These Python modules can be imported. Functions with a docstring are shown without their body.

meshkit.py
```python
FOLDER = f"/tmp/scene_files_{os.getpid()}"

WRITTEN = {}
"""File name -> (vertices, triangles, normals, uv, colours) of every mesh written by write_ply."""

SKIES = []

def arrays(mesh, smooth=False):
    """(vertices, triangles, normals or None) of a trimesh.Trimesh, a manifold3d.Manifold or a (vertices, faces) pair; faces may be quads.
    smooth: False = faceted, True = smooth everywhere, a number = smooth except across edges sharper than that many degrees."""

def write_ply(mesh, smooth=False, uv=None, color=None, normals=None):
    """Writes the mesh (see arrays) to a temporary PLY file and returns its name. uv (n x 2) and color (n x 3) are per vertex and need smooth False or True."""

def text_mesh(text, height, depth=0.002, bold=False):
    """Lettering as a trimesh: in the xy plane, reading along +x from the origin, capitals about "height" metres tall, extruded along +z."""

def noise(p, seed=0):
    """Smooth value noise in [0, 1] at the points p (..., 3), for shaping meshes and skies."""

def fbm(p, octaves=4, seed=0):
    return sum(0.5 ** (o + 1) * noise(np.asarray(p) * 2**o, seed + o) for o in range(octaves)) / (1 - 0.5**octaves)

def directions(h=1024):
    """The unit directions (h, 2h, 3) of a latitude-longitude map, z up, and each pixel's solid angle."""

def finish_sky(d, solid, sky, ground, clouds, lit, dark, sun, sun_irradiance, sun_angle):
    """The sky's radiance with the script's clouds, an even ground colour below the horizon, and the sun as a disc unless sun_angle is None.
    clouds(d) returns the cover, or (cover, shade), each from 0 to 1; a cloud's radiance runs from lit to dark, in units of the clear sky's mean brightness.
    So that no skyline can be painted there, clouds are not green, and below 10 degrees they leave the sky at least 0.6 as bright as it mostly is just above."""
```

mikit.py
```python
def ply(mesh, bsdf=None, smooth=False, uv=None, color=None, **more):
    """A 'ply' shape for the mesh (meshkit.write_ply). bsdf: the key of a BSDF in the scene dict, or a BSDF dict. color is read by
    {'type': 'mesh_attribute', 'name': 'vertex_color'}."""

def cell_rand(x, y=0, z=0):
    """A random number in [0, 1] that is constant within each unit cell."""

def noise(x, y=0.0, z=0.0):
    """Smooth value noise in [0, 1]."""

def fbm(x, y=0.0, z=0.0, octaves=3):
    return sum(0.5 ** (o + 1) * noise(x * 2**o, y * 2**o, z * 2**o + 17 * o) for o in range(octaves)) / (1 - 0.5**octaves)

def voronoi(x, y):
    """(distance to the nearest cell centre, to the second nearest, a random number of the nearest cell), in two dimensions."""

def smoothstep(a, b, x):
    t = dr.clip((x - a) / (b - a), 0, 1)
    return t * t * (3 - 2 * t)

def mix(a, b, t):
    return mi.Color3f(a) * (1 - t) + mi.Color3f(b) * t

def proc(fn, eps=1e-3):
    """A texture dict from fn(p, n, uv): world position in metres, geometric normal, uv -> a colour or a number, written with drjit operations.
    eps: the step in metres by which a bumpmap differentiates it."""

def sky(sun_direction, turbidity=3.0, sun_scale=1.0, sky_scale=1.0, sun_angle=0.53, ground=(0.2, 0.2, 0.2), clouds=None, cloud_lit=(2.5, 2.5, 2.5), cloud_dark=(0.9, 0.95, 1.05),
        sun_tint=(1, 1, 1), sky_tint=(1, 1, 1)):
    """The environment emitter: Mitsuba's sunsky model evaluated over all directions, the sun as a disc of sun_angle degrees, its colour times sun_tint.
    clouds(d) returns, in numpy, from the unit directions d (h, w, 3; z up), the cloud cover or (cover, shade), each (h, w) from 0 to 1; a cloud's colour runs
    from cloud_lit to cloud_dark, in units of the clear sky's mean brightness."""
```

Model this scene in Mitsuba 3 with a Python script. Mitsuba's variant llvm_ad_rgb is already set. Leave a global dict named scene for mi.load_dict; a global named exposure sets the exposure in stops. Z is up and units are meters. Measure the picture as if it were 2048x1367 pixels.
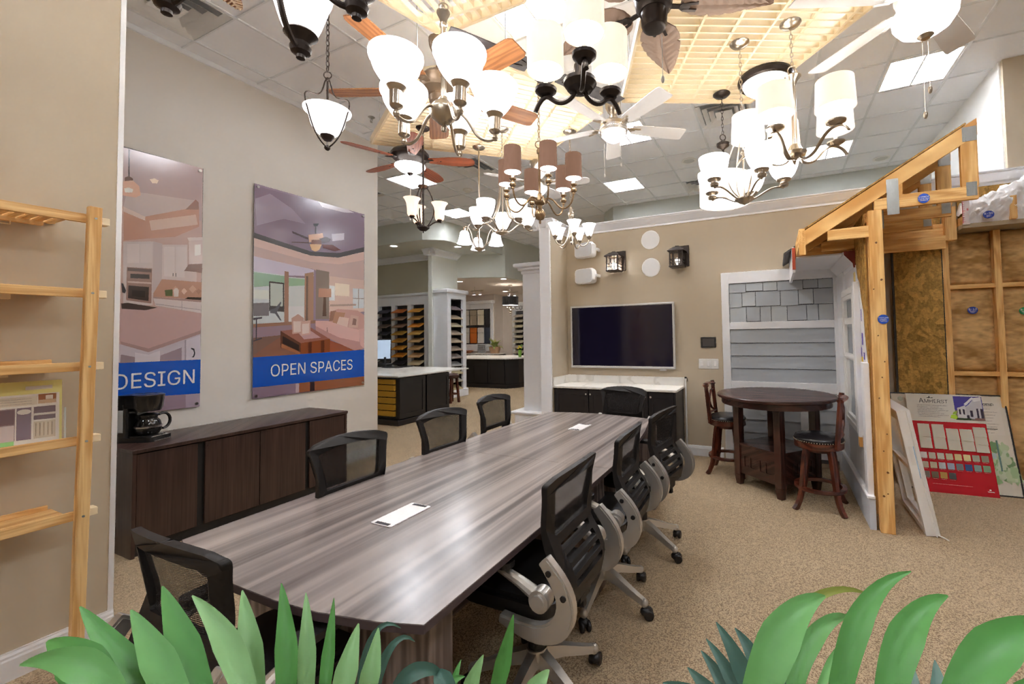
import math, random
import numpy as np, trimesh, shapely
from shapely.geometry import Polygon, LineString, box as sbox
import drjit as dr
import mitsuba as mi
import mikit, meshkit
from mikit import noise, fbm, voronoi, cell_rand, smoothstep, mix

T = mi.ScalarTransform4f
scene, labels = {}, {}
rng = random.Random(7)
nrg = np.random.default_rng(7)

# ------------------------------------------------------------------ camera, lights, exposure
EYE = [0.0, 0.0, 1.55]
FWD = [-0.4211862, 0.90621069, 0.03720711]
UP = [0.03078507, -0.02671557, 0.99916893]
scene['camera'] = {'type': 'perspective', 'fov': 99.522, 'fov_axis': 'x', 'near_clip': 0.05, 'far_clip': 100.0,
                   'principal_point_offset_x': 0.0, 'principal_point_offset_y': 0.0,
                   'to_world': T().look_at(origin=EYE, target=[EYE[i] + FWD[i] for i in range(3)], up=UP)}
PPX, PPY = (1024 - 1147.6055) / 2048, (683.5 - 635.6232) / 1367      # the picture is a shifted crop: lens shift
scene['camera']['principal_point_offset_x'] = PPX
scene['camera']['principal_point_offset_y'] = PPY
exposure = 0.88
TROFFER = [22.0, 23.0, 25.0]       # radiance of the ceiling lay-in lights
SHADE_WHITE = [3.0, 2.92, 2.8]      # lit white glass
BULB = [70.0, 66.0, 61.0]        # bulbs inside the open glass shades
CZ = 4.21                         # ceiling height
LZ = 3.55                         # height of the slatted lattices
GX, GY, GS = -4.62, 2.01, 0.636   # ceiling grid

# ------------------------------------------------------------------ colour and materials
def L(r, g, b):
    o = []
    for c in (r, g, b):
        c /= 255.0
        o.append(c / 12.92 if c <= 0.04045 else ((c + 0.055) / 1.055) ** 2.4)
    return o

def rgb(c):
    return {'type': 'rgb', 'value': list(c)}

def mat(name, color=None, rough=0.5, metal=0.0, spec=0.5, fn=None, bump=None, bump_scale=1.0, eps=1e-3, **more):
    b = {'type': 'principled', 'base_color': mikit.proc(fn) if fn else rgb(color), 'roughness': rough, 'metallic': metal, 'specular': spec, **more}
    if bump:
        b = {'type': 'bumpmap', 'nested': b, 'scale': bump_scale, 'arbitrary': mikit.proc(bump, eps)}
    scene[name] = {'type': 'twosided', 'bsdf': b}
    return name

def C3(c):
    return mi.Color3f(*c)

def carpet(p, n, uv):
    a = noise(p.x * 330, p.y * 330)
    b = noise(p.x * 170 + 7, p.y * 170)
    c = fbm(p.x * 1.3, p.y * 1.3, 3.0)
    t = dr.clip(0.55 * a + 0.45 * b, 0, 1)
    base = mix(L(120, 99, 74), L(184, 164, 136), smoothstep(0.22, 0.72, t))
    return base * (0.92 + 0.14 * c)

def carpet_h(p, n, uv):
    return 0.003 * noise(p.x * 220, p.y * 220) + 0.003 * noise(p.x * 90, p.y * 90)

def orange_peel(p, n, uv):
    return 0.0016 * fbm(p.x * 55, p.y * 55, p.z * 55, 2)

def laminate(p, n, uv):
    y = p.y * 0.55
    w = fbm(p.x * 5 + p.y * 0.15, y * 0.35, 2.0)
    a = fbm(p.x * 13 + w * 2.0, y * 0.7, p.z * 13)
    b = noise(p.x * 95 + w * 9, y * 2.4, p.z * 95)
    d = noise(p.x * 40 + w * 6, y * 1.0, 5.0 + p.z * 40)
    t = dr.clip(0.62 * a + 0.14 * b + 0.30 * d - 0.04, 0, 1)
    return mix(L(76, 68, 66), L(148, 138, 133), smoothstep(0.22, 0.82, t))

def wood_uv(dark, light, ring=14.0, fine=160.0):
    def f(p, n, uv):
        u, v = uv.x, uv.y
        w = fbm(u * 1.6, v * 7.0, 1.0)
        r = 0.5 + 0.5 * dr.sin((v * ring + w * 2.6) * 6.2832)
        g = noise(u * 9.0, v * fine, 3.0)
        t = dr.clip(0.55 * r + 0.45 * g, 0, 1)
        return mix(dark, light, smoothstep(0.1, 0.95, t))
    return f

def osb(p, n, uv):
    x, y = p.x + p.y, p.z
    d1, d2, k = voronoi(x * 26 + 3 * noise(x * 5, y * 5), y * 17)
    e1, e2, m = voronoi(x * 60 + 9.0, y * 75 + 4.0)
    g = noise(x * 120, y * 30)
    t = dr.clip(0.5 * k + 0.34 * m + 0.2 * g, 0, 1)
    return mix(L(104, 74, 30), L(196, 154, 84), t)

def batt(p, n, uv):
    a = fbm(p.x * 4, p.z * 7, p.y * 9, 4)
    b = fbm(p.x * 18, p.z * 40, 4.0, 2)
    t = dr.clip(0.75 * a + 0.3 * b - 0.03, 0, 1)
    return mix(L(138, 100, 54), L(212, 174, 120), smoothstep(0.2, 0.8, t))

def quartz(p, n, uv):
    a = fbm(p.x * 3.2, p.y * 3.2, p.z * 3.2, 4)
    v = 1 - smoothstep(0.0, 0.05, dr.abs(a - 0.5))
    return mix(L(238, 236, 230), L(206, 202, 194), 0.6 * v)

def espresso(p, n, uv):
    a = fbm((p.y + p.x) * 14, p.z * 1.2, 2.0)
    b = noise((p.y + p.x) * 130, p.z * 4)
    return mix(L(30, 20, 17), L(62, 43, 37), dr.clip(0.6 * a + 0.4 * b, 0, 1))

def laphorn(p, n, uv):
    return 0.0

mat('m_carpet', fn=carpet, rough=1.0, spec=0.1, bump=carpet_h)
mat('m_wall_beige', L(188, 174, 152), 0.75, spec=0.25, bump=orange_peel)
mat('m_wall_pale', L(226, 221, 214), 0.7, spec=0.25)
mat('m_wall_green', L(207, 209, 200), 0.75, spec=0.25)
mat('m_wall_grey', L(178, 174, 160), 0.75, spec=0.25)
mat('m_trim', L(244, 246, 250), 0.35, spec=0.5)
mat('m_tile', L(242, 245, 250), 0.85, spec=0.2)
mat('m_tee', L(226, 230, 234), 0.5)
mat('m_pine', fn=wood_uv(L(206, 156, 92), L(240, 202, 142)), rough=0.45, spec=0.4)
mat('m_lumber', fn=wood_uv(L(204, 150, 84), L(240, 200, 136), 9.0, 120.0), rough=0.7, spec=0.25)
mat('m_lattice', L(238, 222, 190), 0.6)
mat('m_laminate', fn=laminate, rough=0.24, spec=0.6)
mat('m_laminate_leg', fn=wood_uv(L(78, 66, 62), L(128, 114, 106), 12.0, 90.0), rough=0.4)
mat('m_espresso', fn=espresso, rough=0.35, spec=0.5)
mat('m_mahogany', fn=wood_uv(L(50, 20, 12), L(88, 40, 24), 8.0, 140.0), rough=0.25, spec=0.5, clearcoat=0.5, clearcoat_gloss=0.9)
mat('m_tablewood', fn=wood_uv(L(34, 17, 13), L(62, 32, 25), 7.0, 140.0), rough=0.25, spec=0.5, clearcoat=0.4, clearcoat_gloss=0.9)
mat('m_cabinet', L(22, 19, 21), 0.4)
mat('m_quartz', fn=quartz, rough=0.12, spec=0.5)
mat('m_black', L(20, 19, 20), 0.45)
mat('m_chairframe', L(22, 20, 20), 0.5, spec=0.3)
mat('m_chairmesh', L(20, 18, 19), 0.8, spec=0.2)
mat('m_navy', L(36, 38, 52), 0.75)
mat('m_gloss_black', L(12, 12, 13), 0.12, clearcoat=1.0, clearcoat_gloss=0.95)
mat('m_leather', L(22, 20, 22), 0.3)
mat('m_silver', L(196, 192, 186), 0.32, metal=0.75)
mat('m_nickel', L(186, 176, 162), 0.26, metal=1.0)
mat('m_bronze', L(46, 39, 36), 0.35, metal=0.6)
mat('m_antique', L(150, 128, 100), 0.3, metal=0.9)
mat('m_chrome', L(225, 225, 228), 0.12, metal=1.0)
mat('m_galv', L(176, 176, 172), 0.35, metal=0.8)
mat('m_white', L(238, 238, 236), 0.4)
mat('m_screen', L(20, 17, 34), 0.08, spec=0.5)
mat('m_glassblack', L(10, 9, 9), 0.05, spec=0.6)
mat('m_walnut', fn=wood_uv(L(128, 80, 48), L(160, 108, 68), 26.0, 190.0), rough=0.4)
mat('m_cherry', fn=wood_uv(L(132, 70, 48), L(162, 92, 66), 26.0, 190.0), rough=0.4)
mat('m_darkblade', L(72, 70, 74), 0.5)
mat('m_whiteblade', L(226, 226, 228), 0.45)
mat('m_leafblade', L(150, 128, 114), 0.55)
mat('m_motor', L(140, 122, 104), 0.35, metal=0.6)
mat('m_siding', L(160, 165, 170), 0.6)
mat('m_osb', fn=osb, rough=0.75, spec=0.2)
mat('m_batt', fn=batt, rough=0.95, spec=0.1)
mat('m_fluff', L(244, 244, 246), 1.0, spec=0.05)
mat('m_green_leaf', L(96, 158, 84), 0.45)
mat('m_blue_leaf', L(104, 138, 122), 0.5)
scene['m_print'] = {'type': 'twosided', 'bsdf': {'type': 'principled', 'base_color': {'type': 'mesh_attribute', 'name': 'vertex_color'}, 'roughness': 0.6, 'specular': 0.3}}
scene['m_poster'] = {'type': 'twosided', 'bsdf': {'type': 'principled', 'base_color': {'type': 'mesh_attribute', 'name': 'vertex_color'}, 'roughness': 0.16, 'specular': 0.45}}
scene['m_pane'] = {'type': 'thindielectric', 'int_ior': 1.5}
_flat = {}
def flat(r, g, b, rough=0.6):
    k = 'm_flat_%d_%d_%d' % (r, g, b)
    if k not in _flat:
        _flat[k] = mat(k, L(r, g, b), rough)
    return k

# ------------------------------------------------------------------ mesh helpers
def M(v, f):
    return trimesh.Trimesh(np.asarray(v, float), np.asarray(f, int), process=False)

def cat(*ms):
    out = []
    for m in ms:
        out.extend(m if isinstance(m, (list, tuple)) else [m])
    return trimesh.util.concatenate(out)

_bf = None
def box(x0, x1, y0, y1, z0, z1, c=0.0):
    """A box, its edges chamfered by c."""
    x0, x1 = min(x0, x1), max(x0, x1); y0, y1 = min(y0, y1), max(y0, y1); z0, z1 = min(z0, z1), max(z0, z1)
    c = min(c, 0.45 * min(x1 - x0, y1 - y0, z1 - z0))
    if c <= 0:
        m = trimesh.creation.box(extents=[x1 - x0, y1 - y0, z1 - z0])
        m.apply_translation([(x0 + x1) / 2, (y0 + y1) / 2, (z0 + z1) / 2])
        return m
    global _bf
    if _bf is None:
        V = []
        for s in np.ndindex(2, 2, 2):
            s = np.array(s) * 2 - 1
            for k in range(3):
                V.append([(s[j] * (1.0 if j == k else 0.5)) for j in range(3)])
        h = trimesh.convex.convex_hull(np.array(V))
        hv = h.vertices
        _bf = (np.sign(hv), np.abs(hv) < 0.75, h.faces)
    s, inner, f = _bf
    half = np.array([x1 - x0, y1 - y0, z1 - z0]) / 2
    v = s * (half - np.where(inner, c, 0.0)) + np.array([(x0 + x1) / 2, (y0 + y1) / 2, (z0 + z1) / 2])
    return M(v, f)

def rot(axis, deg, pt=(0, 0, 0)):
    return trimesh.transformations.rotation_matrix(math.radians(deg), axis, pt)

def moved(m, loc=(0, 0, 0), rz=0.0, rx=0.0, ry=0.0, s=None):
    m = m.copy()
    if s is not None:
        m.apply_scale(s)
    if rx: m.apply_transform(rot([1, 0, 0], rx))
    if ry: m.apply_transform(rot([0, 1, 0], ry))
    if rz: m.apply_transform(rot([0, 0, 1], rz))
    m.apply_translation(loc)
    return m

def beam(a, b, w, h, side=None, c=0.0):
    """A straight bar from a to b, w wide along side, h in the third direction."""
    a, b = np.array(a, float), np.array(b, float)
    d = b - a; ln = np.linalg.norm(d); d /= ln
    s = np.array(side if side is not None else ([0, 0, 1] if abs(d[2]) < 0.9 else [1, 0, 0]), float)
    s -= d * (s @ d); s /= np.linalg.norm(s)
    t = np.cross(d, s)
    m = box(0, ln, -w / 2, w / 2, -h / 2, h / 2, c)
    X = np.eye(4); X[:3, 0], X[:3, 1], X[:3, 2], X[:3, 3] = d, s, t, a
    m.apply_transform(X)
    return m

def spline(pts, n=24):
    from scipy.interpolate import CubicSpline
    pts = np.asarray(pts, float)
    t = np.r_[0, np.cumsum(np.linalg.norm(np.diff(pts, axis=0), axis=1))]
    return CubicSpline(t, pts)(np.linspace(0, t[-1], n))

def tube(pts, r, n=8, closed=False, flat_=None):
    """A swept round bar through pts; r a number or one per point; flat_=(a, b) squashes the section."""
    p = np.asarray(pts, float); k = len(p)
    r = np.full(k, r) if np.isscalar(r) else np.asarray(r, float)
    tg = np.gradient(p, axis=0) if not closed else np.roll(p, -1, 0) - np.roll(p, 1, 0)
    tg /= np.maximum(np.linalg.norm(tg, axis=1, keepdims=True), 1e-9)
    ref = np.array([0, 0, 1.0]) if abs(tg[0][2]) < 0.9 else np.array([1.0, 0, 0])
    u = np.cross(tg[0], ref); u /= np.linalg.norm(u)
    V = []
    ang = np.arange(n) * 2 * math.pi / n
    fa, fb = flat_ or (1, 1)
    for i in range(k):
        u = u - tg[i] * (u @ tg[i]); u /= np.linalg.norm(u)
        w = np.cross(tg[i], u)
        V.append(p[i] + r[i] * (np.cos(ang)[:, None] * u * fa + np.sin(ang)[:, None] * w * fb))
    V = np.vstack(V); F = []
    for i in range(k if closed else k - 1):
        j = (i + 1) % k
        for a in range(n):
            b = (a + 1) % n
            F += [[i * n + a, i * n + b, j * n + b], [i * n + a, j * n + b, j * n + a]]
    if not closed:
        c0, c1 = len(V), len(V) + 1
        V = np.vstack([V, p[0], p[-1]])
        for a in range(n):
            b = (a + 1) % n
            F += [[c0, b, a], [c1, (k - 1) * n + a, (k - 1) * n + b]]
    return M(V, F)

def lathe(prof, n=24, ang=2 * math.pi):
    """prof: [(r, z), ...] turned round z. Runs so that normals point out when z rises along the profile's outer side."""
    prof = np.asarray(prof, float); k = len(prof)
    a = np.arange(n) * ang / n
    V = np.array([[r * math.cos(t), r * math.sin(t), z] for r, z in prof for t in a])
    F = []
    for i in range(k - 1):
        for j in range(n):
            q = (j + 1) % n
            F += [[i * n + j, i * n + q, (i + 1) * n + q], [i * n + j, (i + 1) * n + q, (i + 1) * n + j]]
    m = M(V, F)
    m = trimesh.Trimesh(m.vertices, m.faces, process=True)
    m.update_faces(m.nondegenerate_faces())
    return m

def ext(poly, h, plane='xy', at=0.0):
    """Extrude a shapely polygon (or points) by h. plane xy: along z; xz: along y; yz: along x; starts at 'at'."""
    if not hasattr(poly, 'exterior'):
        poly = Polygon(poly)
    m = trimesh.creation.extrude_polygon(poly, h, engine='earcut')
    v = m.vertices.copy()
    if plane == 'xz':
        m.vertices = np.c_[v[:, 0], v[:, 2], v[:, 1]]; m.invert()
    elif plane == 'yz':
        m.vertices = np.c_[v[:, 2], v[:, 0], v[:, 1]]
    m.apply_translation({'xy': [0, 0, at], 'xz': [0, at, 0], 'yz': [at, 0, 0]}[plane])
    if m.volume < 0: m.invert()
    return m

def disc(c, r, h, axis=2, n=20):
    m = trimesh.creation.cylinder(radius=r, height=h, sections=n)
    if axis == 0: m.apply_transform(rot([0, 1, 0], 90))
    if axis == 1: m.apply_transform(rot([1, 0, 0], 90))
    m.apply_translation(c)
    return m

def ball(c, r, s=(1, 1, 1), sub=2):
    m = trimesh.creation.icosphere(subdivisions=sub, radius=r)
    m.apply_scale(s); m.apply_translation(c)
    return m

def rpoly(x0, x1, y0, y1, r):
    return sbox(x0 + r, y0 + r, x1 - r, y1 - r).buffer(r, 6)

# ------------------------------------------------------------------ scene helpers
_count = {}
def numbered(key):
    n = _count.get(key, -1) + 1
    _count[key] = n
    return key if n == 0 else '%s_%03d' % (key, n)

def wood_uvs(mesh, axis, off):
    """Flat-shaded copy of a mesh with uv along (axis) and across the grain."""
    m = M(mesh.vertices[mesh.faces].reshape(-1, 3), np.arange(len(mesh.faces) * 3).reshape(-1, 3))
    v = m.vertices
    if np.ndim(axis):
        a = np.asarray(axis, float) / np.linalg.norm(axis)
        u = v @ a
        q = v - u[:, None] * a
        w = q[:, 0] + q[:, 1] * 1.31 + q[:, 2] * 0.83
    else:
        u = v[:, axis]; o = [k for k in range(3) if k != axis]
        w = v[:, o[0]] + 1.31 * v[:, o[1]]
    return m, np.c_[u + off * 3.1, w + off]

def shape(mesh, m, smooth=30, grain=None, color=None, emit=None, tw=None):
    if color is not None:
        d = mikit.ply(mesh, m, smooth=False, color=color)
    elif grain is not None:
        mm, uv = wood_uvs(mesh, grain, rng.random() * 7)
        d = mikit.ply(mm, m, smooth=False, uv=uv)
    else:
        d = mikit.ply(mesh, m, smooth=smooth)
    if emit is not None:
        d['emitter'] = {'type': 'area', 'radiance': rgb(emit)}
    if tw is not None:
        d['to_world'] = tw
    return d

def thing(name, label, category, group=None):
    k = numbered(name)
    labels[k] = {'label': label, 'category': category}
    if group: labels[k]['group'] = group
    return k

def part(parent, name, mesh, m, smooth=30, label=None, **kw):
    k = numbered(parent + '__' + name)
    scene[k] = shape(mesh, m, smooth, **kw)
    if label: labels[k] = {'label': label}
    return k

def put(parent, name, d, tw=None, label=None):
    """A part from a ready shape dict."""
    k = numbered(parent + '__' + name)
    scene[k] = dict(d, **({'to_world': tw} if tw is not None else {}))
    if label: labels[k] = {'label': label}
    return k

def solo(name, mesh, m, label, category, group=None, smooth=30, **kw):
    k = thing(name, label, category, group)
    scene[k] = shape(mesh, m, smooth, **kw)
    return k

def struct(name, mesh, m, label=None, smooth=30, **kw):
    k = numbered(name)
    scene[k] = shape(mesh, m, smooth, **kw)
    labels[k] = {'kind': 'structure'}
    if label: labels[k]['label'] = label
    return k

class Proto:
    """A thing whose parts are built once and placed many times."""
    def __init__(self):
        self.parts = []
    def add(self, name, mesh, m, smooth=30, under=None, **kw):
        self.parts.append((name, shape(mesh, m, smooth, **kw), under))
        return len(self.parts) - 1
    def place(self, key, tw, skip=()):
        made = {}
        for i, (name, d, under) in enumerate(self.parts):
            if name in skip: continue
            made[i] = put(made[under] if under is not None else key, name, d, tw)

def XF(loc, rz=0.0, s=1.0):
    return T().translate(list(map(float, loc))).rotate([0, 0, 1], float(rz)).scale(float(s))

class Flat:
    """Flat print: coloured polygons in painter's order on a panel (u right, v up), compiled to one mesh."""
    def __init__(self): self.p = []
    def poly(self, pts, c):
        self.p.append((Polygon(pts).buffer(0) if not hasattr(pts, 'exterior') else pts, c)); return self
    def rect(self, u0, v0, u1, v1, c):
        return self.poly([(u0, v0), (u1, v0), (u1, v1), (u0, v1)], c)
    def build(self, origin, ux, uy, step=0.00025, clip=None):
        ux, uy = np.array(ux, float), np.array(uy, float); n = np.cross(ux, uy)
        V, F, Cc, k = [], [], [], 0
        for i, (g, c) in enumerate(self.p):
            if clip is not None: g = g.intersection(clip)
            for h in getattr(g, 'geoms', [g]):
                if h.is_empty or not hasattr(h, 'exterior') or h.area < 1e-9: continue
                if callable(c):
                    h2 = shapely.segmentize(h, 0.12)
                else: h2 = h
                v, f = trimesh.creation.triangulate_polygon(h2, engine='earcut')
                a = v[f]; ar = (a[:, 1, 0] - a[:, 0, 0]) * (a[:, 2, 1] - a[:, 0, 1]) - (a[:, 1, 1] - a[:, 0, 1]) * (a[:, 2, 0] - a[:, 0, 0])
                f = np.where((ar < 0)[:, None], f[:, ::-1], f)
                V.append(np.array(origin) + v[:, :1] * ux + v[:, 1:2] * uy + n * step * i)
                F.append(f + k); k += len(v)
                Cc.append(np.array([L(*c(u, w)) for u, w in v]) if callable(c) else np.tile(L(*c), (len(v), 1)))
        return M(np.vstack(V), np.vstack(F)), np.vstack(Cc)

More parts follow.
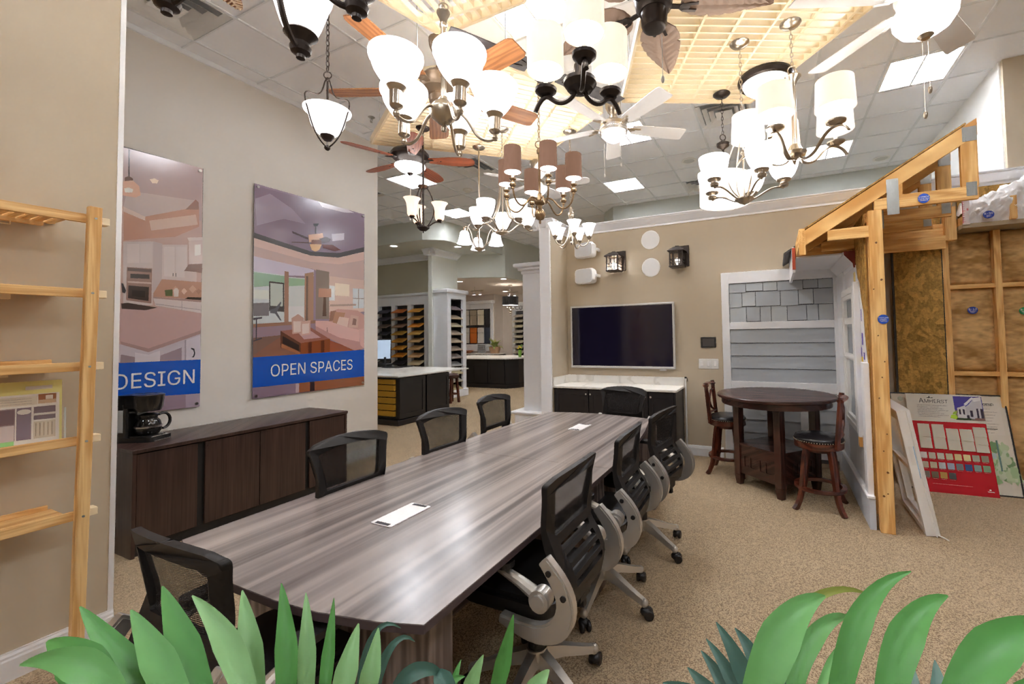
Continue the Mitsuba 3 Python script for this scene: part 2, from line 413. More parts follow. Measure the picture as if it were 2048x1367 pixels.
def text(s, h, origin, ux, uy, depth=0.0008, bold=False, center=False):
    m = meshkit.text_mesh(s, h, depth, bold)
    if center: m.apply_translation([-(m.bounds[0][0] + m.bounds[1][0]) / 2, -(m.bounds[0][1] + m.bounds[1][1]) / 2, 0])
    X = np.eye(4); X[:3, 0], X[:3, 1], X[:3, 2], X[:3, 3] = ux, uy, np.cross(ux, uy), origin
    m.apply_transform(X)
    return m
P2_ART = [
    ([(2.617,3.164),(3.943,3.163),(3.939,0.938),(2.62,0.949)], (150,132,150)),
    ([(2.624,3.139),(3.933,3.147),(3.939,2.701),(3.584,2.578),(3.233,2.551),(2.619,2.64)], (136,118,136)),
    ([(2.632,3.001),(2.778,3.096),(3.009,2.993),(3.162,2.858),(2.919,2.859),(2.65,2.725)], (160,146,164)),
    ([(3.301,3.168),(3.651,3.169),(3.793,3.141),(3.651,3.112),(3.363,3.105)], (222,214,224)),
    ([(3.483,2.807),(3.652,2.852),(3.652,2.768),(3.494,2.723)], (206,198,212)),
    ([(2.619,2.648),(3.233,2.551),(3.584,2.594),(3.939,2.728),(3.939,2.668),(3.573,2.534),(3.224,2.504),(2.62,2.593)], (74,70,72)),
    ([(2.62,2.593),(3.224,2.504),(3.573,2.534),(3.939,2.668),(3.939,2.558),(3.584,2.453),(3.224,2.432),(2.617,2.509)], (226,196,188)),
    ([(2.617,2.509),(3.224,2.432),(3.584,2.453),(3.939,2.558),(3.939,2.261),(3.475,2.214),(3.265,2.35),(2.619,2.37)], (206,180,176)),
    ([(2.618,2.405),(3.265,2.346),(3.265,2.271),(2.62,2.215)], (214,206,226)),
    ([(2.62,2.249),(2.933,2.243),(2.937,1.72),(2.621,1.707)], (214,222,226)),
    ([(2.626,2.241),(2.933,2.233),(2.934,2.141),(2.628,2.086)], (150,182,160)),
    ([(2.628,2.06),(2.935,2.068),(2.935,1.976),(2.626,1.965)], (226,232,226)),
    ([(2.775,2.162),(2.93,2.159),(2.933,1.844),(2.778,1.849)], (66,62,62)),
    ([(2.787,2.145),(2.916,2.143),(2.918,1.902),(2.789,1.903)], (196,206,200)),
    ([(2.626,1.922),(2.775,1.934),(2.777,1.797),(2.628,1.788)], (120,116,120)),
    ([(2.786,1.86),(2.84,1.88),(2.892,1.952),(2.902,1.941),(2.858,1.836),(2.904,1.752),(2.89,1.749),(2.837,1.823),(2.79,1.825)], (90,92,100)),
    ([(2.933,2.288),(2.978,2.285),(2.979,1.703),(2.934,1.702)], (158,122,104)),
    ([(2.978,2.229),(3.156,2.236),(3.154,1.752),(2.979,1.736)], (214,220,220)),
    ([(2.978,2.22),(3.157,2.224),(3.157,2.153),(2.979,2.127)], (156,188,160)),
    ([(2.977,1.905),(3.155,1.918),(3.154,1.752),(2.979,1.739)], (226,226,228)),
    ([(3.156,2.288),(3.261,2.32),(3.26,1.725),(3.154,1.724)], (168,134,114)),
    ([(3.172,2.261),(3.195,2.263),(3.195,1.747),(3.171,1.747)], (110,90,82)),
    ([(2.621,1.707),(3.288,1.761),(3.288,1.726),(2.621,1.672)], (150,112,92)),
    ([(3.289,2.353),(3.452,2.344),(3.455,1.779),(3.288,1.775)], (138,124,116)),
    ([(3.453,2.293),(3.939,2.294),(3.94,1.889),(3.455,1.829)], (222,196,186)),
    ([(3.529,2.22),(3.724,2.218),(3.724,2.07),(3.53,2.066)], (248,232,214)),
    ([(3.453,2.182),(3.525,2.182),(3.526,2.005),(3.454,2.0)], (232,236,240)),
    ([(3.772,2.176),(3.937,2.182),(3.937,1.932),(3.777,1.921)], (226,232,238)),
    ([(3.85,2.178),(3.862,2.18),(3.862,1.929),(3.85,1.928)], (170,160,158)),
    ([(3.772,2.052),(3.937,2.059),(3.937,2.048),(3.772,2.042)], (170,160,158)),
    ([(3.465,1.954),(3.821,1.98),(3.821,1.959),(3.465,1.93)], (176,150,140)),
    ([(3.323,2.136),(3.479,2.144),(3.48,2.042),(3.317,2.031)], (184,138,118)),
    ([(3.382,2.035),(3.411,2.037),(3.419,1.812),(3.37,1.81)], (88,66,56)),
    ([(2.621,1.672),(3.288,1.726),(3.289,1.599),(2.895,1.584),(2.622,1.565)], (150,128,140)),
    ([(2.622,1.565),(2.894,1.593),(3.003,1.362),(2.621,1.373)], (120,92,80)),
    ([(2.895,1.575),(3.478,1.487),(3.941,1.388),(3.941,1.28),(2.619,1.356),(2.619,1.382)], (132,90,72)),
    ([(3.456,1.528),(3.846,1.392),(3.75,1.354),(3.468,1.387)], (150,84,60)),
    ([(3.455,1.859),(3.564,1.904),(3.749,1.902),(3.845,1.896),(3.94,1.845),(3.941,1.616),(3.455,1.698)], (200,158,150)),
    ([(3.472,1.874),(3.538,1.883),(3.565,1.771),(3.455,1.753)], (150,110,92)),
    ([(3.531,1.868),(3.667,1.861),(3.621,1.721),(3.494,1.729)], (176,132,108)),
    ([(3.587,1.813),(3.72,1.796),(3.697,1.68),(3.554,1.726)], (224,196,186)),
    ([(3.744,1.839),(3.858,1.825),(3.846,1.681),(3.714,1.68)], (206,172,160)),
    ([(3.778,1.797),(3.826,1.788),(3.816,1.709),(3.763,1.716)], (140,108,100)),
    ([(3.284,1.755),(3.434,1.758),(3.714,1.68),(3.87,1.649),(3.871,1.498),(3.588,1.556),(3.424,1.628),(3.285,1.697)], (218,178,172)),
    ([(3.423,1.678),(3.434,1.678),(3.439,1.624),(3.424,1.628)], (170,128,124)),
    ([(3.285,1.697),(3.424,1.628),(3.588,1.556),(3.871,1.498),(3.926,1.508),(3.926,1.41),(3.798,1.39),(3.289,1.619)], (190,146,142)),
    ([(3.858,1.66),(3.938,1.671),(3.938,1.41),(3.883,1.455)], (210,170,164)),
    ([(2.894,1.638),(3.229,1.677),(3.467,1.538),(3.113,1.501)], (150,98,84)),
    ([(3.075,1.629),(3.229,1.638),(3.351,1.559),(3.151,1.543)], (196,160,160)),
    ([(2.894,1.638),(3.113,1.501),(3.114,1.375),(2.896,1.457)], (88,50,34)),
    ([(2.916,1.584),(3.095,1.479),(3.095,1.413),(2.916,1.502)], (40,26,22)),
    ([(2.906,1.502),(3.11,1.399),(3.111,1.373),(2.903,1.457)], (160,104,70)),
    ([(3.113,1.501),(3.467,1.544),(3.461,1.368),(3.114,1.375)], (128,68,40)),
    ([(3.2,1.504),(3.24,1.513),(3.24,1.374),(3.201,1.374)], (84,40,26)),
    ([(3.351,1.522),(3.393,1.529),(3.393,1.375),(3.352,1.373)], (90,46,28)),
    ([(3.009,1.777),(3.083,1.826),(3.146,1.781),(3.147,1.619),(3.02,1.601)], (196,160,148)),
    ([(3.028,1.744),(3.127,1.746),(3.128,1.629),(3.034,1.62)], (226,206,198)),
    ([(3.112,1.742),(3.224,1.76),(3.225,1.6),(3.113,1.582)], (206,170,158)),
    ([(3.127,1.714),(3.209,1.725),(3.209,1.613),(3.128,1.602)], (232,212,204)),
    ([(2.62,1.77),(2.708,1.783),(2.708,1.766),(2.66,1.757),(2.658,1.552),(2.706,1.569),(2.707,1.556),(2.622,1.527),(2.622,1.537),(2.649,1.547),(2.65,1.754),(2.62,1.746)], (66,62,72)),
    ([(3.274,2.863),(3.286,2.866),(3.287,2.698),(3.275,2.695)], (40,32,32)),
    ([(3.245,2.88),(3.319,2.897),(3.302,2.862),(3.262,2.853)], (30,26,28)),
    ([(3.192,2.738),(3.365,2.793),(3.387,2.687),(3.203,2.652)], (226,182,150)),
    ([(3.007,2.742),(3.193,2.705),(3.193,2.682),(3.015,2.721)], (70,48,50)),
    ([(3.003,2.625),(3.203,2.656),(3.203,2.641),(3.003,2.615)], (90,66,66)),
    ([(3.324,2.719),(3.408,2.759),(3.472,2.743),(3.451,2.703),(3.355,2.671)], (80,60,66)),
    ([(3.362,2.658),(3.494,2.676),(3.602,2.633),(3.517,2.604),(3.37,2.619)], (96,40,34)),
    ([(3.232,2.687),(3.345,2.709),(3.355,2.657),(3.223,2.633)], (120,72,52)),
    ([(3.207,2.634),(3.355,2.657),(3.324,2.586),(3.28,2.558),(3.233,2.57)], (236,196,152)),
    ([(2.622,1.368),(3.938,1.395),(3.939,1.053),(2.622,1.062)], (26,80,176)),
    ([(2.622,1.062),(3.088,1.057),(3.089,0.956),(2.622,0.957)], (138,116,132)),
    ([(3.088,1.057),(3.939,1.053),(3.939,0.945),(3.089,0.953)], (142,88,60)),
    ([(3.223,1.058),(3.276,1.056),(3.277,0.952),(3.223,0.951)], (48,36,40)),
    ([(3.06,1.056),(3.098,1.056),(3.098,0.952),(3.061,0.953)], (190,170,176)),
]
P1_ART = [
    ([(1.628,3.15),(2.18,3.164),(2.182,0.94),(1.643,0.952),(1.462,0.953),(1.434,3.162)], (206,178,172)),
    ([(1.628,3.15),(2.18,3.164),(2.176,2.667),(1.777,2.609),(1.639,2.659),(1.443,2.655),(1.434,3.162)], (192,170,172)),
    ([(1.661,2.799),(2.127,2.843),(2.128,2.768),(1.777,2.609),(1.641,2.659)], (206,190,190)),
    ([(1.641,2.659),(1.777,2.609),(1.778,2.574),(1.642,2.618)], (226,206,200)),
    ([(1.777,2.609),(2.155,2.794),(2.158,2.606),(1.984,2.477),(1.78,2.42),(1.646,2.377),(1.642,2.618),(1.778,2.574)], (196,150,132)),
    ([(1.804,2.58),(2.129,2.712),(2.148,2.623),(1.818,2.497)], (224,196,184)),
    ([(2.053,2.74),(2.127,2.853),(2.152,2.831),(2.153,2.765)], (142,108,102)),
    ([(1.801,2.937),(1.831,2.955),(1.86,2.947),(1.852,2.918),(1.819,2.909)], (252,232,214)),
    ([(1.663,3.146),(1.671,3.146),(1.675,2.913),(1.666,2.911)], (60,38,36)),
    ([(1.645,2.903),(1.671,2.924),(1.696,2.908),(1.694,2.886),(1.645,2.87)], (96,62,50)),
    ([(1.635,2.867),(1.694,2.894),(1.735,2.856),(1.746,2.782),(1.711,2.754),(1.635,2.75)], (232,190,170)),
    ([(1.642,2.81),(1.67,2.827),(1.698,2.819),(1.692,2.791),(1.649,2.779)], (255,250,245)),
    ([(1.662,2.372),(1.833,2.407),(1.836,1.858),(1.652,1.848),(1.643,2.368)], (218,206,206)),
    ([(1.668,2.356),(1.743,2.37),(1.745,2.209),(1.671,2.195)], (228,216,216)),
    ([(1.75,2.371),(1.823,2.386),(1.825,2.223),(1.753,2.21)], (224,212,212)),
    ([(1.833,2.407),(1.894,2.398),(1.898,2.09),(1.84,1.945),(1.833,1.858)], (206,192,194)),
    ([(1.669,2.164),(1.829,2.172),(1.828,1.871),(1.669,1.89)], (150,120,112)),
    ([(1.692,2.111),(1.811,2.118),(1.812,2.08),(1.692,2.075)], (40,30,30)),
    ([(1.674,2.158),(1.823,2.164),(1.824,2.137),(1.674,2.132)], (90,72,70)),
    ([(1.681,2.013),(1.81,2.011),(1.809,1.891),(1.68,1.908)], (52,40,38)),
    ([(1.704,1.976),(1.787,1.975),(1.785,1.92),(1.704,1.926)], (30,24,24)),
    ([(1.675,2.049),(1.825,2.052),(1.825,2.038),(1.676,2.035)], (206,186,180)),
    ([(1.894,2.389),(2.072,2.421),(2.076,2.091),(1.894,2.089)], (222,208,208)),
    ([(1.904,2.373),(1.978,2.386),(1.982,2.117),(1.908,2.117)], (232,220,220)),
    ([(1.988,2.388),(2.065,2.401),(2.069,2.119),(1.992,2.118)], (228,216,216)),
    ([(1.968,2.151),(1.974,2.152),(1.974,2.123),(1.969,2.122)], (90,80,84)),
    ([(1.988,2.151),(1.994,2.152),(1.994,2.122),(1.989,2.121)], (90,80,84)),
    ([(2.068,2.485),(2.189,2.514),(2.189,2.486),(2.08,2.459)], (236,224,222)),
    ([(2.08,2.459),(2.187,2.485),(2.187,2.262),(2.083,2.238)], (228,212,210)),
    ([(2.125,2.43),(2.171,2.443),(2.172,2.345),(2.126,2.328)], (255,252,250)),
    ([(2.083,2.244),(2.185,2.264),(2.187,2.177),(2.049,2.179)], (132,104,98)),
    ([(2.053,2.179),(2.143,2.181),(2.144,2.088),(2.054,2.088)], (222,206,204)),
    ([(1.894,2.086),(2.183,2.09),(2.182,1.933),(1.84,1.931),(1.84,1.962)], (188,146,128)),
    ([(1.99,2.037),(2.019,2.003),(1.991,1.965),(1.962,1.998)], (206,168,150)),
    ([(2.114,2.057),(2.145,2.023),(2.115,1.984),(2.085,2.018)], (206,172,154)),
    ([(2.051,2.024),(2.075,1.999),(2.052,1.964),(2.031,1.995)], (224,196,182)),
    ([(2.16,2.028),(2.181,2.008),(2.161,1.972),(2.141,2.001)], (170,130,112)),
    ([(1.915,1.994),(1.969,2.004),(1.97,1.945),(1.921,1.942)], (70,84,52)),
    ([(1.976,1.999),(1.987,2.018),(2.001,2.02),(2.013,1.997),(2.011,1.943),(1.98,1.941)], (226,216,212)),
    ([(2.056,1.924),(2.081,1.944),(2.182,1.948),(2.182,1.914)], (44,36,36)),
    ([(1.84,1.931),(2.182,1.923),(2.182,1.899),(1.84,1.917)], (176,148,144)),
    ([(1.838,1.917),(2.182,1.903),(2.18,1.802),(1.855,1.855)], (226,214,214)),
    ([(2.035,1.905),(2.039,1.905),(2.04,1.818),(2.036,1.818)], (180,166,168)),
    ([(1.854,1.873),(2.18,1.835),(2.18,1.828),(1.854,1.866)], (186,172,174)),
    ([(1.639,2.025),(1.647,2.026),(1.667,1.968),(1.66,1.944),(1.645,1.953)], (34,32,40)),
    ([(1.64,1.828),(1.861,1.842),(2.184,1.802),(2.181,1.624),(1.814,1.46),(1.643,1.533),(1.451,1.572),(1.447,1.79)], (202,170,168)),
    ([(1.64,1.861),(1.676,1.869),(1.868,1.839),(1.79,1.813),(1.643,1.818)], (62,48,46)),
    ([(1.642,1.553),(1.814,1.489),(2.179,1.643),(2.18,1.611),(1.814,1.457),(1.643,1.528)], (176,144,142)),
    ([(1.643,1.528),(1.814,1.457),(2.18,1.611),(2.183,1.355),(1.638,1.382),(1.454,1.386),(1.451,1.565)], (206,196,206)),
    ([(1.644,1.447),(1.73,1.421),(1.73,1.376),(1.64,1.378)], (150,132,140)),
    ([(1.894,1.425),(2.041,1.49),(2.042,1.368),(1.891,1.37)], (150,132,142)),
    ([(1.729,1.459),(1.815,1.436),(1.89,1.469),(1.891,1.37),(1.73,1.374)], (226,218,226)),
    ([(2.069,1.552),(2.18,1.6),(2.183,1.364),(2.071,1.366)], (220,212,224)),
    ([(2.061,1.558),(2.072,1.558),(2.074,1.366),(2.064,1.366)], (170,158,172)),
    ([(2.108,1.484),(2.133,1.476),(2.142,1.431),(2.131,1.395),(2.112,1.4),(2.127,1.41),(2.133,1.439),(2.124,1.465),(2.112,1.469)], (30,30,40)),
    ([(1.644,1.378),(2.183,1.374),(2.182,1.063),(1.643,1.089),(1.459,1.098),(1.455,1.38)], (26,80,176)),
    ([(1.643,1.089),(2.182,1.063),(2.182,0.945),(1.642,0.955),(1.462,0.961),(1.459,1.098)], (150,128,142)),
    ([(2.075,1.066),(2.182,1.063),(2.182,0.945),(2.077,0.944)], (176,160,176)),
]
LEAFLETS = [
    (0, [[-0.773,0.268,1.057],[-0.862,0.263,1.114],[-0.958,0.256,1.124]], 0.0574, 0),
    (0, [[-0.75,0.267,1.066],[-0.811,0.259,1.12],[-0.931,0.225,1.12]], 0.0453, 1),
    (0, [[-0.774,0.324,1.011],[-0.9,0.319,1.065],[-1.032,0.31,1.124]], 0.0465, 0),
    (0, [[-0.752,0.335,1.011],[-0.839,0.336,1.072],[-0.93,0.335,1.13]], 0.0488, 1),
    (0, [[-0.751,0.358,0.992],[-0.843,0.367,1.072],[-0.937,0.376,1.143]], 0.0511, 0),
    (0, [[-0.693,0.385,0.991],[-0.78,0.397,1.071],[-0.892,0.397,1.127]], 0.0433, 2),
    (0, [[-0.736,0.411,0.955],[-0.797,0.434,1.041],[-0.862,0.456,1.111]], 0.0443, 2),
    (0, [[-0.738,0.455,0.918],[-0.785,0.485,1.012],[-0.841,0.51,1.1]], 0.0416, 0),
    (0, [[-0.731,0.482,0.9],[-0.772,0.513,0.997],[-0.821,0.543,1.07]], 0.0356, 2),
    (0, [[-0.726,0.506,0.881],[-0.764,0.547,0.96],[-0.801,0.586,1.041]], 0.0275, 0),
    (0, [[-0.713,0.524,0.872],[-0.735,0.566,0.946],[-0.759,0.608,0.991]], 0.0480, 2),
    (0, [[-0.704,0.562,0.844],[-0.722,0.606,0.913],[-0.75,0.647,0.961]], 0.0441, 2),
    (1, [[-0.827,0.698,0.712],[-0.847,0.702,0.853],[-0.829,0.727,0.897],[-0.805,0.757,0.879]], 0.0270, 3),
    (1, [[-0.807,0.707,0.711],[-0.81,0.719,0.841],[-0.794,0.744,0.867],[-0.776,0.771,0.848]], 0.0293, 3),
    (1, [[-0.731,0.685,0.776],[-0.719,0.707,0.84],[-0.695,0.736,0.834],[-0.69,0.758,0.806]], 0.0406, 3),
    (1, [[-0.678,0.767,0.72],[-0.68,0.792,0.776],[-0.681,0.817,0.805]], 0.0248, 0),
    (1, [[-0.646,0.747,0.778],[-0.679,0.746,0.817],[-0.7,0.753,0.819]], 0.0497, 3),
    (1, [[-0.648,0.781,0.719],[-0.642,0.809,0.776],[-0.634,0.839,0.815]], 0.0428, 2),
    (1, [[-0.625,0.849,0.675],[-0.61,0.88,0.77],[-0.597,0.909,0.874]], 0.0473, 0),
    (1, [[-0.524,0.839,0.717],[-0.513,0.87,0.756],[-0.498,0.904,0.778]], 0.0563, 2),
    (1, [[-0.683,0.765,0.72],[-0.681,0.78,0.779],[-0.661,0.806,0.781]], 0.0334, 0),
    (2, [[-0.051,0.946,0.777],[-0.088,0.981,0.857],[-0.138,1.01,0.915]], 0.0478, 3),
    (2, [[-0.069,0.937,0.778],[-0.108,0.972,0.837],[-0.159,1.002,0.879]], 0.0374, 3),
    (2, [[-0.078,0.933,0.778],[-0.118,0.968,0.816],[-0.17,0.998,0.853]], 0.0395, 3),
    (2, [[-0.096,0.925,0.778],[-0.142,0.958,0.796],[-0.198,0.987,0.816]], 0.0416, 3),
    (2, [[-0.114,0.917,0.779],[-0.166,0.947,0.786],[-0.248,0.964,0.784]], 0.0457, 3),
    (2, [[-0.034,0.954,0.777],[-0.055,0.996,0.857],[-0.101,1.028,0.901]], 0.0520, 3),
    (2, [[-0.016,0.962,0.777],[-0.013,1.016,0.845],[-0.031,1.061,0.9]], 0.0416, 3),
    (3, [[-0.043,0.574,1.066],[-0.019,0.611,1.135],[0.012,0.654,1.174],[0.051,0.701,1.182]], 0.0582, 1),
    (3, [[0.004,0.618,1.046],[0.016,0.658,1.107],[0.05,0.71,1.137],[0.087,0.764,1.125]], 0.0300, 1),
    (3, [[-0.024,0.674,0.997],[-0.008,0.721,1.101],[0.05,0.791,1.134],[0.129,0.873,1.107]], 0.0198, 4),
    (3, [[0.046,0.638,1.045],[0.069,0.675,1.111],[0.099,0.717,1.166],[0.165,0.775,1.203]], 0.0388, 0),
    (3, [[0.104,0.642,1.063],[0.123,0.678,1.12],[0.155,0.721,1.164],[0.205,0.772,1.18]], 0.0479, 0),
    (3, [[0.157,0.781,0.969],[0.179,0.862,0.979],[0.19,0.939,0.985]], 0.0285, 3),
    (3, [[0.168,0.649,1.075],[0.199,0.683,1.127],[0.247,0.727,1.16],[0.316,0.78,1.167]], 0.0588, 0),
    (3, [[0.189,0.773,0.987],[0.21,0.849,0.991],[0.223,0.921,0.999]], 0.0305, 3),
    (3, [[0.053,0.823,0.912],[0.078,0.889,0.927],[0.105,0.958,0.922]], 0.0346, 3),
    (3, [[0.229,0.701,1.055],[0.278,0.767,1.068],[0.33,0.835,1.067]], 0.0388, 0),
    (3, [[0.028,0.72,0.992],[0.061,0.8,1.024],[0.099,0.884,1.028]], 0.0157, 1),
]
# ================================================================== the setting
struct('floor', box(-14, 6, -6, 17, -0.05, 0), 'm_carpet', 'tan speckled loop carpet')
TVY = 5.65          # plane of the beige wall with the screen
PX = -4.85          # plane of the pale wall with the posters
NX = -3.255         # plane of the near beige wall

def crown_profile(h, d):
    return [(0, 0), (0.012, 0), (0.012, 0.18 * h), (0.3 * d, 0.30 * h), (0.62 * d, 0.62 * h), (0.80 * d, 0.80 * h), (0.80 * d, 0.9 * h), (d, 0.9 * h), (d, h), (0, h)]

# -- ceiling: slab, tiles, grid bars
CP = Polygon([(-12, -6), (6, -6), (6, 5.7), (2.12, 5.7), (2.12, 8.575), (-3.03, 8.575), (-3.36, 8.92), (-3.36, 13), (-6.5, 13), (-6.72, 9.9), (-6.88, 7.76), (-7.275, 7.49), (-12, 7.4)])
struct('ceiling', ext(CP.buffer(0.05, join_style=2), 0.1, at=CZ + 0.03), 'm_tile', 'white suspended ceiling of square lay-in tiles')
TROFF = [(9, 5), (8, 8), (3, 8), (4, 5), (-2, 5), (4, 1), (9, 1), (-3, 8)]
TROFF_BACK = [(4, -3), (9, -3), (-1, -3), (4, -7), (9, -7), (-1, -7)]
VENTS = [(0, 5), (6, 5), (-4, 5), (5, 9), (0, -1)]
def cell(i, j, g=0.0):
    return GX + GS * i + g, GX + GS * (i + 1) - g, GY + GS * j + g, GY + GS * (j + 1) - g
hidden = sbox(-14, -7, PX, 4.17)
for i in range(-5, 14):
    for j in range(-2, 14):
        if (i, j) in TROFF or (i, j) in VENTS: continue
        x0, x1, y0, y1 = cell(i, j, 0.006)
        g = sbox(x0, y0, x1, y1).intersection(CP)
        if g.is_empty or g.area < 0.02 or hidden.contains(g) or g.geom_type != 'Polygon': continue
        if j > 10 and i > 1: continue
        k = numbered('ceiling__tile')
        scene[k] = shape(ext(g, 0.012, at=CZ + 0.012 + 0.0015 * rng.random()), 'm_tile', False)
for j in range(-6, -2):
    pass
bars = []
for i in range(-5, 14):
    x = GX + GS * i
    g = LineString([(x, -6), (x, 13)]).buffer(0.012, cap_style=2).intersection(CP)
    for h in getattr(g, 'geoms', [g]):
        if h.geom_type == 'Polygon' and h.area > 1e-4: part('ceiling', 'grid_bar', ext(h, 0.03, at=CZ), 'm_tee', False)
for j in range(-12, 15):
    y = GY + GS * j
    g = LineString([(-12, y), (6, y)]).buffer(0.007, cap_style=2).intersection(CP)
    for h in getattr(g, 'geoms', [g]):
        if h.geom_type == 'Polygon' and h.area > 1e-4: part('ceiling', 'grid_bar', ext(h, 0.028, at=CZ + 0.002), 'm_tee', False)

def troffer(i, j, lab, seen=True):
    t = thing('ceiling_light', lab, 'ceiling light', 'square lay-in ceiling lights')
    x0, x1, y0, y1 = cell(i, j, 0.012)
    part(t, 'frame', cat(box(x0, x0 + .02, y0, y1, CZ + .004, CZ + .03), box(x1 - .02, x1, y0, y1, CZ + .004, CZ + .03), box(x0, x1, y0, y0 + .02, CZ + .004, CZ + .03), box(x0, x1, y1 - .02, y1, CZ + .004, CZ + .03)), 'm_white', False)
    if seen:
        xm = (x0 + x1) / 2
        part(t, 'center_bar', box(xm - .008, xm + .008, y0, y1, CZ + .006, CZ + .03), 'm_white', False)
        for a, b in ((x0 + .02, xm - .008), (xm + .008, x1 - .02)):
            part(t, 'lens', box(a, b, y0 + .02, y1 - .02, CZ + .012, CZ + .028), 'm_white', False, emit=TROFFER)
    else:
        part(t, 'lens', box(x0 + .02, x1 - .02, y0 + .02, y1 - .02, CZ + .012, CZ + .028), 'm_white', False, emit=TROFFER)
for (i, j), lab in zip(TROFF, ['square ceiling light above the roof truss, behind the big white fan', 'square ceiling light behind the cream-shaded nickel chandelier', 'square ceiling light right of the brown-shaded chandelier', 'square ceiling light behind the white five-blade fan with the beaded rim',
                               'square ceiling light behind the red-brown fan by the pale wall', 'large bright square ceiling light at the top, between the slatted lattices', 'square ceiling light at the upper right', 'square ceiling light far over the showroom']):
    troffer(i, j, lab)
for i, j in TROFF_BACK:
    troffer(i, j, 'square ceiling light behind the camera', False)

def vent(i, j, lab):
    t = thing('air_vent', lab, 'air vent', 'square ceiling air vents')
    x0, x1, y0, y1 = cell(i, j, 0.012)
    part(t, 'pan', box(x0, x1, y0, y1, CZ + .026, CZ + .03), flat(120, 122, 124), False)
    for k, (g, dz) in enumerate(((0.0, .0), (.07, -.012), (.14, -.02))):
        a0, a1, b0, b1 = x0 + g, x1 - g, y0 + g, y1 - g
        w = .05
        part(t, 'louver', cat(*[M([(a0, b0, CZ + dz), (a1, b0, CZ + dz), (a1 - w, b0 + w, CZ + .024), (a0 + w, b0 + w, CZ + .024)], [(0, 1, 2), (0, 2, 3)]),
                              M([(a1, b0, CZ + dz), (a1, b1, CZ + dz), (a1 - w, b1 - w, CZ + .024), (a1 - w, b0 + w, CZ + .024)], [(0, 1, 2), (0, 2, 3)]),
                              M([(a1, b1, CZ + dz), (a0, b1, CZ + dz), (a0 + w, b1 - w, CZ + .024), (a1 - w, b1 - w, CZ + .024)], [(0, 1, 2), (0, 2, 3)]),
                              M([(a0, b1, CZ + dz), (a0, b0, CZ + dz), (a0 + w, b0 + w, CZ + .024), (a0 + w, b1 - w, CZ + .024)], [(0, 1, 2), (0, 2, 3)])]), 'm_white', False)
    part(t, 'core', box(x0 + .21, x1 - .21, y0 + .21, y1 - .21, CZ - .02, CZ - .012), 'm_white', False)
for (i, j), lab in zip(VENTS, ['square white ceiling vent right of the red-brown fan', 'square white ceiling vent behind the bronze pendant canopy', 'small-looking ceiling vent left of the square light over the showroom', 'ceiling vent near the far wall, left of the white drum pendant', 'ceiling vent in the corner above the kitchen poster']):
    vent(i, j, lab)
for (x, y), lab in (((-1.14, 6.8), 'round ceiling speaker left of the white drum pendant'), ((1.58, 8.1), 'round ceiling speaker above the roof truss')):
    t = thing('ceiling_speaker', lab, 'speaker')
    part(t, 'rim', moved(lathe([(0.085, .004), (.105, 0), (.115, .004), (.115, .012), (.085, .012)], 28), (x, y, CZ - .006)), 'm_white')
    part(t, 'grille', disc((x, y, CZ + .002), .087, .008), flat(206, 208, 206))
t = thing('smoke_detector', 'round white smoke detector on the ceiling over the showroom', 'smoke detector')
part(t, 'body', moved(lathe([(.0, -.045), (.045, -.045), (.06, -.03), (.065, 0), (0, 0)], 24), (-5.02, 6.29, CZ + .005)), 'm_white')
part(t, 'base', disc((-5.02, 6.29, CZ + .004), .085, .01), flat(224, 222, 216))
t = thing('fire_sprinkler', 'small metal fire sprinkler on the ceiling above the living room poster', 'sprinkler')
part(t, 'flange', moved(lathe([(.0, -.008), (.03, -.006), (.04, 0), (0, 0)], 18), (-4.367, 3.665, CZ + .01)), 'm_galv')
part(t, 'frame', cat(tube([(-4.367, 3.665, CZ), (-4.352, 3.665, CZ - .03), (-4.367, 3.665, CZ - .05)], .004, 6), tube([(-4.367, 3.665, CZ), (-4.382, 3.665, CZ - .03), (-4.367, 3.665, CZ - .05)], .004, 6)), 'm_galv')
part(t, 'deflector', disc((-4.367, 3.665, CZ - .052), .016, .003), 'm_galv')

# -- walls
struct('wall_left', box(PX - .15, PX, 1.0, 4.17, 0, CZ + .03), 'm_wall_pale', 'pale greige wall carrying two large posters')
struct('trim_001', box(PX, PX + .018, 1.0, 4.17, CZ - .035, CZ + .012), 'm_trim', 'white wall angle under the ceiling')
def baseboard(name, a, b, nrm, h=.13):
    a, b, nrm = np.array(a, float), np.array(b, float), np.array(nrm, float)
    prof = Polygon([(0, 0), (.016, 0), (.016, .72 * h), (.012, .78 * h), (.012, .86 * h), (.006, .95 * h), (.006, h), (0, h)])
    m = trimesh.creation.extrude_polygon(prof, np.linalg.norm(b - a), engine='earcut')
    d = (b - a) / np.linalg.norm(b - a)
    X = np.eye(4); X[:3, 0] = [*nrm, 0]; X[:3, 1] = [0, 0, 1]; X[:3, 2] = [*d, 0]; X[:3, 3] = [*a, 0]
    m.apply_transform(X)
    if m.volume < 0: m.invert()
    struct(name, m, 'm_trim', 'white moulded baseboard', False)
baseboard('baseboard_left', (PX, 1.0), (PX, 4.17), (1, 0))
struct('wall_near_left', box(NX - .14, NX, -6, 1.095, 0, CZ + .03), 'm_wall_beige', 'near beige wall behind the ladder shelf')
struct('trim_002', box(NX - .02, NX + .004, 1.078, 1.10, .13, CZ), 'm_trim', 'white corner bead of the near wall', False)
baseboard('baseboard_near_left', (NX, -6), (NX, 1.10), (1, 0))
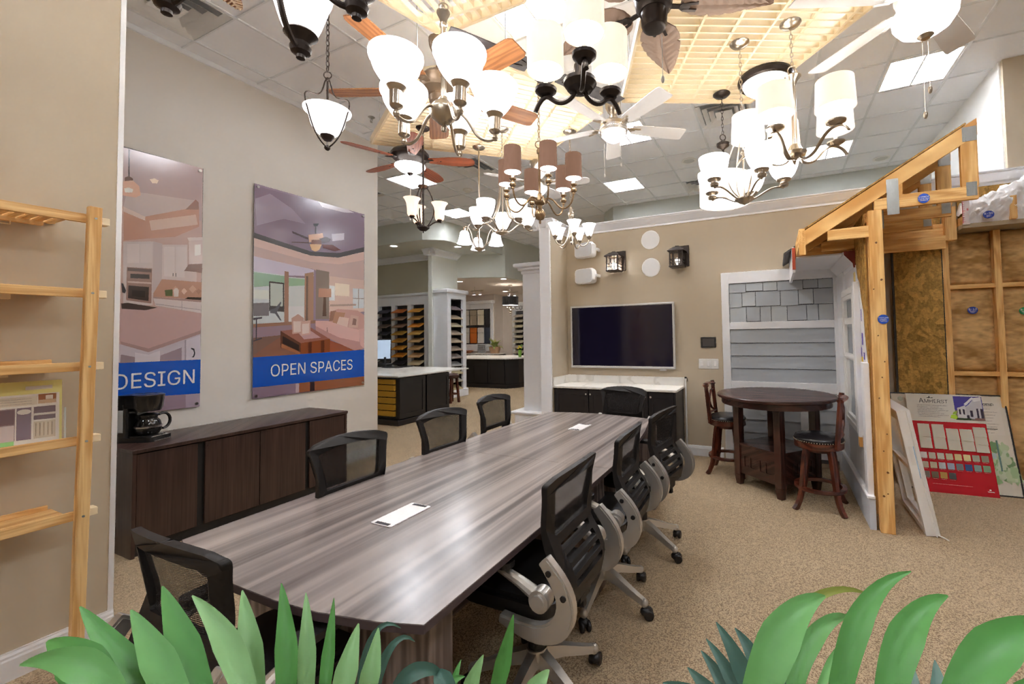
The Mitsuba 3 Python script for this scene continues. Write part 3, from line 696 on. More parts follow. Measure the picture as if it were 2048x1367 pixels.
# screen wall with its alcove return
struct('wall_back', box(-2.86, 6, TVY, TVY + .13, 0, 2.97), 'm_wall_beige', 'beige wall with the wall screen, open above its crown')
struct('wall_alcove', box(-2.86, -2.725, 5.13, TVY, 0, 2.97), 'm_wall_beige', 'short beige return wall beside the screen')
struct('trim_003', box(-2.872, -2.715, 5.10, 5.135, 0, 2.97, .004), 'm_trim', 'white end cap of the return wall', False)
def crown_run(a, b, nrm, z, h=.125, d=.1, name='trim', label='white crown moulding', m='m_trim'):
    a, b, nrm = np.array(a, float), np.array(b, float), np.array(nrm, float)
    q = trimesh.creation.extrude_polygon(Polygon(crown_profile(h, d)), np.linalg.norm(b - a), engine='earcut')
    e = (b - a) / np.linalg.norm(b - a)
    X = np.eye(4); X[:3, 0] = [*nrm, 0]; X[:3, 1] = [0, 0, 1]; X[:3, 2] = [*e, 0]; X[:3, 3] = [*a, z]
    q.apply_transform(X)
    if q.volume < 0: q.invert()
    return q
struct('trim_004', cat(crown_run((-2.63, TVY), (6, TVY), (0, -1), 2.965), box(-2.86, 6, TVY, TVY + .13, 2.97, 3.09)), 'm_trim', 'white crown moulding on the screen wall', False)
struct('trim_005', cat(crown_run((-2.725, 5.03), (-2.725, 5.66), (1, 0), 2.965), crown_run((-2.96, 5.11), (-2.625, 5.11), (0, -1), 2.965), crown_run((-2.86, 5.03), (-2.86, 5.78), (-1, 0), 2.965), box(-2.865, -2.72, 5.10, TVY, 2.97, 3.09)), 'm_trim', 'white crown moulding round the return wall', False)
baseboard('baseboard_back', (-1.06, TVY), (-.62, TVY), (0, -1))
# far upper walls seen over the screen wall
struct('wall_far', box(-3.03, 2.3, 8.575, 8.7, 0, CZ + .03), flat(196, 200, 194, .75), 'pale grey-green far wall above the screen wall')
struct('wall_far_corner', ext([(-3.03, 8.575), (-3.36, 8.92), (-3.36, 13.2), (-3.2, 13.2), (-3.2, 9.0), (-2.95, 8.7)], CZ + .03), flat(180, 182, 172, .75), 'grey-green canted corner of the far wall')
struct('wall_bulkhead', box(2.12, 6, 5.70, 8.7, 3.08, CZ + .03), 'm_white', 'white bulkhead at the upper right')
struct('wall_bulkhead_front', box(2.135, 6, 5.66, 5.70, 3.085, CZ + .01), 'm_wall_beige', 'beige textured front of the bulkhead')
# room behind the camera and to the right
struct('wall_right', box(5.9, 6.05, -6, 9, 0, CZ + .03), 'm_wall_pale')
struct('wall_behind', box(-5, 6, -6.1, -6, 0, CZ + .03), 'm_wall_pale')
struct('wall_hall_left', box(-12.1, -12, -6, 9, 0, CZ + .03), 'm_wall_green')
struct('wall_hall_front', box(-12, -5.0, .9, 1.0, 0, CZ + .03), 'm_wall_green')

# -- showroom beyond: soffit, shelf wall, pilaster, header, second room
SZ = 3.77
struct('ceiling_soffit', ext([(-12, 7.42), (-7.275, 7.48), (-6.88, 7.76), (-6.72, 9.9), (-7.9, 9.5), (-12, 9.5)], CZ + .03 - SZ, at=SZ), 'm_wall_green', 'dropped soffit over the sample shelves')
struct('wall_shelves', box(-12, -7.9, 8.9, 9.05, 0, SZ), flat(176, 170, 150, .75), 'olive-beige wall above the sample shelves')
struct('wall_pilaster', cat(box(-7.955, -7.865, 8.38, 9.35, 0, SZ), box(-7.955, -7.83, 8.38, 9.35, 2.76, SZ), box(-7.955, -7.83, 8.38, 8.40, 0, SZ)), flat(222, 223, 214, .7), 'pale pilaster beside the sample shelves')
struct('trim_006', cat(crown_run((-12, 8.9), (-7.93, 8.9), (0, -1), SZ - .16, .16, .12)), 'm_trim', 'white crown moulding over the sample shelves', False)
struct('trim_007', cat(crown_run((-7.83, 8.28), (-7.83, 9.4), (1, 0), SZ - .16, .16, .13), crown_run((-8.07, 8.38), (-7.70, 8.38), (0, -1), SZ - .16, .16, .13), box(-7.955, -7.83, 8.38, 9.4, SZ - .16, SZ)), 'm_trim', 'white capital moulding of the pilaster', False)
struct('wall_header', ext([(-7.83, 9.33), (-6.66, 9.93), (-6.58, 13.0), (-6.75, 13.0), (-6.83, 10.03), (-7.83, 9.5)], CZ + .03 - 3.14, at=3.14), 'm_wall_green', 'pale green header over the opening to the cabinet room')
R2 = Polygon([(-13, 9.2), (-7.7, 9.45), (-6.7, 9.95), (-6.6, 13), (-3.36, 13), (-3.36, 17), (-13, 17)])
struct('ceiling_cabinet_room', ext(R2, .06, at=3.17), flat(226, 214, 206, .8), 'warm white ceiling of the cabinet room')
struct('wall_cabinet_room', box(-13, -9.93, 14.0, 14.1, 0, 3.2), flat(206, 196, 188, .75), 'taupe wall of the cabinet room')
struct('wall_cabinet_room_right', box(-9.93, -3.3, 14.6, 14.7, 0, 3.2), flat(212, 202, 194, .75), 'taupe wall behind the flower vase')
struct('wall_cabinet_room_return', box(-9.99, -9.93, 14.0, 14.65, 0, 3.2), flat(200, 190, 182, .75))
struct('wall_cabinet_room_left', box(-13.1, -13, 9, 14.1, 0, 3.2), flat(206, 196, 188, .75))

# sample shelf unit with three niches
t = thing('sample_shelf_unit', 'tall white built-in with three dark niches of flooring samples', 'shelf unit')
niches = [(-10.17, -9.70), (-9.57, -9.10), (-8.963, -8.50)]
xs = [-10.6] + [v for n in niches for v in n] + [-8.0]
for a, b in zip(xs[0::2], xs[1::2]):
    part(t, 'stile', box(a, b, 8.80, 8.9, 0, 2.44), 'm_trim', False)
part(t, 'header', box(-10.6, -8.0, 8.80, 8.9, 2.42, 2.66), 'm_trim', False)
part(t, 'crown', box(-10.65, -7.96, 8.74, 8.9, 2.66, 2.73, .01), 'm_trim', False)
for a, b in niches:
    part(t, 'niche', cat(box(a, b, 8.895, 8.899, .1, 2.42), box(a, b, 8.80, 8.9, .05, .12)), flat(16, 14, 18), False, label='dark niche back')
NTH = ['topmost', 'second', 'third', 'fourth', 'fifth', 'sixth', 'seventh', 'eighth', 'ninth', 'tenth', 'eleventh', 'lowest']
def hue(c):
    r, g, b_ = c
    v = max(c)
    w = 'black' if v < 62 else 'dark' if v < 100 else 'mid' if v < 160 else 'pale'
    return w + (' golden' if r - b_ > 100 else ' brown' if r - b_ > 40 else ' beige' if r - b_ > 22 else ' grey')
def sample(x0, x1, y0, y1, z, col, lab, grp, axis=1, tilt=25, cat_='flooring sample'):
    # a board tipped towards the viewer (front edge low)
    m = box(-(x1 - x0) / 2, (x1 - x0) / 2, -(y1 - y0) / 2, (y1 - y0) / 2, -.012, .012, .002)
    m.apply_transform(rot([1, 0, 0] if axis == 1 else [0, 1, 0], tilt))
    m.apply_translation([(x0 + x1) / 2, (y0 + y1) / 2, z])
    solo('sample_board', m, flat(*col), lab, cat_, grp, False)
ncols = [[(40, 36, 46), (52, 46, 56), (84, 68, 58), (40, 38, 42), (48, 40, 40), (60, 50, 44), (52, 44, 40), (56, 50, 46)],
         [(150, 76, 24), (120, 92, 68), (110, 82, 60), (170, 128, 50), (166, 112, 40), (190, 130, 44), (178, 112, 30), (30, 26, 28)],
         [(196, 138, 52), (176, 134, 74), (196, 124, 42), (204, 164, 84), (178, 142, 92), (186, 148, 100), (196, 156, 108), (206, 190, 152), (170, 162, 150)]]
for (a, b), cols, nm in zip(niches, ncols, ('left', 'middle', 'right')):
    for k, c_ in enumerate(cols):
        z = 2.26 - .2 * k
        sample(a + .03, b - .02, 8.62, 8.86, z, c_, '%s flooring sample, %s from top in the %s niche of the shelf unit' % (hue(c_), NTH[k] if k else 'first', nm), 'flooring samples in the %s niche' % nm)
# sample tower
t = thing('sample_tower', 'white display tower with one tall dark niche of carpet and tile samples', 'display tower')
part(t, 'body', cat(box(-7.85, -7.43, 8.45, 8.49, 0, 2.62), box(-7.85, -7.43, 9.13, 9.17, 0, 2.62), box(-7.47, -7.40, 8.45, 8.585, 0, 2.62), box(-7.47, -7.40, 9.04, 9.17, 0, 2.62), box(-7.85, -7.40, 8.45, 9.17, 2.50, 2.64)), 'm_trim', False)
part(t, 'crown', box(-7.9, -7.34, 8.40, 9.22, 2.64, 2.74, .02), 'm_trim', False)
part(t, 'plinth', box(-7.9, -7.36, 8.41, 9.21, 0, .19, .01), 'm_trim', False)
part(t, 'niche', cat(box(-7.72, -7.70, 8.49, 9.13, .15, 2.6), box(-7.7, -7.46, 8.58, 8.59, .2, 2.5), box(-7.7, -7.46, 9.035, 9.045, .2, 2.5)), flat(18, 16, 20), False, label='dark niche')
tcols = [(110, 98, 100), (196, 178, 150), (198, 186, 158), (186, 170, 152), (196, 178, 154), (182, 164, 146), (150, 138, 130), (168, 168, 166), (206, 190, 152), (176, 172, 156), (190, 172, 128), (200, 182, 142)]
for k, c_ in enumerate(tcols):
    sample(-7.62, -7.38, 8.60, 9.03, 2.24 - .2 * k if k else 2.27, c_, '%s sample, %s from the top in the niche of the white tower' % (hue(c_), 'first' if k == 0 else 'twelfth' if k == 11 else NTH[k]), 'samples in the white tower', 0, 25, 'carpet sample')

# reception island with sample drawers
t = thing('reception_island', 'black island with pale stone top and golden drawer fronts', 'counter')
part(t, 'body', cat(box(-8.2, -6.03, 5.64, 6.9, .1, .84, .004)), 'm_cabinet', False)
part(t, 'plinth', box(-8.2, -5.99, 5.58, 6.95, 0, .10, .01), 'm_cabinet', False)
for y0, y1 in ((5.62, 6.23), (6.27, 6.88)):
    part(t, 'side_panel', cat(box(-6.03, -6.0, y0, y1, .12, .83), box(-6.0, -5.99, y0, y0 + .07, .12, .83), box(-6.0, -5.99, y1 - .07, y1, .12, .83), box(-6.0, -5.99, y0, y1, .12, .2), box(-6.0, -5.99, y0, y1, .76, .83)), 'm_cabinet', False)
for z0, z1 in ((.155, .245), (.262, .36), (.378, .476), (.494, .59), (.606, .70), (.716, .80)):
    part(t, 'drawer', box(-7.6, -6.11, 5.60, 5.65, z0, z1, .004), flat(196, 148, 44), False, label='golden wood drawer front')
part(t, 'worktop', box(-8.2, -5.95, 5.54, 7.45, .845, .875, .005), 'm_quartz', False)
t = thing('computer_monitor', 'black point-of-sale monitor with lit screen on the reception island', 'monitor')
a = rot([0, 0, 1], 38)
mm = box(-.155, .155, -.02, .02, 0, .49, .01); mm.apply_transform(rot([1, 0, 0], -8)); mm.apply_transform(a); mm.apply_translation([-8.15, 7.18, 1.03])
part(t, 'housing', mm, 'm_black', False)
mm = box(-.14, .14, -.0215, -.0205, .03, .46); mm.apply_transform(rot([1, 0, 0], -8)); mm.apply_transform(a); mm.apply_translation([-8.15, 7.18, 1.03])
part(t, 'screen', mm, flat(150, 168, 190), False, emit=[.14, .17, .21], label='pale blue lit screen')
part(t, 'stand', cat(box(-8.2, -8.1, 7.17, 7.23, .875, 1.1, .01), box(-8.3, -8.0, 7.1, 7.3, .875, .96, .02)), 'm_black', False)
solo('cash_tray', box(-7.98, -7.5, 6.95, 7.42, .875, .885, .003), 'm_black', 'flat black tray under the monitor', 'tray')
def bar_stool_simple(x, y, h, lab):
    t = thing('wooden_stool', lab, 'stool')
    part(t, 'seat', moved(lathe([(0, 0), (.16, .0), (.185, .03), (.185, .07), (.15, .10), (0, .11)], 20), (x, y, h - .11)), flat(58, 34, 28, .3))
    part(t, 'foot_ring', cat(*[beam((x + .15 * math.cos(q), y + .15 * math.sin(q), .2), (x + .15 * math.cos(q + math.pi / 2), y + .15 * math.sin(q + math.pi / 2), .2), .03, .03) for q in np.arange(4) * math.pi / 2 + .6]), 'm_mahogany', grain=0)
    for q in np.arange(4) * math.pi / 2 + .6:
        part(t, 'leg', beam((x + .12 * math.cos(q), y + .12 * math.sin(q), h - .11), (x + .17 * math.cos(q), y + .17 * math.sin(q), 0), .045, .045), 'm_mahogany', grain=2)
bar_stool_simple(-6.94, 8.05, .68, 'brown leather-topped wooden stool beside the white sample tower')
bar_stool_simple(-6.45, 10.95, .68, 'brown wooden stool at the right of the dark cabinet-room island')

# column beside the return wall
t = thing('white_column', 'square white column on a pedestal, left of the beige return wall', 'column')
part(t, 'shaft', cat(box(-3.57, -3.2, 5.8, 6.15, .38, 2.56, .004), box(-3.53, -3.24, 5.795, 5.8, .5, 2.45)), 'm_trim', False)
part(t, 'capital', cat(box(-3.59, -3.18, 5.78, 6.17, 2.50, 2.55, .006), box(-3.63, -3.14, 5.74, 6.21, 2.55, 2.60, .012), box(-3.68, -3.09, 5.69, 6.26, 2.60, 2.66, .01)), 'm_trim', False)
part(t, 'pedestal', cat(box(-3.68, -3.1, 5.70, 6.25, 0, .35, .004), box(-3.73, -3.05, 5.65, 6.3, .35, .385, .008)), 'm_trim', False)

# cabinet room
t = thing('cabinet_island', 'dark cabinet-room island with angled end and pale top', 'counter')
isl = Polygon([(-9.6, 10.55), (-8.45, 10.62), (-7.15, 10.62), (-6.9, 11.0), (-6.9, 12.2), (-9.6, 12.2)])
part(t, 'body', ext(isl.buffer(-.05, join_style=2), .74, at=.1), 'm_cabinet', False)
part(t, 'plinth', ext(isl, .12, at=0), 'm_cabinet', False)
for a, b in ((-8.38, -7.82), (-7.78, -7.22)):
    part(t, 'panel', cat(box(a, b, 10.655, 10.67, .15, .82), box(a, a + .07, 10.645, 10.66, .15, .82), box(b - .07, b, 10.645, 10.66, .15, .82), box(a, b, 10.645, 10.66, .15, .23), box(a, b, 10.645, 10.66, .74, .82)), 'm_cabinet', False)
part(t, 'worktop', ext(isl.buffer(.06, join_style=2), .035, at=.85), 'm_quartz', False)
t = thing('base_cabinet', 'dark base cabinets with pale worktop along the cabinet-room wall', 'cabinet')
part(t, 'body', box(-12.5, -9.4, 13.4, 13.99, 0, .84), 'm_cabinet', False)
part(t, 'worktop', box(-12.5, -9.35, 13.35, 13.99, .845, .88), 'm_quartz', False)
t = thing('door_display', 'white framed wall display of cabinet door samples', 'display board')
part(t, 'frame', cat(box(-11.9, -9.98, 13.9, 14.0, 2.60, 2.82), box(-10.05, -9.97, 13.9, 14.0, .95, 2.82), box(-11.9, -9.98, 13.9, 14.0, .95, 1.22)), 'm_trim', False)
part(t, 'crown', box(-11.9, -9.88, 13.82, 14.0, 2.80, 2.92, .02), 'm_trim', False)
part(t, 'backing', box(-11.9, -10.05, 13.96, 14.0, 1.22, 2.6), flat(26, 24, 26), False)
part(t, 'rail', box(-11.9, -10.3, 13.94, 13.97, 1.88, 1.96), flat(30, 26, 28), False)
for z0, z1, cols in ((1.97, 2.57, [(226, 222, 216), (168, 152, 132), (234, 226, 206), (30, 28, 30)]), (1.26, 1.87, [(220, 218, 214), (176, 92, 32), (230, 228, 224), (36, 42, 56)])):
    for (a, b), c_ in zip(((-11.5, -11.09), (-11.04, -10.72), (-10.67, -10.37), (-10.345, -10.06)), cols):
        zz = z1 - .2
        solo('cabinet_door_sample', cat(*[cat(box(a, b, 13.93, 13.95, q0, q1, .004), box(a, a + .05, 13.918, 13.932, q0, q1), box(b - .05, b, 13.918, 13.932, q0, q1), box(a, b, 13.918, 13.932, q0, q0 + .05), box(a, b, 13.918, 13.932, q1 - .05, q1)) for q0, q1 in ((z0, zz - .01), (zz, z1))]), flat(*c_),
             {(226, 222, 216): 'white cabinet door sample at the upper left of the door display', (168, 152, 132): 'taupe glazed cabinet door sample in the upper row', (234, 226, 206): 'cream cabinet door sample in the upper row', (30, 28, 30): 'black cabinet door sample in the upper row', (220, 218, 214): 'white cabinet door sample at the lower left of the door display', (176, 92, 32): 'orange-brown wooden cabinet door sample in the lower row', (230, 228, 224): 'white cabinet door sample right of the orange-brown one', (36, 42, 56): 'dark blue-grey cabinet door sample in the lower row'}[c_], 'cabinet door', smooth=False)
def leaf_blade(base, tip, w, up, bow=.2, n=7, thick=.0):
    base, tip, up = np.array(base, float), np.array(tip, float), np.array(up, float)
    d = tip - base; ln = np.linalg.norm(d); d /= ln
    up = up - d * (up @ d); up /= np.linalg.norm(up); s = np.cross(d, up)
    V, F = [], []
    for i in range(n + 1):
        q = i / n
        c = base + d * ln * q + up * bow * ln * (4 * q * (1 - q)) * .5
        ww = w * (math.sin(math.pi * min(.98, .12 + q * .86)) ** .8) * .5 + 0.0005
        V += [c - s * ww + up * ww * .18, c, c + s * ww + up * ww * .18]
    for i in range(n):
        a = 3 * i
        F += [[a, a + 1, a + 4], [a, a + 4, a + 3], [a + 1, a + 2, a + 5], [a + 1, a + 5, a + 4]]
    return M(V, F)
t = thing('potted_plant', 'leafy green plant in a woven basket on the cabinet-room worktop', 'plant')
part(t, 'basket', moved(lathe([(0, 0), (.16, 0), (.21, .14), (.22, .24), (.20, .24), (.19, .1), (0, .06)], 20), (-9.7, 13.7, .88)), flat(176, 140, 110))
for k in range(22):
    q = k * 2.4; e = .15 + .8 * ((k * 7) % 10) / 10
    part(t, 'leaf', leaf_blade((-9.7 + .05 * math.cos(q), 13.7 + .05 * math.sin(q), 1.1), (-9.7 + .38 * math.cos(q) * (1.1 - e * .5), 13.7 + .3 * math.sin(q), 1.1 + .58 * e - .15), .11, (0, 0, 1), .35), flat(150 + 6 * (k % 5), 160 + 5 * (k % 4), 96 + 6 * (k % 3), .5), True)
t = thing('flower_vase', 'green glass vase with yellow flowers on the cabinet-room island', 'vase')
part(t, 'vase', moved(lathe([(0, 0), (.04, 0), (.055, .12), (.05, .22), (.045, .22), (.05, .12), (0, .02)], 16), (-7.05, 11.25, .885)), flat(110, 150, 60, .2))
for k in range(7):
    q = k * 2.4
    part(t, 'flower', ball((-7.05 + .06 * math.cos(q), 11.25 + .06 * math.sin(q), 1.15 + .03 * (k % 4)), .035, (1, 1, .7), 1), flat(214, 190, 60) if k % 3 else flat(96, 130, 56))
t = thing('serving_bowl', 'long brown wooden bowl on the cabinet-room worktop', 'bowl')
part(t, 'bowl', moved(lathe([(0, .0), (.15, .0), (.28, .10), (.26, .10), (.14, .03), (0, .03)], 20), (-10.95, 13.6, .88), s=1), flat(120, 66, 36))
t = thing('swatch_rack', 'small grey acrylic rack of swatches on the cabinet-room worktop', 'swatch rack')
part(t, 'panel', box(-10.45, -10.07, 13.62, 13.65, .88, 1.24), flat(168, 170, 174), False)
for i in range(4):
    for k in range(4):
        part(t, 'knob', box(-10.42 + .09 * i, -10.37 + .09 * i, 13.59, 13.62, .92 + .08 * k, .95 + .08 * k), flat(120, 116, 112), False)
# colour centre shelf
t = thing('color_shelf_unit', 'white display with dark niche and raised black letters', 'shelf unit')
part(t, 'frame', cat(box(-9.42, -9.30, 14.5, 14.6, 0, 2.75), box(-9.42, -6.5, 14.5, 14.6, 2.5, 2.75), box(-9.45, -6.5, 14.46, 14.6, 2.75, 2.84)), 'm_trim', False)
part(t, 'niche', box(-9.3, -6.5, 14.59, 14.599, 0, 2.5), flat(22, 20, 24), False)
part(t, 'lettering', text('COLORS', .16, (-9.27, 14.497, 2.54), (1, 0, 0), (0, 0, 1), .004), flat(34, 32, 34), False, label='black letters spelling COLORS')
for k in range(8):
    sample(-9.27, -8.85, 14.28, 14.5, 2.3 - .2 * k, (176 + 8 * (k % 3), 168 + 8 * (k % 3), 156), 'pale sample, %s from the top in the niche under the black letters' % (NTH[k] if k else 'first'), 'samples under the black letters', 1, 25, 'countertop sample')
# drum pendant in the cabinet room
t = thing('drum_pendant', 'black drum pendant with crystal drops in the cabinet room', 'pendant light')
px, py = -7.67, 11.7
part(t, 'canopy', disc((px, py, 3.155), .07, .03), 'm_nickel')
part(t, 'chain', tube([(px, py, 3.15), (px, py, 2.75)], .006, 6), 'm_nickel')
part(t, 'shade', moved(lathe([(.25, 0), (.255, 0), (.255, .27), (.25, .27), (.25, 0)], 32), (px, py, 2.51)), flat(24, 20, 20))
part(t, 'diffuser', disc((px, py, 2.515), .245, .006), 'm_white', emit=[5, 4.6, 4])
for k in range(5):
    q = k * 1.257
    part(t, 'drop', ball((px + .1 * math.cos(q), py + .1 * math.sin(q), 2.42 - .03 * (k % 3)), .02, (1, 1, 2.2), 1), 'm_nickel')
part(t, 'finial', cat(ball((px, py, 2.34), .045, (1, 1, 1), 1), ball((px, py, 2.26), .03, sub=1), ball((px, py, 2.2), .02, (1, 1, 1.6), 1)), 'm_nickel')
for (x, y), lab in (((-8.9, 11.6), 'track light cluster over the cabinet-room island, left of the drum pendant'), ((-8.2, 12.6), 'track light cluster just left of the black drum pendant'), ((-7.1, 12.6), 'track light cluster right of the black drum pendant')):
    t = thing('track_light', lab, 'track light')
    part(t, 'rail', box(x - .25, x + .25, y - .015, y + .015, 3.02, 3.05), 'm_nickel', False)
    part(t, 'hanger', cat(tube([(x - .1, y, 3.05), (x - .1, y, 3.17)], .006, 6)), 'm_nickel')
    for dx in (-.12, .12):
        part(t, 'spot_head', moved(lathe([(0, .09), (.03, .09), (.05, 0), (.045, 0), (.028, .08)], 14), (x + dx, y, 2.90), rx=0), 'm_chrome')
        part(t, 'bulb', disc((x + dx, y, 2.905), .04, .01), 'm_white', emit=[60, 57, 52])
for (x, y, z), lab in (((-8.38, 7.68, SZ), 'recessed downlight in the soffit over the reception island'), ((-7.1, 8.5, SZ), 'recessed downlight in the soffit beside the pilaster crown'), ((-8.49, 10.25, 3.17), 'recessed downlight in the cabinet-room ceiling at left'), ((-7.04, 10.4, 3.17), 'recessed downlight in the cabinet-room ceiling near the header'),
                        *(((x_, y_, 3.17), 'recessed downlight in the cabinet-room ceiling, ' + w_) for x_, y_, w_ in ((-9.6, 12.6, 'above the dark island'), (-8.0, 13.2, 'behind the drum pendant'), (-10.8, 12.0, 'left of the dark island'), (-6.2, 12.4, 'right of the drum pendant'), (-9.0, 13.4, 'before the leafy plant')))):
    t = thing('downlight', lab, 'downlight')
    part(t, 'rim', moved(lathe([(.07, .0), (.1, -.006), (.105, 0), (.105, .008), (.07, .008)], 24), (x, y, z)), 'm_white')
    part(t, 'lamp', disc((x, y, z - .002), .07, .008), 'm_white', emit=[110, 104, 96])
# ================================================================== wall pieces and furniture of the meeting corner
# -- posters
def art(rows, u0, v0, u1, v1):
    f = Flat(); clip = sbox(u0, v0, u1, v1)
    for pts, c in rows: f.poly(pts, c)
    return f, clip
def poster(lab, rows, y0, y1, z0, z1, word, wy0, wy1, wz, wh):
    t = thing('wall_poster', lab, 'poster')
    x = PX + .022
    part(t, 'board', box(PX + .012, x, y0, y1, z0, z1, .002), flat(120, 116, 118), False)
    f, clip = art(rows, y0, z0, y1, z1)
    m, col = f.build((x + .0004, 0, 0), (0, 1, 0), (0, 0, 1), .00008, clip)
    part(t, 'print', m, 'm_poster', color=col)
    tm = meshkit.text_mesh(word, 1.0, .01)
    b = tm.bounds
    tm.apply_translation([-b[0][0], 0, 0])
    tm.apply_scale([(wy1 - wy0) / (b[1][0] - b[0][0]), wh, .1])
    X = np.eye(4); X[:3, 0], X[:3, 1], X[:3, 2], X[:3, 3] = (0, 1, 0), (0, 0, 1), (1, 0, 0), (x + .0085, wy0, wz)
    tm.apply_transform(X)
    part(t, 'lettering', tm, flat(240, 240, 242), False, label='white capitals reading ' + word)
    for yy in (y0 + .03, y1 - .03):
        for zz in (z0 + .03, z1 - .03):
            part(t, 'standoff', cat(disc((x + .008, yy, zz), .013, .016, 0), disc((PX + .007, yy, zz), .01, .014, 0)), 'm_chrome')
poster('large glossy living room poster with a blue OPEN SPACES band', P2_ART, 2.625, 3.945, .945, 3.16, 'OPEN SPACES', 2.796, 3.766, 1.157, .125)
poster('large glossy kitchen poster with a blue DESIGN band, partly hidden by the near wall', P1_ART, .88, 2.185, .945, 3.16, 'DESIGN', 1.605, 2.137, 1.163, .125)

# -- credenza
t = thing('credenza', 'long low dark espresso credenza under the posters', 'credenza')
cx0, cx1, cy0, cy1, ct = PX + .02, -4.2, 1.505, 3.215, .77
part(t, 'top', box(cx0, cx1 + .012, cy0 - .006, cy1 + .006, ct - .028, ct, .003), 'm_espresso', False)
part(t, 'end_panel', box(cx0, cx1, cy0, cy0 + .022, .0, ct - .03), 'm_espresso', False)
part(t, 'end_panel', box(cx0, cx1, cy1 - .022, cy1, .0, ct - .03), 'm_espresso', False)
part(t, 'carcass', box(cx0, cx1 - .03, cy0 + .022, cy1 - .022, .07, ct - .03), 'm_black', False)
part(t, 'plinth', box(cx0, cx1 - .03, cy0 + .022, cy1 - .022, 0, .07), 'm_black', False)
for a, b in ((1.53, 1.895), (1.945, 2.353), (2.358, 2.768), (2.81, 3.19)):
    d = part(t, 'door', box(cx1 - .025, cx1 - .004, a, b, .08, ct - .036, .002), 'm_espresso', False)
for y in (1.965, 2.83):
    part(t, 'lock', disc((cx1 - .003, y, .70), .008, .006, 0), 'm_bronze')

# -- coffee maker
t = thing('coffee_maker', 'black drip coffee maker with glass carafe at the left end of the credenza', 'coffee maker')
CM = XF((-4.56, 1.70, ct), 28)
def cm(name, m, mt, **kw): return part(t, name, m, mt, tw=CM, **kw)
b0 = ext(rpoly(-.13, .14, -.10, .10, .04), .035, at=0)
cm('base', cat(b0, ext(rpoly(-.06, .11, -.085, .085, .04), .01, at=.035)), 'm_gloss_black')
cm('control_panel', M([(.141, -.07, .004), (.141, .07, .004), (.115, .07, .038), (.115, -.07, .038)], [(0, 1, 2), (0, 2, 3)]), 'm_silver', smooth=False, label='silver control strip with a round switch')
cm('switch', moved(disc((0, 0, 0), .012, .006, 0), (.131, .0, .022)), 'm_black')
cm('column', cat(ext(rpoly(-.13, -.05, -.10, .10, .03), .26, at=.03), ext(rpoly(-.13, -.10, -.095, .095, .02), .05, at=.27)), 'm_gloss_black')
hop = lathe([(0, .23), (.075, .23), (.088, .26), (.098, .345), (.1, .355), (.085, .362), (0, .362)], 32)
cm('brew_basket', cat(moved(hop, (.025, 0, 0)), ext(rpoly(-.13, .03, -.098, .098, .03), .1, at=.262)), 'm_gloss_black')
cm('water_gauge', box(-.11, -.07, -.104, -.1, .08, .25), flat(180, 184, 186), smooth=False)
cm('carafe', moved(lathe([(0, .0), (.06, .0), (.078, .03), (.08, .06), (.07, .1), (.052, .125), (.056, .14), (.05, .14), (.0, .13)], 32), (.03, 0, .047)), 'm_glassblack', label='dark glass carafe')
cm('carafe_band', moved(lathe([(.079, .0), (.083, .002), (.083, .014), (.077, .016)], 32), (.03, 0, .10)), 'm_chrome')
cm('carafe_lid', moved(lathe([(0, .0), (.056, .0), (.058, .014), (.03, .026), (0, .028)], 28), (.03, 0, .186)), 'm_gloss_black')
cm('handle', tube(spline([(.06, .055, .19), (.075, .115, .185), (.08, .135, .14), (.075, .12, .09), (.065, .085, .075)], 22), .012, 8, flat_=(1, .8)), 'm_black')

# -- ladder shelf
t = thing('ladder_shelf', 'light pine leaning ladder shelf against the near beige wall', 'shelf')
LY = .905
LX = lambda z: -3.05 + .09 * z / 2.2
for y in (LY, LY - 1.0):
    part(t, 'leg', beam((LX(0), y, .0), (LX(2.2), y, 2.2), .045, .036, (0, 1, 0), .003), 'm_pine', grain=2, smooth=False)
for k, (z, slat) in enumerate(((2.153, 1), (1.795, 0), (1.444, 0), (1.091, 1), (.737, 0))):
    xf = LX(z) - .018
    sh = part(t, 'shelf', box(xf - .02, xf, LY - 1.07, LY + .02, z - .03, z + .012, .002), 'm_pine', grain=1, smooth=False)
    part(sh, 'end_block', box(xf - .06, xf - .005, LY + .02, LY + .062, z - .028, z + .008, .002), 'm_lattice', False)
    part(sh, 'back_rail', box(-3.252, -3.235, LY - .98, LY - .05, z - .012, z + .024, .002), 'm_pine', grain=1, smooth=False)
    if slat:
        for q in range(24):
            y = LY - .075 - .042 * q
            part(sh, 'slat', box(-3.238, xf - .018, y - .013, y + .013, z - .016, z - .006, .001), 'm_pine', grain=0, smooth=False)
        part(sh, 'cleat', cat(box(-3.225, -3.195, LY - .97, LY - .10, z - .034, z - .016)), 'm_pine', grain=1, smooth=False)
        part(sh, 'hook', tube([(-3.2, LY - .2, z - .03), (-3.2, LY - .2, z - .05), (-3.2, LY - .23, z - .05), (-3.2, LY - .23, z - .03)], .003, 6), 'm_lattice')
    else:
        part(sh, 'board', box(-3.24, xf - .018, LY - .97, LY - .04, z - .014, z + .004, .001), 'm_pine', grain=1, smooth=False)
        part(sh, 'clip', box(-3.15, -3.115, LY - .24, LY - .21, z - .045, z - .014), 'm_lattice', False)
    part(t, 'screw', disc((LX(z) + .0185, LY, z - .01), .005, .004, 0), 'm_galv')

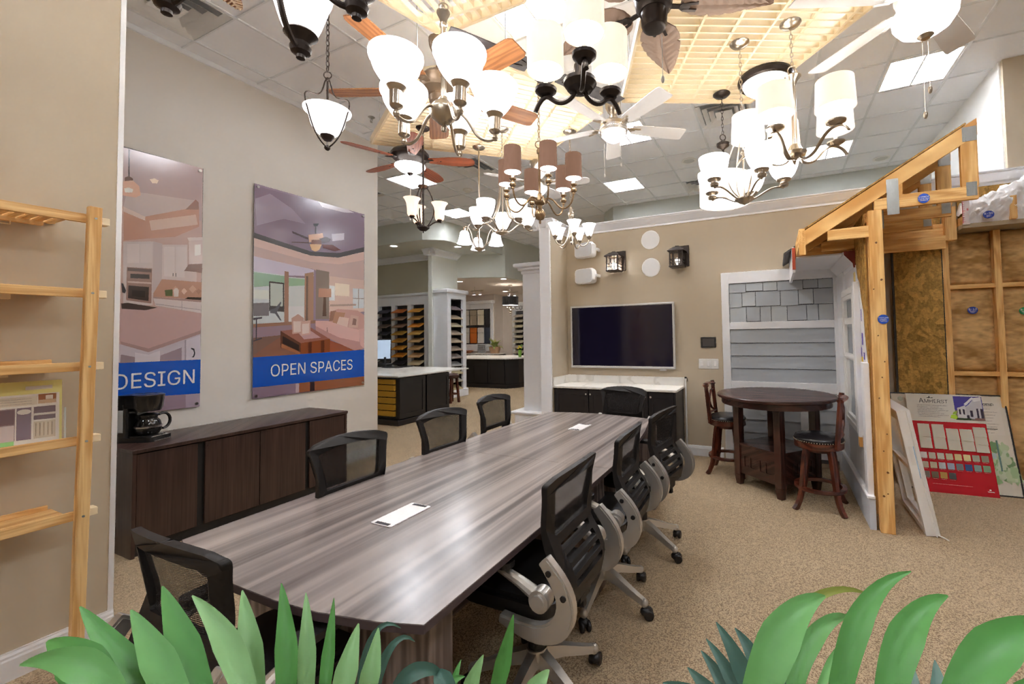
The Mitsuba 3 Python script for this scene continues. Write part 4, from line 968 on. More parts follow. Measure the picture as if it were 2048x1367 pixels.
# -- brochure in a holder on the ladder shelf
t = thing('brochure', 'yellow-edged brochure with small photos on the ladder shelf', 'brochure')
ux = np.array([.14, .99, 0]); ux /= np.linalg.norm(ux)
uy = np.array([-.16, .03, .985]); uy /= np.linalg.norm(uy)
og = np.array([-3.115, .655, 1.092])
f = Flat().rect(0, 0, .20, .285, (232, 226, 150)).rect(0, 0, .192, .225, (238, 234, 226)).rect(.09, .245, .17, .262, (226, 224, 216)).rect(0, .175, .125, .215, (216, 206, 186))
for k in range(3):
    f.rect(.0, .182 + .011 * k, .11, .184 + .011 * k, (170, 160, 146))
f.rect(.128, .178, .182, .222, (150, 96, 60)).rect(.128, .178, .182, .195, (196, 170, 140)).rect(.15, .196, .172, .215, (230, 220, 206))
f.rect(0, .02, .062, .165, (150, 128, 128)).rect(.0, .095, .06, .16, (116, 92, 96)).rect(.0, .02, .06, .09, (214, 200, 196)).rect(.066, .02, .108, .165, (128, 112, 122)).rect(.115, .105, .18, .165, (120, 104, 110)).rect(.115, .125, .18, .135, (226, 222, 216)).rect(.115, .02, .18, .098, (206, 196, 176))
for k in range(5):
    f.rect(.12 + .012 * k, .03, .123 + .012 * k, .09, (150, 132, 112))
f.poly(Polygon([(.087 + .02 * math.cos(q), .146 + .012 * math.sin(q)) for q in np.linspace(0, 6.28, 20)[:-1]]), (222, 216, 206))
f.rect(0, 0, .06, .02, (150, 206, 130))
m, col = f.build(og + np.cross(ux, uy) * .003, ux, uy, .0001)
part(t, 'print', m, 'm_print', color=col)
V = [og + ux * a + uy * b + np.cross(ux, uy) * c for a in (0, .2) for b in (0, .285) for c in (0, .0025)]
part(t, 'pages', trimesh.convex.convex_hull(np.array(V)), flat(232, 226, 170), False)
t = thing('brochure_holder', 'clear acrylic holder around the brochure', 'brochure holder')
def plate(o, u, v, a0, a1, b0, b1, th):
    n = np.cross(u, v)
    return trimesh.convex.convex_hull(np.array([o + u * a + v * b + n * c for a in (a0, a1) for b in (b0, b1) for c in (0, th)]))
scene['m_acrylic'] = {'type': 'thindielectric', 'int_ior': 1.3}
n_ = np.cross(ux, uy)
part(t, 'front_pane', M([og + n_ * .012 + ux * a + uy * b for a, b in ((-.03, -.005), (.205, -.005), (.205, .15), (-.03, .15))], [(0, 1, 2), (0, 2, 3)]), 'm_acrylic', False)
part(t, 'edge', cat(plate(og + n_ * .0, ux, uy, .206, .212, -.005, .15, .012), plate(og, ux, uy, -.03, .212, -.009, -.005, .014)), flat(216, 224, 222, .1), False)

# -- conference table
t = thing('conference_table', 'long grey wood-grain conference table with boat-shaped ends', 'table')
tp = Polygon([(-.918, .945), (-.920, 1.5), (-.922, 2.2), (-.93, 2.95), (-1.0, 3.5), (-1.095, 4.01), (-1.30, 4.06), (-1.64, 4.10), (-1.95, 4.07), (-2.17, 4.01), (-2.2, 3.4), (-2.215, 2.7), (-2.215, 1.6), (-2.205, .945), (-2.07, .900), (-1.87, .862), (-1.66, .846), (-1.44, .846), (-1.25, .862), (-1.05, .902)])
part(t, 'top', cat(ext(tp.intersection(sbox(-3, 0, 0, 2.458)), .026, at=.719)), 'm_laminate', False)
part(t, 'top', cat(ext(tp.intersection(sbox(-3, 2.461, 0, 6)), .026, at=.719)), 'm_laminate', False)
rim = tp.buffer(.0015).difference(tp.buffer(-.002))
part(t, 'edge_band', ext(rim, .024, at=.7185), flat(62, 50, 52), False, label='dark edge band')
for a, b in ((1.05, 1.16), (2.36, 2.56), (3.78, 3.89)):
    part(t, 'base_panel', box(-1.95, -1.0, a, b, 0, .719, .002), 'm_laminate_leg', False, grain=2)
part(t, 'modesty_panel', box(-1.57, -1.54, 1.16, 3.78, .12, .719), 'm_laminate_leg', False, grain=1)
for y0, y1 in ((1.355, 1.595), (3.325, 3.565)):
    cv = part(t, 'cable_cover', ext(rpoly(-1.62, -1.50, y0, y1, .008), .004, at=.7455), flat(232, 230, 232, .35), False, label='white rectangular cable cover')
    for yy in (y0 + .004, y1 - .022):
        part(cv, 'slot', box(-1.60, -1.52, yy, yy + .018, .746, .7502), flat(38, 34, 40), False, label='dark cable slot')

# -- mesh office chairs (built once, facing +x, origin on the floor under the hub)
from scipy.interpolate import PchipInterpolator
_bx = PchipInterpolator([.42, .50, .58, .65, .72, .80, .90, 1.04], [-.235, -.25, -.262, -.24, -.195, -.182, -.20, -.235])
def back_x(y, z):
    return float(_bx(z)) + .6 * y * y
def back_mesh(poly, th, m=None, dx=0.0):
    poly = shapely.segmentize(poly, .022)
    g = trimesh.creation.extrude_polygon(poly, th, engine='earcut')
    v = g.vertices
    X = np.array([back_x(a, b) for a, b in v[:, :2]])
    g.vertices = np.c_[X - v[:, 2] + th / 2 + dx, v[:, 0], v[:, 1]]
    if g.volume < 0: g.invert()
    return g
_zs = [.50, .58, .68, .80, .92, .99, 1.015]
_hw = PchipInterpolator(_zs, [.155, .19, .20, .205, .225, .242, .225])
zz = np.linspace(.50, 1.0, 26)
top = [(y, 1.02 - .022 * (y / .22) ** 2 - .03 * max(0, abs(y) / .232 - .9) * 4) for y in np.linspace(.225, -.225, 15)]
outer = Polygon([(float(_hw(z)), z) for z in zz] + top + [(-float(_hw(z)), z) for z in zz[::-1]]).buffer(-.015).buffer(.015)
win = Polygon([(float(_hw(z)) - .045, z) for z in np.linspace(.765, .955, 12)] + [(y, .968 - .022 * (y / .22) ** 2) for y in np.linspace(.17, -.17, 9)] + [(-float(_hw(z)) + .045, z) for z in np.linspace(.955, .765, 12)]).buffer(-.012).buffer(.012)
frame_poly = outer.difference(win)
for z0 in (.575, .618, .661, .704):
    frame_poly = frame_poly.difference(sbox(-.135, z0, .135, z0 + .026).buffer(-.006).buffer(.006))
chair = Proto()
chair.add('back_frame', back_mesh(frame_poly, .024), 'm_chairframe', 25)
def ribbons(poly, pitch, w, vertical):
    V, F = [], []
    b = poly.bounds
    lo, hi = (b[0], b[2]) if vertical else (b[1], b[3])
    for q in np.arange(lo + pitch / 2, hi, pitch):
        ln = LineString([(q, b[1]), (q, b[3])] if vertical else [(b[0], q), (b[2], q)]).intersection(poly)
        for g in getattr(ln, 'geoms', [ln]):
            if g.is_empty or g.length < .01: continue
            (a0, a1), (c0, c1) = g.coords[0], g.coords[-1]
            k = max(2, int(g.length / .03))
            for i in range(k + 1):
                y, z = a0 + (c0 - a0) * i / k, a1 + (c1 - a1) * i / k
                for s in (-w / 2, w / 2):
                    yy, z2 = (y + s, z) if vertical else (y, z + s)
                    V.append((back_x(yy, z2) + (.0006 if vertical else 0), yy, z2))
                if i:
                    n = len(V); F += [[n - 4, n - 3, n - 1], [n - 4, n - 1, n - 2]]
    return M(V, F)
wb = win.buffer(.006)
chair.add('mesh_panel', cat(ribbons(wb, .0052, .0023, True), ribbons(wb, .0052, .0023, False)), 'm_chairmesh', False)
seat_poly = rpoly(-.20, .25, -.235, .235, .09)
sm = trimesh.creation.extrude_polygon(shapely.segmentize(seat_poly, .04), .07, engine='earcut')
sm = cat(ext(seat_poly, .05, at=.475), ext(seat_poly.buffer(-.02), .018, at=.523), ext(seat_poly.buffer(-.03), .02, at=.457))
chair.add('seat', sm, 'm_black', 20)
chair.add('back_bracket', cat(beam((-.05, 0, .455), (-.23, 0, .475), .10, .03), beam((-.225, 0, .46), (-.24, 0, .60), .10, .022, (0, 1, 0))), 'm_chairframe', False)
chair.add('gas_lift', cat(disc((0, 0, .33), .025, .24), disc((0, 0, .255), .036, .12), box(-.09, .09, -.08, .08, .43, .465, .01)), 'm_black')
for k in range(5):
    q = math.radians(72 * k + 18)
    c, s = math.cos(q), math.sin(q)
    pr = [(.02, .170, .056, .050), (.12, .146, .050, .038), (.22, .108, .040, .030), (.295, .084, .034, .026)]
    V = []
    for r, z, w, h in pr:
        for a, b in ((-1, -.6), (1, -.6), (.75, .6), (-.75, .6)):
            V.append((r * c - a * w / 2 * s, r * s + a * w / 2 * c, z + b * h))
    F = []
    for i in range(3):
        for a in range(4):
            b = (a + 1) % 4
            F += [[4 * i + a, 4 * i + b, 4 * i + 4 + b], [4 * i + a, 4 * i + 4 + b, 4 * i + 4 + a]]
    F += [[0, 2, 1], [0, 3, 2], [12, 13, 14], [12, 14, 15]]
    g = M(V, F)
    if g.volume < 0: g.invert()
    i0 = chair.add('base_leg', cat(g, ball((.29 * c, .29 * s, .082), .021, (1, 1, 1.15), 2)), 'm_silver', 35)
    ws = []
    for o in (-.018, .018):
        w = lathe([(0, -.010), (.022, -.010), (.0275, -.005), (.0275, .005), (.022, .010), (0, .010)], 18)
        w.apply_transform(rot([1, 0, 0], 90)); w.apply_translation([.02, o, .0275]); w.apply_transform(rot([0, 0, 1], math.degrees(q) + 40)); w.apply_translation([.29 * c, .29 * s, 0])
        ws.append(w)
    hood = moved(ball((0, 0, 0), .03, (1, .8, .8), 2), (.295 * c, .295 * s, .04))
    chair.add('caster', cat(ws, hood, disc((.29 * c, .29 * s, .06), .006, .03)), 'm_black', 30)
chair.add('hub', lathe([(0, .12), (.035, .12), (.05, .17), (.045, .20), (0, .20)], 20), 'm_silver')
for s in (-1, 1):
    pts = spline([(-.195, .725), (-.245, .665), (-.278, .59), (-.262, .515), (-.195, .466), (-.10, .460), (-.005, .478)], 26)
    wd = np.interp(np.linspace(0, 1, 26), [0, .15, .5, .8, 1], [.034, .046, .066, .046, .022])
    tg = np.gradient(pts, axis=0); tg /= np.linalg.norm(tg, axis=1, keepdims=True)
    nn = np.c_[-tg[:, 1], tg[:, 0]]
    poly = Polygon(np.r_[pts + nn * wd[:, None] / 2, (pts - nn * wd[:, None] / 2)[::-1]]).buffer(.012).buffer(-.006)
    hook = ext(poly, .030, 'xz', at=-.015)
    inn = ext(poly.buffer(-.008), .038, 'xz', at=-.019)
    g = cat(hook, inn); g.apply_translation([0, s * .262, 0])
    ah = chair.add('arm_hook', g, 'm_silver', 30)
    for (x, z) in ((-.217, .690), (-.275, .615)):
        chair.add('bolt', disc((x, s * .283, z), .011, .006, 1), 'm_black')
    arm = tube([(-.175, s * .262, .585), (-.09, s * .268, .63), (.02, s * .272, .672)], [.030, .024, .017], 10, flat_=(1, .8))
    chair.add('arm_rest', cat(arm, disc((-.180, s * .27, .588), .040, .05, 1), disc((-.180, s * .298, .588), .026, .012, 1)), 'm_silver', 30)
    chair.add('arm_pad', ext(rpoly(-.06, .20, s * .272 - .035, s * .272 + .035, .03), .022, at=.676), 'm_black', 25)
def chair_at(x, y, rz, lab):
    t = thing('office_chair', lab, 'office chair', 'mesh office chairs round the conference table')
    chair.place(t, XF((x, y, 0), rz))
chair_at(-.985, 1.68, 180, 'black mesh office chair with silver arms, nearest on the right side of the table')
chair_at(-.97, 2.42, 182, 'black mesh office chair with silver arms, middle one on the right side of the table')
chair_at(-.925, 3.12, 172, 'black mesh office chair, farthest of the three on the right side, near the dark cabinet')
chair_at(-1.955, 1.66, 0, 'black mesh office chair, nearest of the three between table and credenza')
chair_at(-2.025, 2.46, -3, 'black mesh office chair, middle one on the far left side of the table')
chair_at(-2.115, 3.23, 0, 'black mesh office chair, farthest on the left side, in front of the white column')
chair_at(-1.40, 3.95, -92, 'black mesh office chair at the far table end, before the dark cabinet')
chair_at(-1.53, .83, 90, 'black office chair in the left foreground, seen from behind')

# -- cabinet under the screen
t = thing('wall_cabinet', 'dark base cabinet with white stone worktop under the wall screen', 'cabinet')
part(t, 'carcass', box(-2.72, -1.10, 5.19, 5.64, .09, .84), 'm_cabinet', False)
part(t, 'side_panel', box(-1.115, -1.09, 5.16, 5.64, 0, .84, .002), 'm_cabinet', False)
part(t, 'plinth', box(-2.72, -1.11, 5.24, 5.64, 0, .09), 'm_black', False)
for a, b, kx in ((-2.70, -2.215, -2.24), (-2.205, -1.72, -2.18), (-1.71, -1.43, -1.46), (-1.42, -1.12, -1.39)):
    d = part(t, 'door', cat(box(a, b, 5.172, 5.19, .10, .83), *[box(*q, 5.165, 5.175, *z, .002) for q, z in (((a, a + .06), (.10, .83)), ((b - .06, b), (.10, .83)), ((a, b), (.10, .17)), ((a, b), (.76, .83)))]), 'm_cabinet', False)
    part(d, 'knob', cat(disc((kx, 5.155, .775), .004, .02, 1, 10), ball((kx, 5.145, .775), .012, (1, .7, 1), 1)), 'm_silver')
part(t, 'worktop', box(-2.722, -1.075, 5.14, 5.648, .842, .87, .004), 'm_quartz', False)
part(t, 'backsplash', cat(box(-2.722, -1.075, 5.625, 5.648, .87, .975, .003), box(-2.722, -2.70, 5.15, 5.63, .87, .975, .003)), 'm_quartz', False)

# -- wall screen and what hangs round it
t = thing('wall_screen', 'large dark wall screen with silver frame above the cabinet', 'television')
x0, x1, z0, z1 = -2.64, -1.17, 1.08, 1.943
part(t, 'body', box(x0 + .01, x1 - .01, 5.575, 5.64, z0 + .01, z1 - .01, .01), flat(150, 148, 146), False)
part(t, 'frame', cat(box(x0, x1, 5.56, 5.60, z0, z0 + .032, .006), box(x0, x1, 5.56, 5.60, z1 - .026, z1, .006), box(x0, x0 + .026, 5.56, 5.60, z0, z1, .006), box(x1 - .026, x1, 5.56, 5.60, z0, z1, .006)), flat(196, 194, 190, .35), False, label='silver frame')
part(t, 'screen', box(x0 + .026, x1 - .026, 5.568, 5.575, z0 + .032, z1 - .026), 'm_screen', False, label='dark glossy screen')
part(t, 'sensor', box(-1.38, -1.29, 5.58, 5.60, z0 - .022, z0 + .002, .006), flat(206, 206, 204), False)
t = thing('pointer_pole', 'slim white pole leaning at the right end of the dark cabinet', 'pole')
part(t, 'pole', box(-1.066, -1.046, 5.60, 5.62, .01, .965, .003), flat(222, 222, 222), False)
part(t, 'tip', cat(box(-1.066, -1.046, 5.60, 5.62, .965, .985), tube([(-1.05, 5.6, .98), (-1.03, 5.59, .97), (-1.028, 5.59, .93)], .004, 6), box(-1.04, -1.0, 5.58, 5.60, 0, .012)), 'm_black')
for z, lab in ((2.72, 'upper white box loudspeaker on the beige wall'), (2.355, 'lower white box loudspeaker on the beige wall')):
    t = thing('box_speaker', lab, 'speaker', 'white box loudspeakers')
    body = trimesh.convex.convex_hull(np.vstack([np.c_[x_, np.full(len(x_), yy), z_] for (x_, z_), yy in ((np.array(rpoly(-.150, .150, -.098, .098, .05).exterior.coords).T, 5.505), (np.array(rpoly(-.165, .165, -.108, .108, .05).exterior.coords).T, 5.535), (np.array(rpoly(-.14, .14, -.10, .10, .05).exterior.coords).T, 5.63))]))
    gr = ext(rpoly(-.138, .138, -.090, .090, .045), .006, 'xz', at=5.5)
    R_ = trimesh.transformations.concatenate_matrices(trimesh.transformations.translation_matrix([-2.375, -.012, z]), rot([0, 0, 1], -14, (0, 5.6, 0)))
    for nm, g, mt in (('body', body, flat(232, 232, 232)), ('grille', gr, flat(214, 217, 221))):
        g = g.copy(); g.apply_transform(R_); part(t, nm, g, mt, 25)
    part(t, 'bracket', cat(box(-2.225, -2.195, 5.53, 5.645, z - .02, z + .02, .004)), flat(216, 216, 214), False)
for z, lab in ((2.79, 'upper round white in-wall speaker'), (2.42, 'lower round white in-wall speaker')):
    t = thing('round_speaker', lab + ' between the lanterns', 'speaker', 'round in-wall speakers')
    rim = lathe([(.112, .0), (.124, .0), (.126, .006), (.112, .008)], 36); rim.apply_transform(rot([1, 0, 0], 90)); rim.apply_translation([-1.478, 5.648, z])
    part(t, 'rim', rim, 'm_white')
    part(t, 'grille', disc((-1.478, 5.645, z), .113, .008, 1, 36), flat(232, 232, 232))
def lantern(x, zb, lab, lit):
    t = thing('wall_lantern', lab, 'wall lamp', 'black wall lanterns')
    zc = zb
    part(t, 'back_plate', box(x + .00, x + .13, 5.625, 5.648, zc + .02, zc + .29, .004), 'm_bronze', False)
    yc, w = 5.53, .078
    part(t, 'cage', cat(*[box(x + a - .007, x + a + .007, yc + b - .007, yc + b + .007, zc + .015, zc + .20) for a in (-w, w) for b in (-w, w)],
                        *[box(x - w, x + w, yc + b - .005, yc + b + .005, zz_ - .004, zz_ + .004) for b in (-w, w) for zz_ in (zc + .06, zc + .10)],
                        *[box(x + a - .005, x + a + .005, yc - w, yc + w, zz_ - .004, zz_ + .004) for a in (-w, w) for zz_ in (zc + .06, zc + .10)],
                        *[box(x + a - .004, x + a + .004, yc - w - .004, yc - w + .004, zc + .02, zc + .20) for a in (-.03, .03)]), 'm_bronze', False)
    part(t, 'base', cat(box(x - w - .012, x + w + .012, yc - w - .012, yc + w + .012, zc, zc + .018, .003), box(x - .03, x + .03, yc, 5.63, zc + .22, zc + .24)), 'm_bronze', False)
    V = [(x + a * .105, yc + b * .105, zc + .20) for a, b in ((-1, -1), (1, -1), (1, 1), (-1, 1))] + [(x + a * .105, yc + b * .105, zc + .212) for a, b in ((-1, -1), (1, -1), (1, 1), (-1, 1))] + [(x + a * .035, yc + b * .035, zc + .262) for a, b in ((-1, -1), (1, -1), (1, 1), (-1, 1))]
    part(t, 'roof', cat(trimesh.convex.convex_hull(np.array(V)), box(x - .02, x + .02, yc - .02, yc + .02, zc + .262, zc + .275)), 'm_bronze', False)
    part(t, 'arm', beam((x, yc + .02, zc + .25), (x + .05, 5.63, zc + .25), .02, .02), 'm_bronze', False)
    gp = [M([(x + sx * .074, yc + sy * .074, zc + .018), (x + tx * .074, yc + ty * .074, zc + .018), (x + tx * .074, yc + ty * .074, zc + .20), (x + sx * .074, yc + sy * .074, zc + .20)], [(0, 1, 2), (0, 2, 3)]) for sx, sy, tx, ty in ((-1, -1, 1, -1), (1, -1, 1, 1), (1, 1, -1, 1), (-1, 1, -1, -1))]
    for g in gp: part(t, 'pane', g, 'm_pane', False)
    part(t, 'bulb', cat(ball((x, yc, zc + .085), .032, (1, 1, 1.25), 2), disc((x, yc, zc + .035), .014, .035)), 'm_white', emit=[110, 92, 70] if lit else [.7, .66, .6], label='lit bulb' if lit else 'frosted bulb')
lantern(-1.955, 2.385, 'lit black craftsman wall lantern above the screen', True)
lantern(-1.105, 2.375, 'unlit black craftsman wall lantern right of the round speakers', False)
t = thing('wall_tablet', 'small black touch panel on the beige wall', 'touch panel')
part(t, 'bezel', box(-.86, -.675, 5.628, 5.648, 1.355, 1.485, .006), 'm_gloss_black', False)
part(t, 'screen', box(-.838, -.697, 5.626, 5.63, 1.374, 1.466), flat(70, 66, 64, .2), False)
for x0, x1, n, lab in ((-.893, -.735, 2, 'white double light switch plate under the touch panel'), (-.735, -.652, 1, 'white single light switch plate beside the double one')):
    t = thing('switch_plate', lab, 'light switch')
    part(t, 'plate', box(x0, x1, 5.640, 5.648, 1.088, 1.215, .003), 'm_white', False)
    for k in range(n):
        xc = x0 + (k + .5) * (x1 - x0) / n
        part(t, 'rocker', cat(box(xc - .018, xc + .018, 5.635, 5.642, 1.117, 1.185, .003), box(xc - .012, xc + .012, 5.632, 5.636, 1.125, 1.143, .001), box(xc - .012, xc + .012, 5.632, 5.636, 1.16, 1.178, .001)), flat(246, 246, 246), False)

# -- siding display on the beige wall
t = thing('siding_display', 'white framed display of grey shingles and lap siding on the beige wall', 'siding display')
sx0, sx1 = -.595, .70
for z0, z1 in ((2.135, 2.272), (1.575, 1.662), (.835, .952), (.10, .20)):
    part(t, 'rail', box(sx0, sx1, 5.605, 5.648, z0, z1, .003), 'm_trim', False)
for a, b in ((sx0, -.505), (.597, sx1)):
    part(t, 'stile', box(a, b, 5.602, 5.648, .0, 2.272, .003), 'm_trim', False)
part(t, 'sheathing', box(sx0 + .02, sx1 - .02, 5.640, 5.648, .05, 2.25), flat(92, 95, 100), False, label='dark sheathing in the joints')
rows = [(2.028, 2.135, [-.503, -.311, -.122, .031, .30, .452, .598], 0), (1.848, 2.028, [-.503, -.358, -.207, .062, .25, .403, .598], .0), (1.664, 1.850, [-.503, -.313, -.159, -.04, .13, .33, .449, .598], 0)]
sv = [mat('m_shingle_%d' % k, L(160 + 5 * k, 165 + 5 * k, 170 + 4 * k), .65) for k in range(3)]
for r_, (z0, z1, xs_, _) in enumerate(rows):
    for k, (a, b) in enumerate(zip(xs_, xs_[1:])):
        dz = .006 * ((k * 5 + r_ * 3) % 3 - 1)
        g_ = .0032
        V = [(a + g_, 5.640, z1 - .006), (b - g_, 5.640, z1 - .006), (a + g_, 5.630, z1 - .006), (b - g_, 5.630, z1 - .006), (a + g_, 5.640, z0 + dz), (b - g_, 5.640, z0 + dz), (a + g_, 5.614, z0 + dz), (b - g_, 5.614, z0 + dz)]
        part(t, 'shingle', trimesh.convex.convex_hull(np.array(V)), sv[(k * 7 + r_) % 3], False)
for z0, z1 in ((1.412, 1.575), (1.259, 1.42), (1.107, 1.267), (.945, 1.115), (.80, .95) , (.65, .81), (.50, .66), (.35, .51), (.2, .36)):
    z1 = z1 - (.012 if z1 < 1.5 else 0)
    V = [(-.503, 5.640, z1), (.598, 5.640, z1), (-.503, 5.632, z1), (.598, 5.632, z1), (-.503, 5.640, z0), (.598, 5.640, z0), (-.503, 5.612, z0), (.598, 5.612, z0)]
    part(t, 'lap_board', trimesh.convex.convex_hull(np.array(V)), 'm_siding', False)
for x in (-.04, .27):
    part(t, 'batten', box(x - .04, x + .04, 5.60, 5.62, .2, .835, .003), 'm_trim', False)

# -- round bar table
t = thing('bar_table', 'round dark mahogany bar-height table with storage base', 'table')
BX, BY, BR = -.03, 4.81, .545
part(t, 'top', moved(lathe([(0, .888), (BR - .01, .888), (BR, .895), (BR, .913), (BR - .008, .92), (0, .92)], 56), (BX, BY, 0)), 'm_tablewood', grain=0, smooth=False)
part(t, 'apron', moved(lathe([(BR - .06, .83), (BR - .04, .83), (BR - .04, .888), (BR - .06, .888), (BR - .06, .83)], 56), (BX, BY, 0)), 'm_tablewood', grain=0)
TA = math.degrees(math.atan2(-.316, .378))
BT = rot([0, 0, 1], TA)
def bt(m):
    m = m.copy(); m.apply_transform(BT); m.apply_translation([BX, BY, 0]); return m
q = .245
for a, b in ((-1, -1), (1, -1), (1, 1), (-1, 1)):
    lg = cat(box(a * q - .036, a * q + .036, b * q - .036, b * q + .036, .10, .888, .003), trimesh.convex.convex_hull(np.array([(a * q + s * w, b * q + u * w, z) for s in (-1, 1) for u in (-1, 1) for w, z in ((.036, .10), (.024, 0))])))
    part(t, 'leg', bt(lg), 'm_tablewood', grain=2, smooth=False)
part(t, 'shelf', bt(box(-q - .03, q + .03, -q - .03, q + .03, .40, .42)), 'm_tablewood', grain=0, smooth=False)
for k, (nx, ny) in enumerate(((0, -1), (1, 0), (0, 1), (-1, 0))):
    pan = cat(box(-q, q, -q - .012, -q + .008, .12, .42), box(-q, q, -q - .02, -q - .012, .36, .42), box(-q, q, -q - .02, -q - .012, .12, .20),
              *[box(a, b, -q - .02, -q - .012, .2, .36) for a, b in ((-q, -.16), (-.03, .03), (.16, q), (-.10, -.085), (.085, .10))], box(-q, q, -q - .02, -q - .012, .30, .36), )
    pan.apply_transform(rot([0, 0, 1], 90 * k))
    part(t, 'side_panel', bt(pan), 'm_tablewood', grain=0, smooth=False)

# -- swivel stools
stool = Proto()
SH = .60
stool.add('seat_ring', lathe([(.10, SH - .075), (.19, SH - .075), (.195, SH - .07), (.195, SH - .02), (.18, SH - .015), (.10, SH - .015)], 36), 'm_mahogany', grain=0)
stool.add('cushion', lathe([(0, SH - .02), (.192, SH - .02), (.197, SH), (.185, SH + .022), (.12, SH + .038), (0, SH + .042)], 36), 'm_leather', True)
nh = [ball((.197 * math.cos(a), .197 * math.sin(a), SH - .012), .0055, sub=1) for a in np.arange(0, 6.283, .105)]
stool.add('nailheads', cat(nh), 'm_nickel')
stool.add('swivel', lathe([(.0, SH - .11), (.12, SH - .11), (.14, SH - .075), (0, SH - .075)], 24), 'm_mahogany', grain=0)
for k in range(4):
    a = math.radians(45 + 90 * k); c, s = math.cos(a), math.sin(a)
    pts = spline([(.13, SH - .09), (.155, .38), (.18, .2), (.215, .07), (.265, 0)], 12)
    stool.add('leg', tube([(r * c, r * s, z) for r, z in pts], np.linspace(.026, .021, 12), 4, flat_=(1.1, 1.1)), 'm_mahogany', grain=2, smooth=False)
stool.add('foot_ring', lathe([(.168, .165), (.205, .165), (.208, .172), (.205, .192), (.168, .192), (.168, .165)], 36), 'm_mahogany', grain=0)
bx = lambda y, z: -.175 - .09 * (z - SH) + .9 * y * y
for s in (-1, 1):
    stool.add('back_stile', tube([(bx(s * .165, z) - .0, s * .165, z) for z in np.linspace(SH - .05, .985, 8)], .021, 4, flat_=(1.0, 1.0)), 'm_mahogany', grain=2, smooth=False)
    stool.add('back_cross', tube([(bx(s * y, .66 + (1 - (y + .15) / .3) * .23), s * y, .66 + (1 - (y + .15) / .3) * .23 + .03 * math.sin(math.pi * (y + .15) / .3 * 2)) for y in np.linspace(-.15, .15, 14)], .013, 6, flat_=(1.2, .7)), 'm_mahogany', grain=2, smooth=False)
V = []
stool.add('top_rail', tube([(bx(y, .965), y, .955 + .012 * math.cos(y * 9)) for y in np.linspace(-.18, .18, 14)], .03, 6, flat_=(1.1, .5)), 'm_mahogany', grain=1, smooth=False)
stool.add('low_rail', tube([(bx(y, .645), y, .645) for y in np.linspace(-.165, .165, 12)], .018, 6, flat_=(1.1, .6)), 'm_mahogany', grain=1, smooth=False)
def stool_at(x, y, rz, lab):
    t = thing('bar_stool', lab, 'stool', 'mahogany stools with black leather seats')
    stool.place(t, XF((x, y, 0), rz))
stool_at(.315, 4.42, 172, 'mahogany swivel stool with X back and black leather seat, right of the round table')
stool_at(-.52, 5.12, -5, 'mahogany swivel stool with X back and black leather seat, left of the round table')
# ================================================================== slatted lattices under the ceiling
def lattice(lab, poly, d, pitch=.067, batt=.47, off=0.0, boff=0.0):
    t = thing('slatted_lattice', lab, 'ceiling lattice', 'slatted wooden ceiling lattices')
    poly = Polygon(poly); d = np.array(d, float); d /= np.linalg.norm(d); e = np.array([-d[1], d[0]])
    P = np.array(poly.exterior.coords)
    s, u = P @ e, P @ d
    def line(o, dirv, w, z0, h, name):
        c = o
        ln = LineString([c - dirv * 9, c + dirv * 9]).intersection(poly)
        for g in getattr(ln, 'geoms', [ln]):
            if g.is_empty or g.length < .05: continue
            a, b = g.coords[0], g.coords[-1]
            part(t, name, beam((*a, z0 + h / 2), (*b, z0 + h / 2), w, h, (-dirv[1], dirv[0], 0)), 'm_lattice', False)
    q = s.min() + off
    k = 0
    while q < s.max():
        line(e * q, d, .014, LZ, .042, 'slat')
        k += 1; q += pitch
    q = u.min() + boff
    while q < u.max():
        line(d * q, e, .016, LZ - .004, .05, 'batten')
        w = q + batt / 2
        j = s.min() + off + pitch / 2
        while j < s.max():
            c = e * j + d * w
            if poly.buffer(-.06).contains(shapely.Point(c)):
                part(t, 'peg', beam((*(c - e * .034), LZ + .012), (*(c + e * .034), LZ + .012), .02, .02), 'm_lattice', False)
            j += pitch
        q += batt
    for a, b in zip(P, P[1:]):
        part(t, 'edge_board', beam((*a, LZ + .03), (*b, LZ + .03), .018, .075, (-(b - a)[1], (b - a)[0], 0)), 'm_lattice', False)
    for c in P[:-1]:
        c = c + (P[:-1].mean(0) - c) * .08
        part(t, 'hanger', tube([(*c, LZ + .05), (*c, CZ)], .004, 6), 'm_galv')
    return t
RD = np.array([.886, .463]); RD /= np.linalg.norm(RD)
R0 = np.array([-1.138, 3.521]); RN = np.array([.43, -.9]) / np.linalg.norm([.43, -.9])
lattice('large pale slatted lattice at the upper right of the ceiling', [tuple(R0), (-.141, 4.04), (1.25, 2.41), tuple(R0 + RN * 2.0)], RD, off=.02, boff=.44)
lattice('pale slatted lattice at the top, above the walnut fan', [(-1.955, 2.19), (-1.30, 2.18), (-.8, 1.5), (-1.1, .9), (-2.3, .9)], (-.1, .985), pitch=.075, boff=.3)
lattice('pale slatted lattice in the middle, behind the brown-shaded chandelier', [(-1.74, 2.66), (-1.36, 3.61), (-2.42, 4.27), (-3.72, 3.12), (-2.5, 2.45)], (.675, .737), boff=.35)

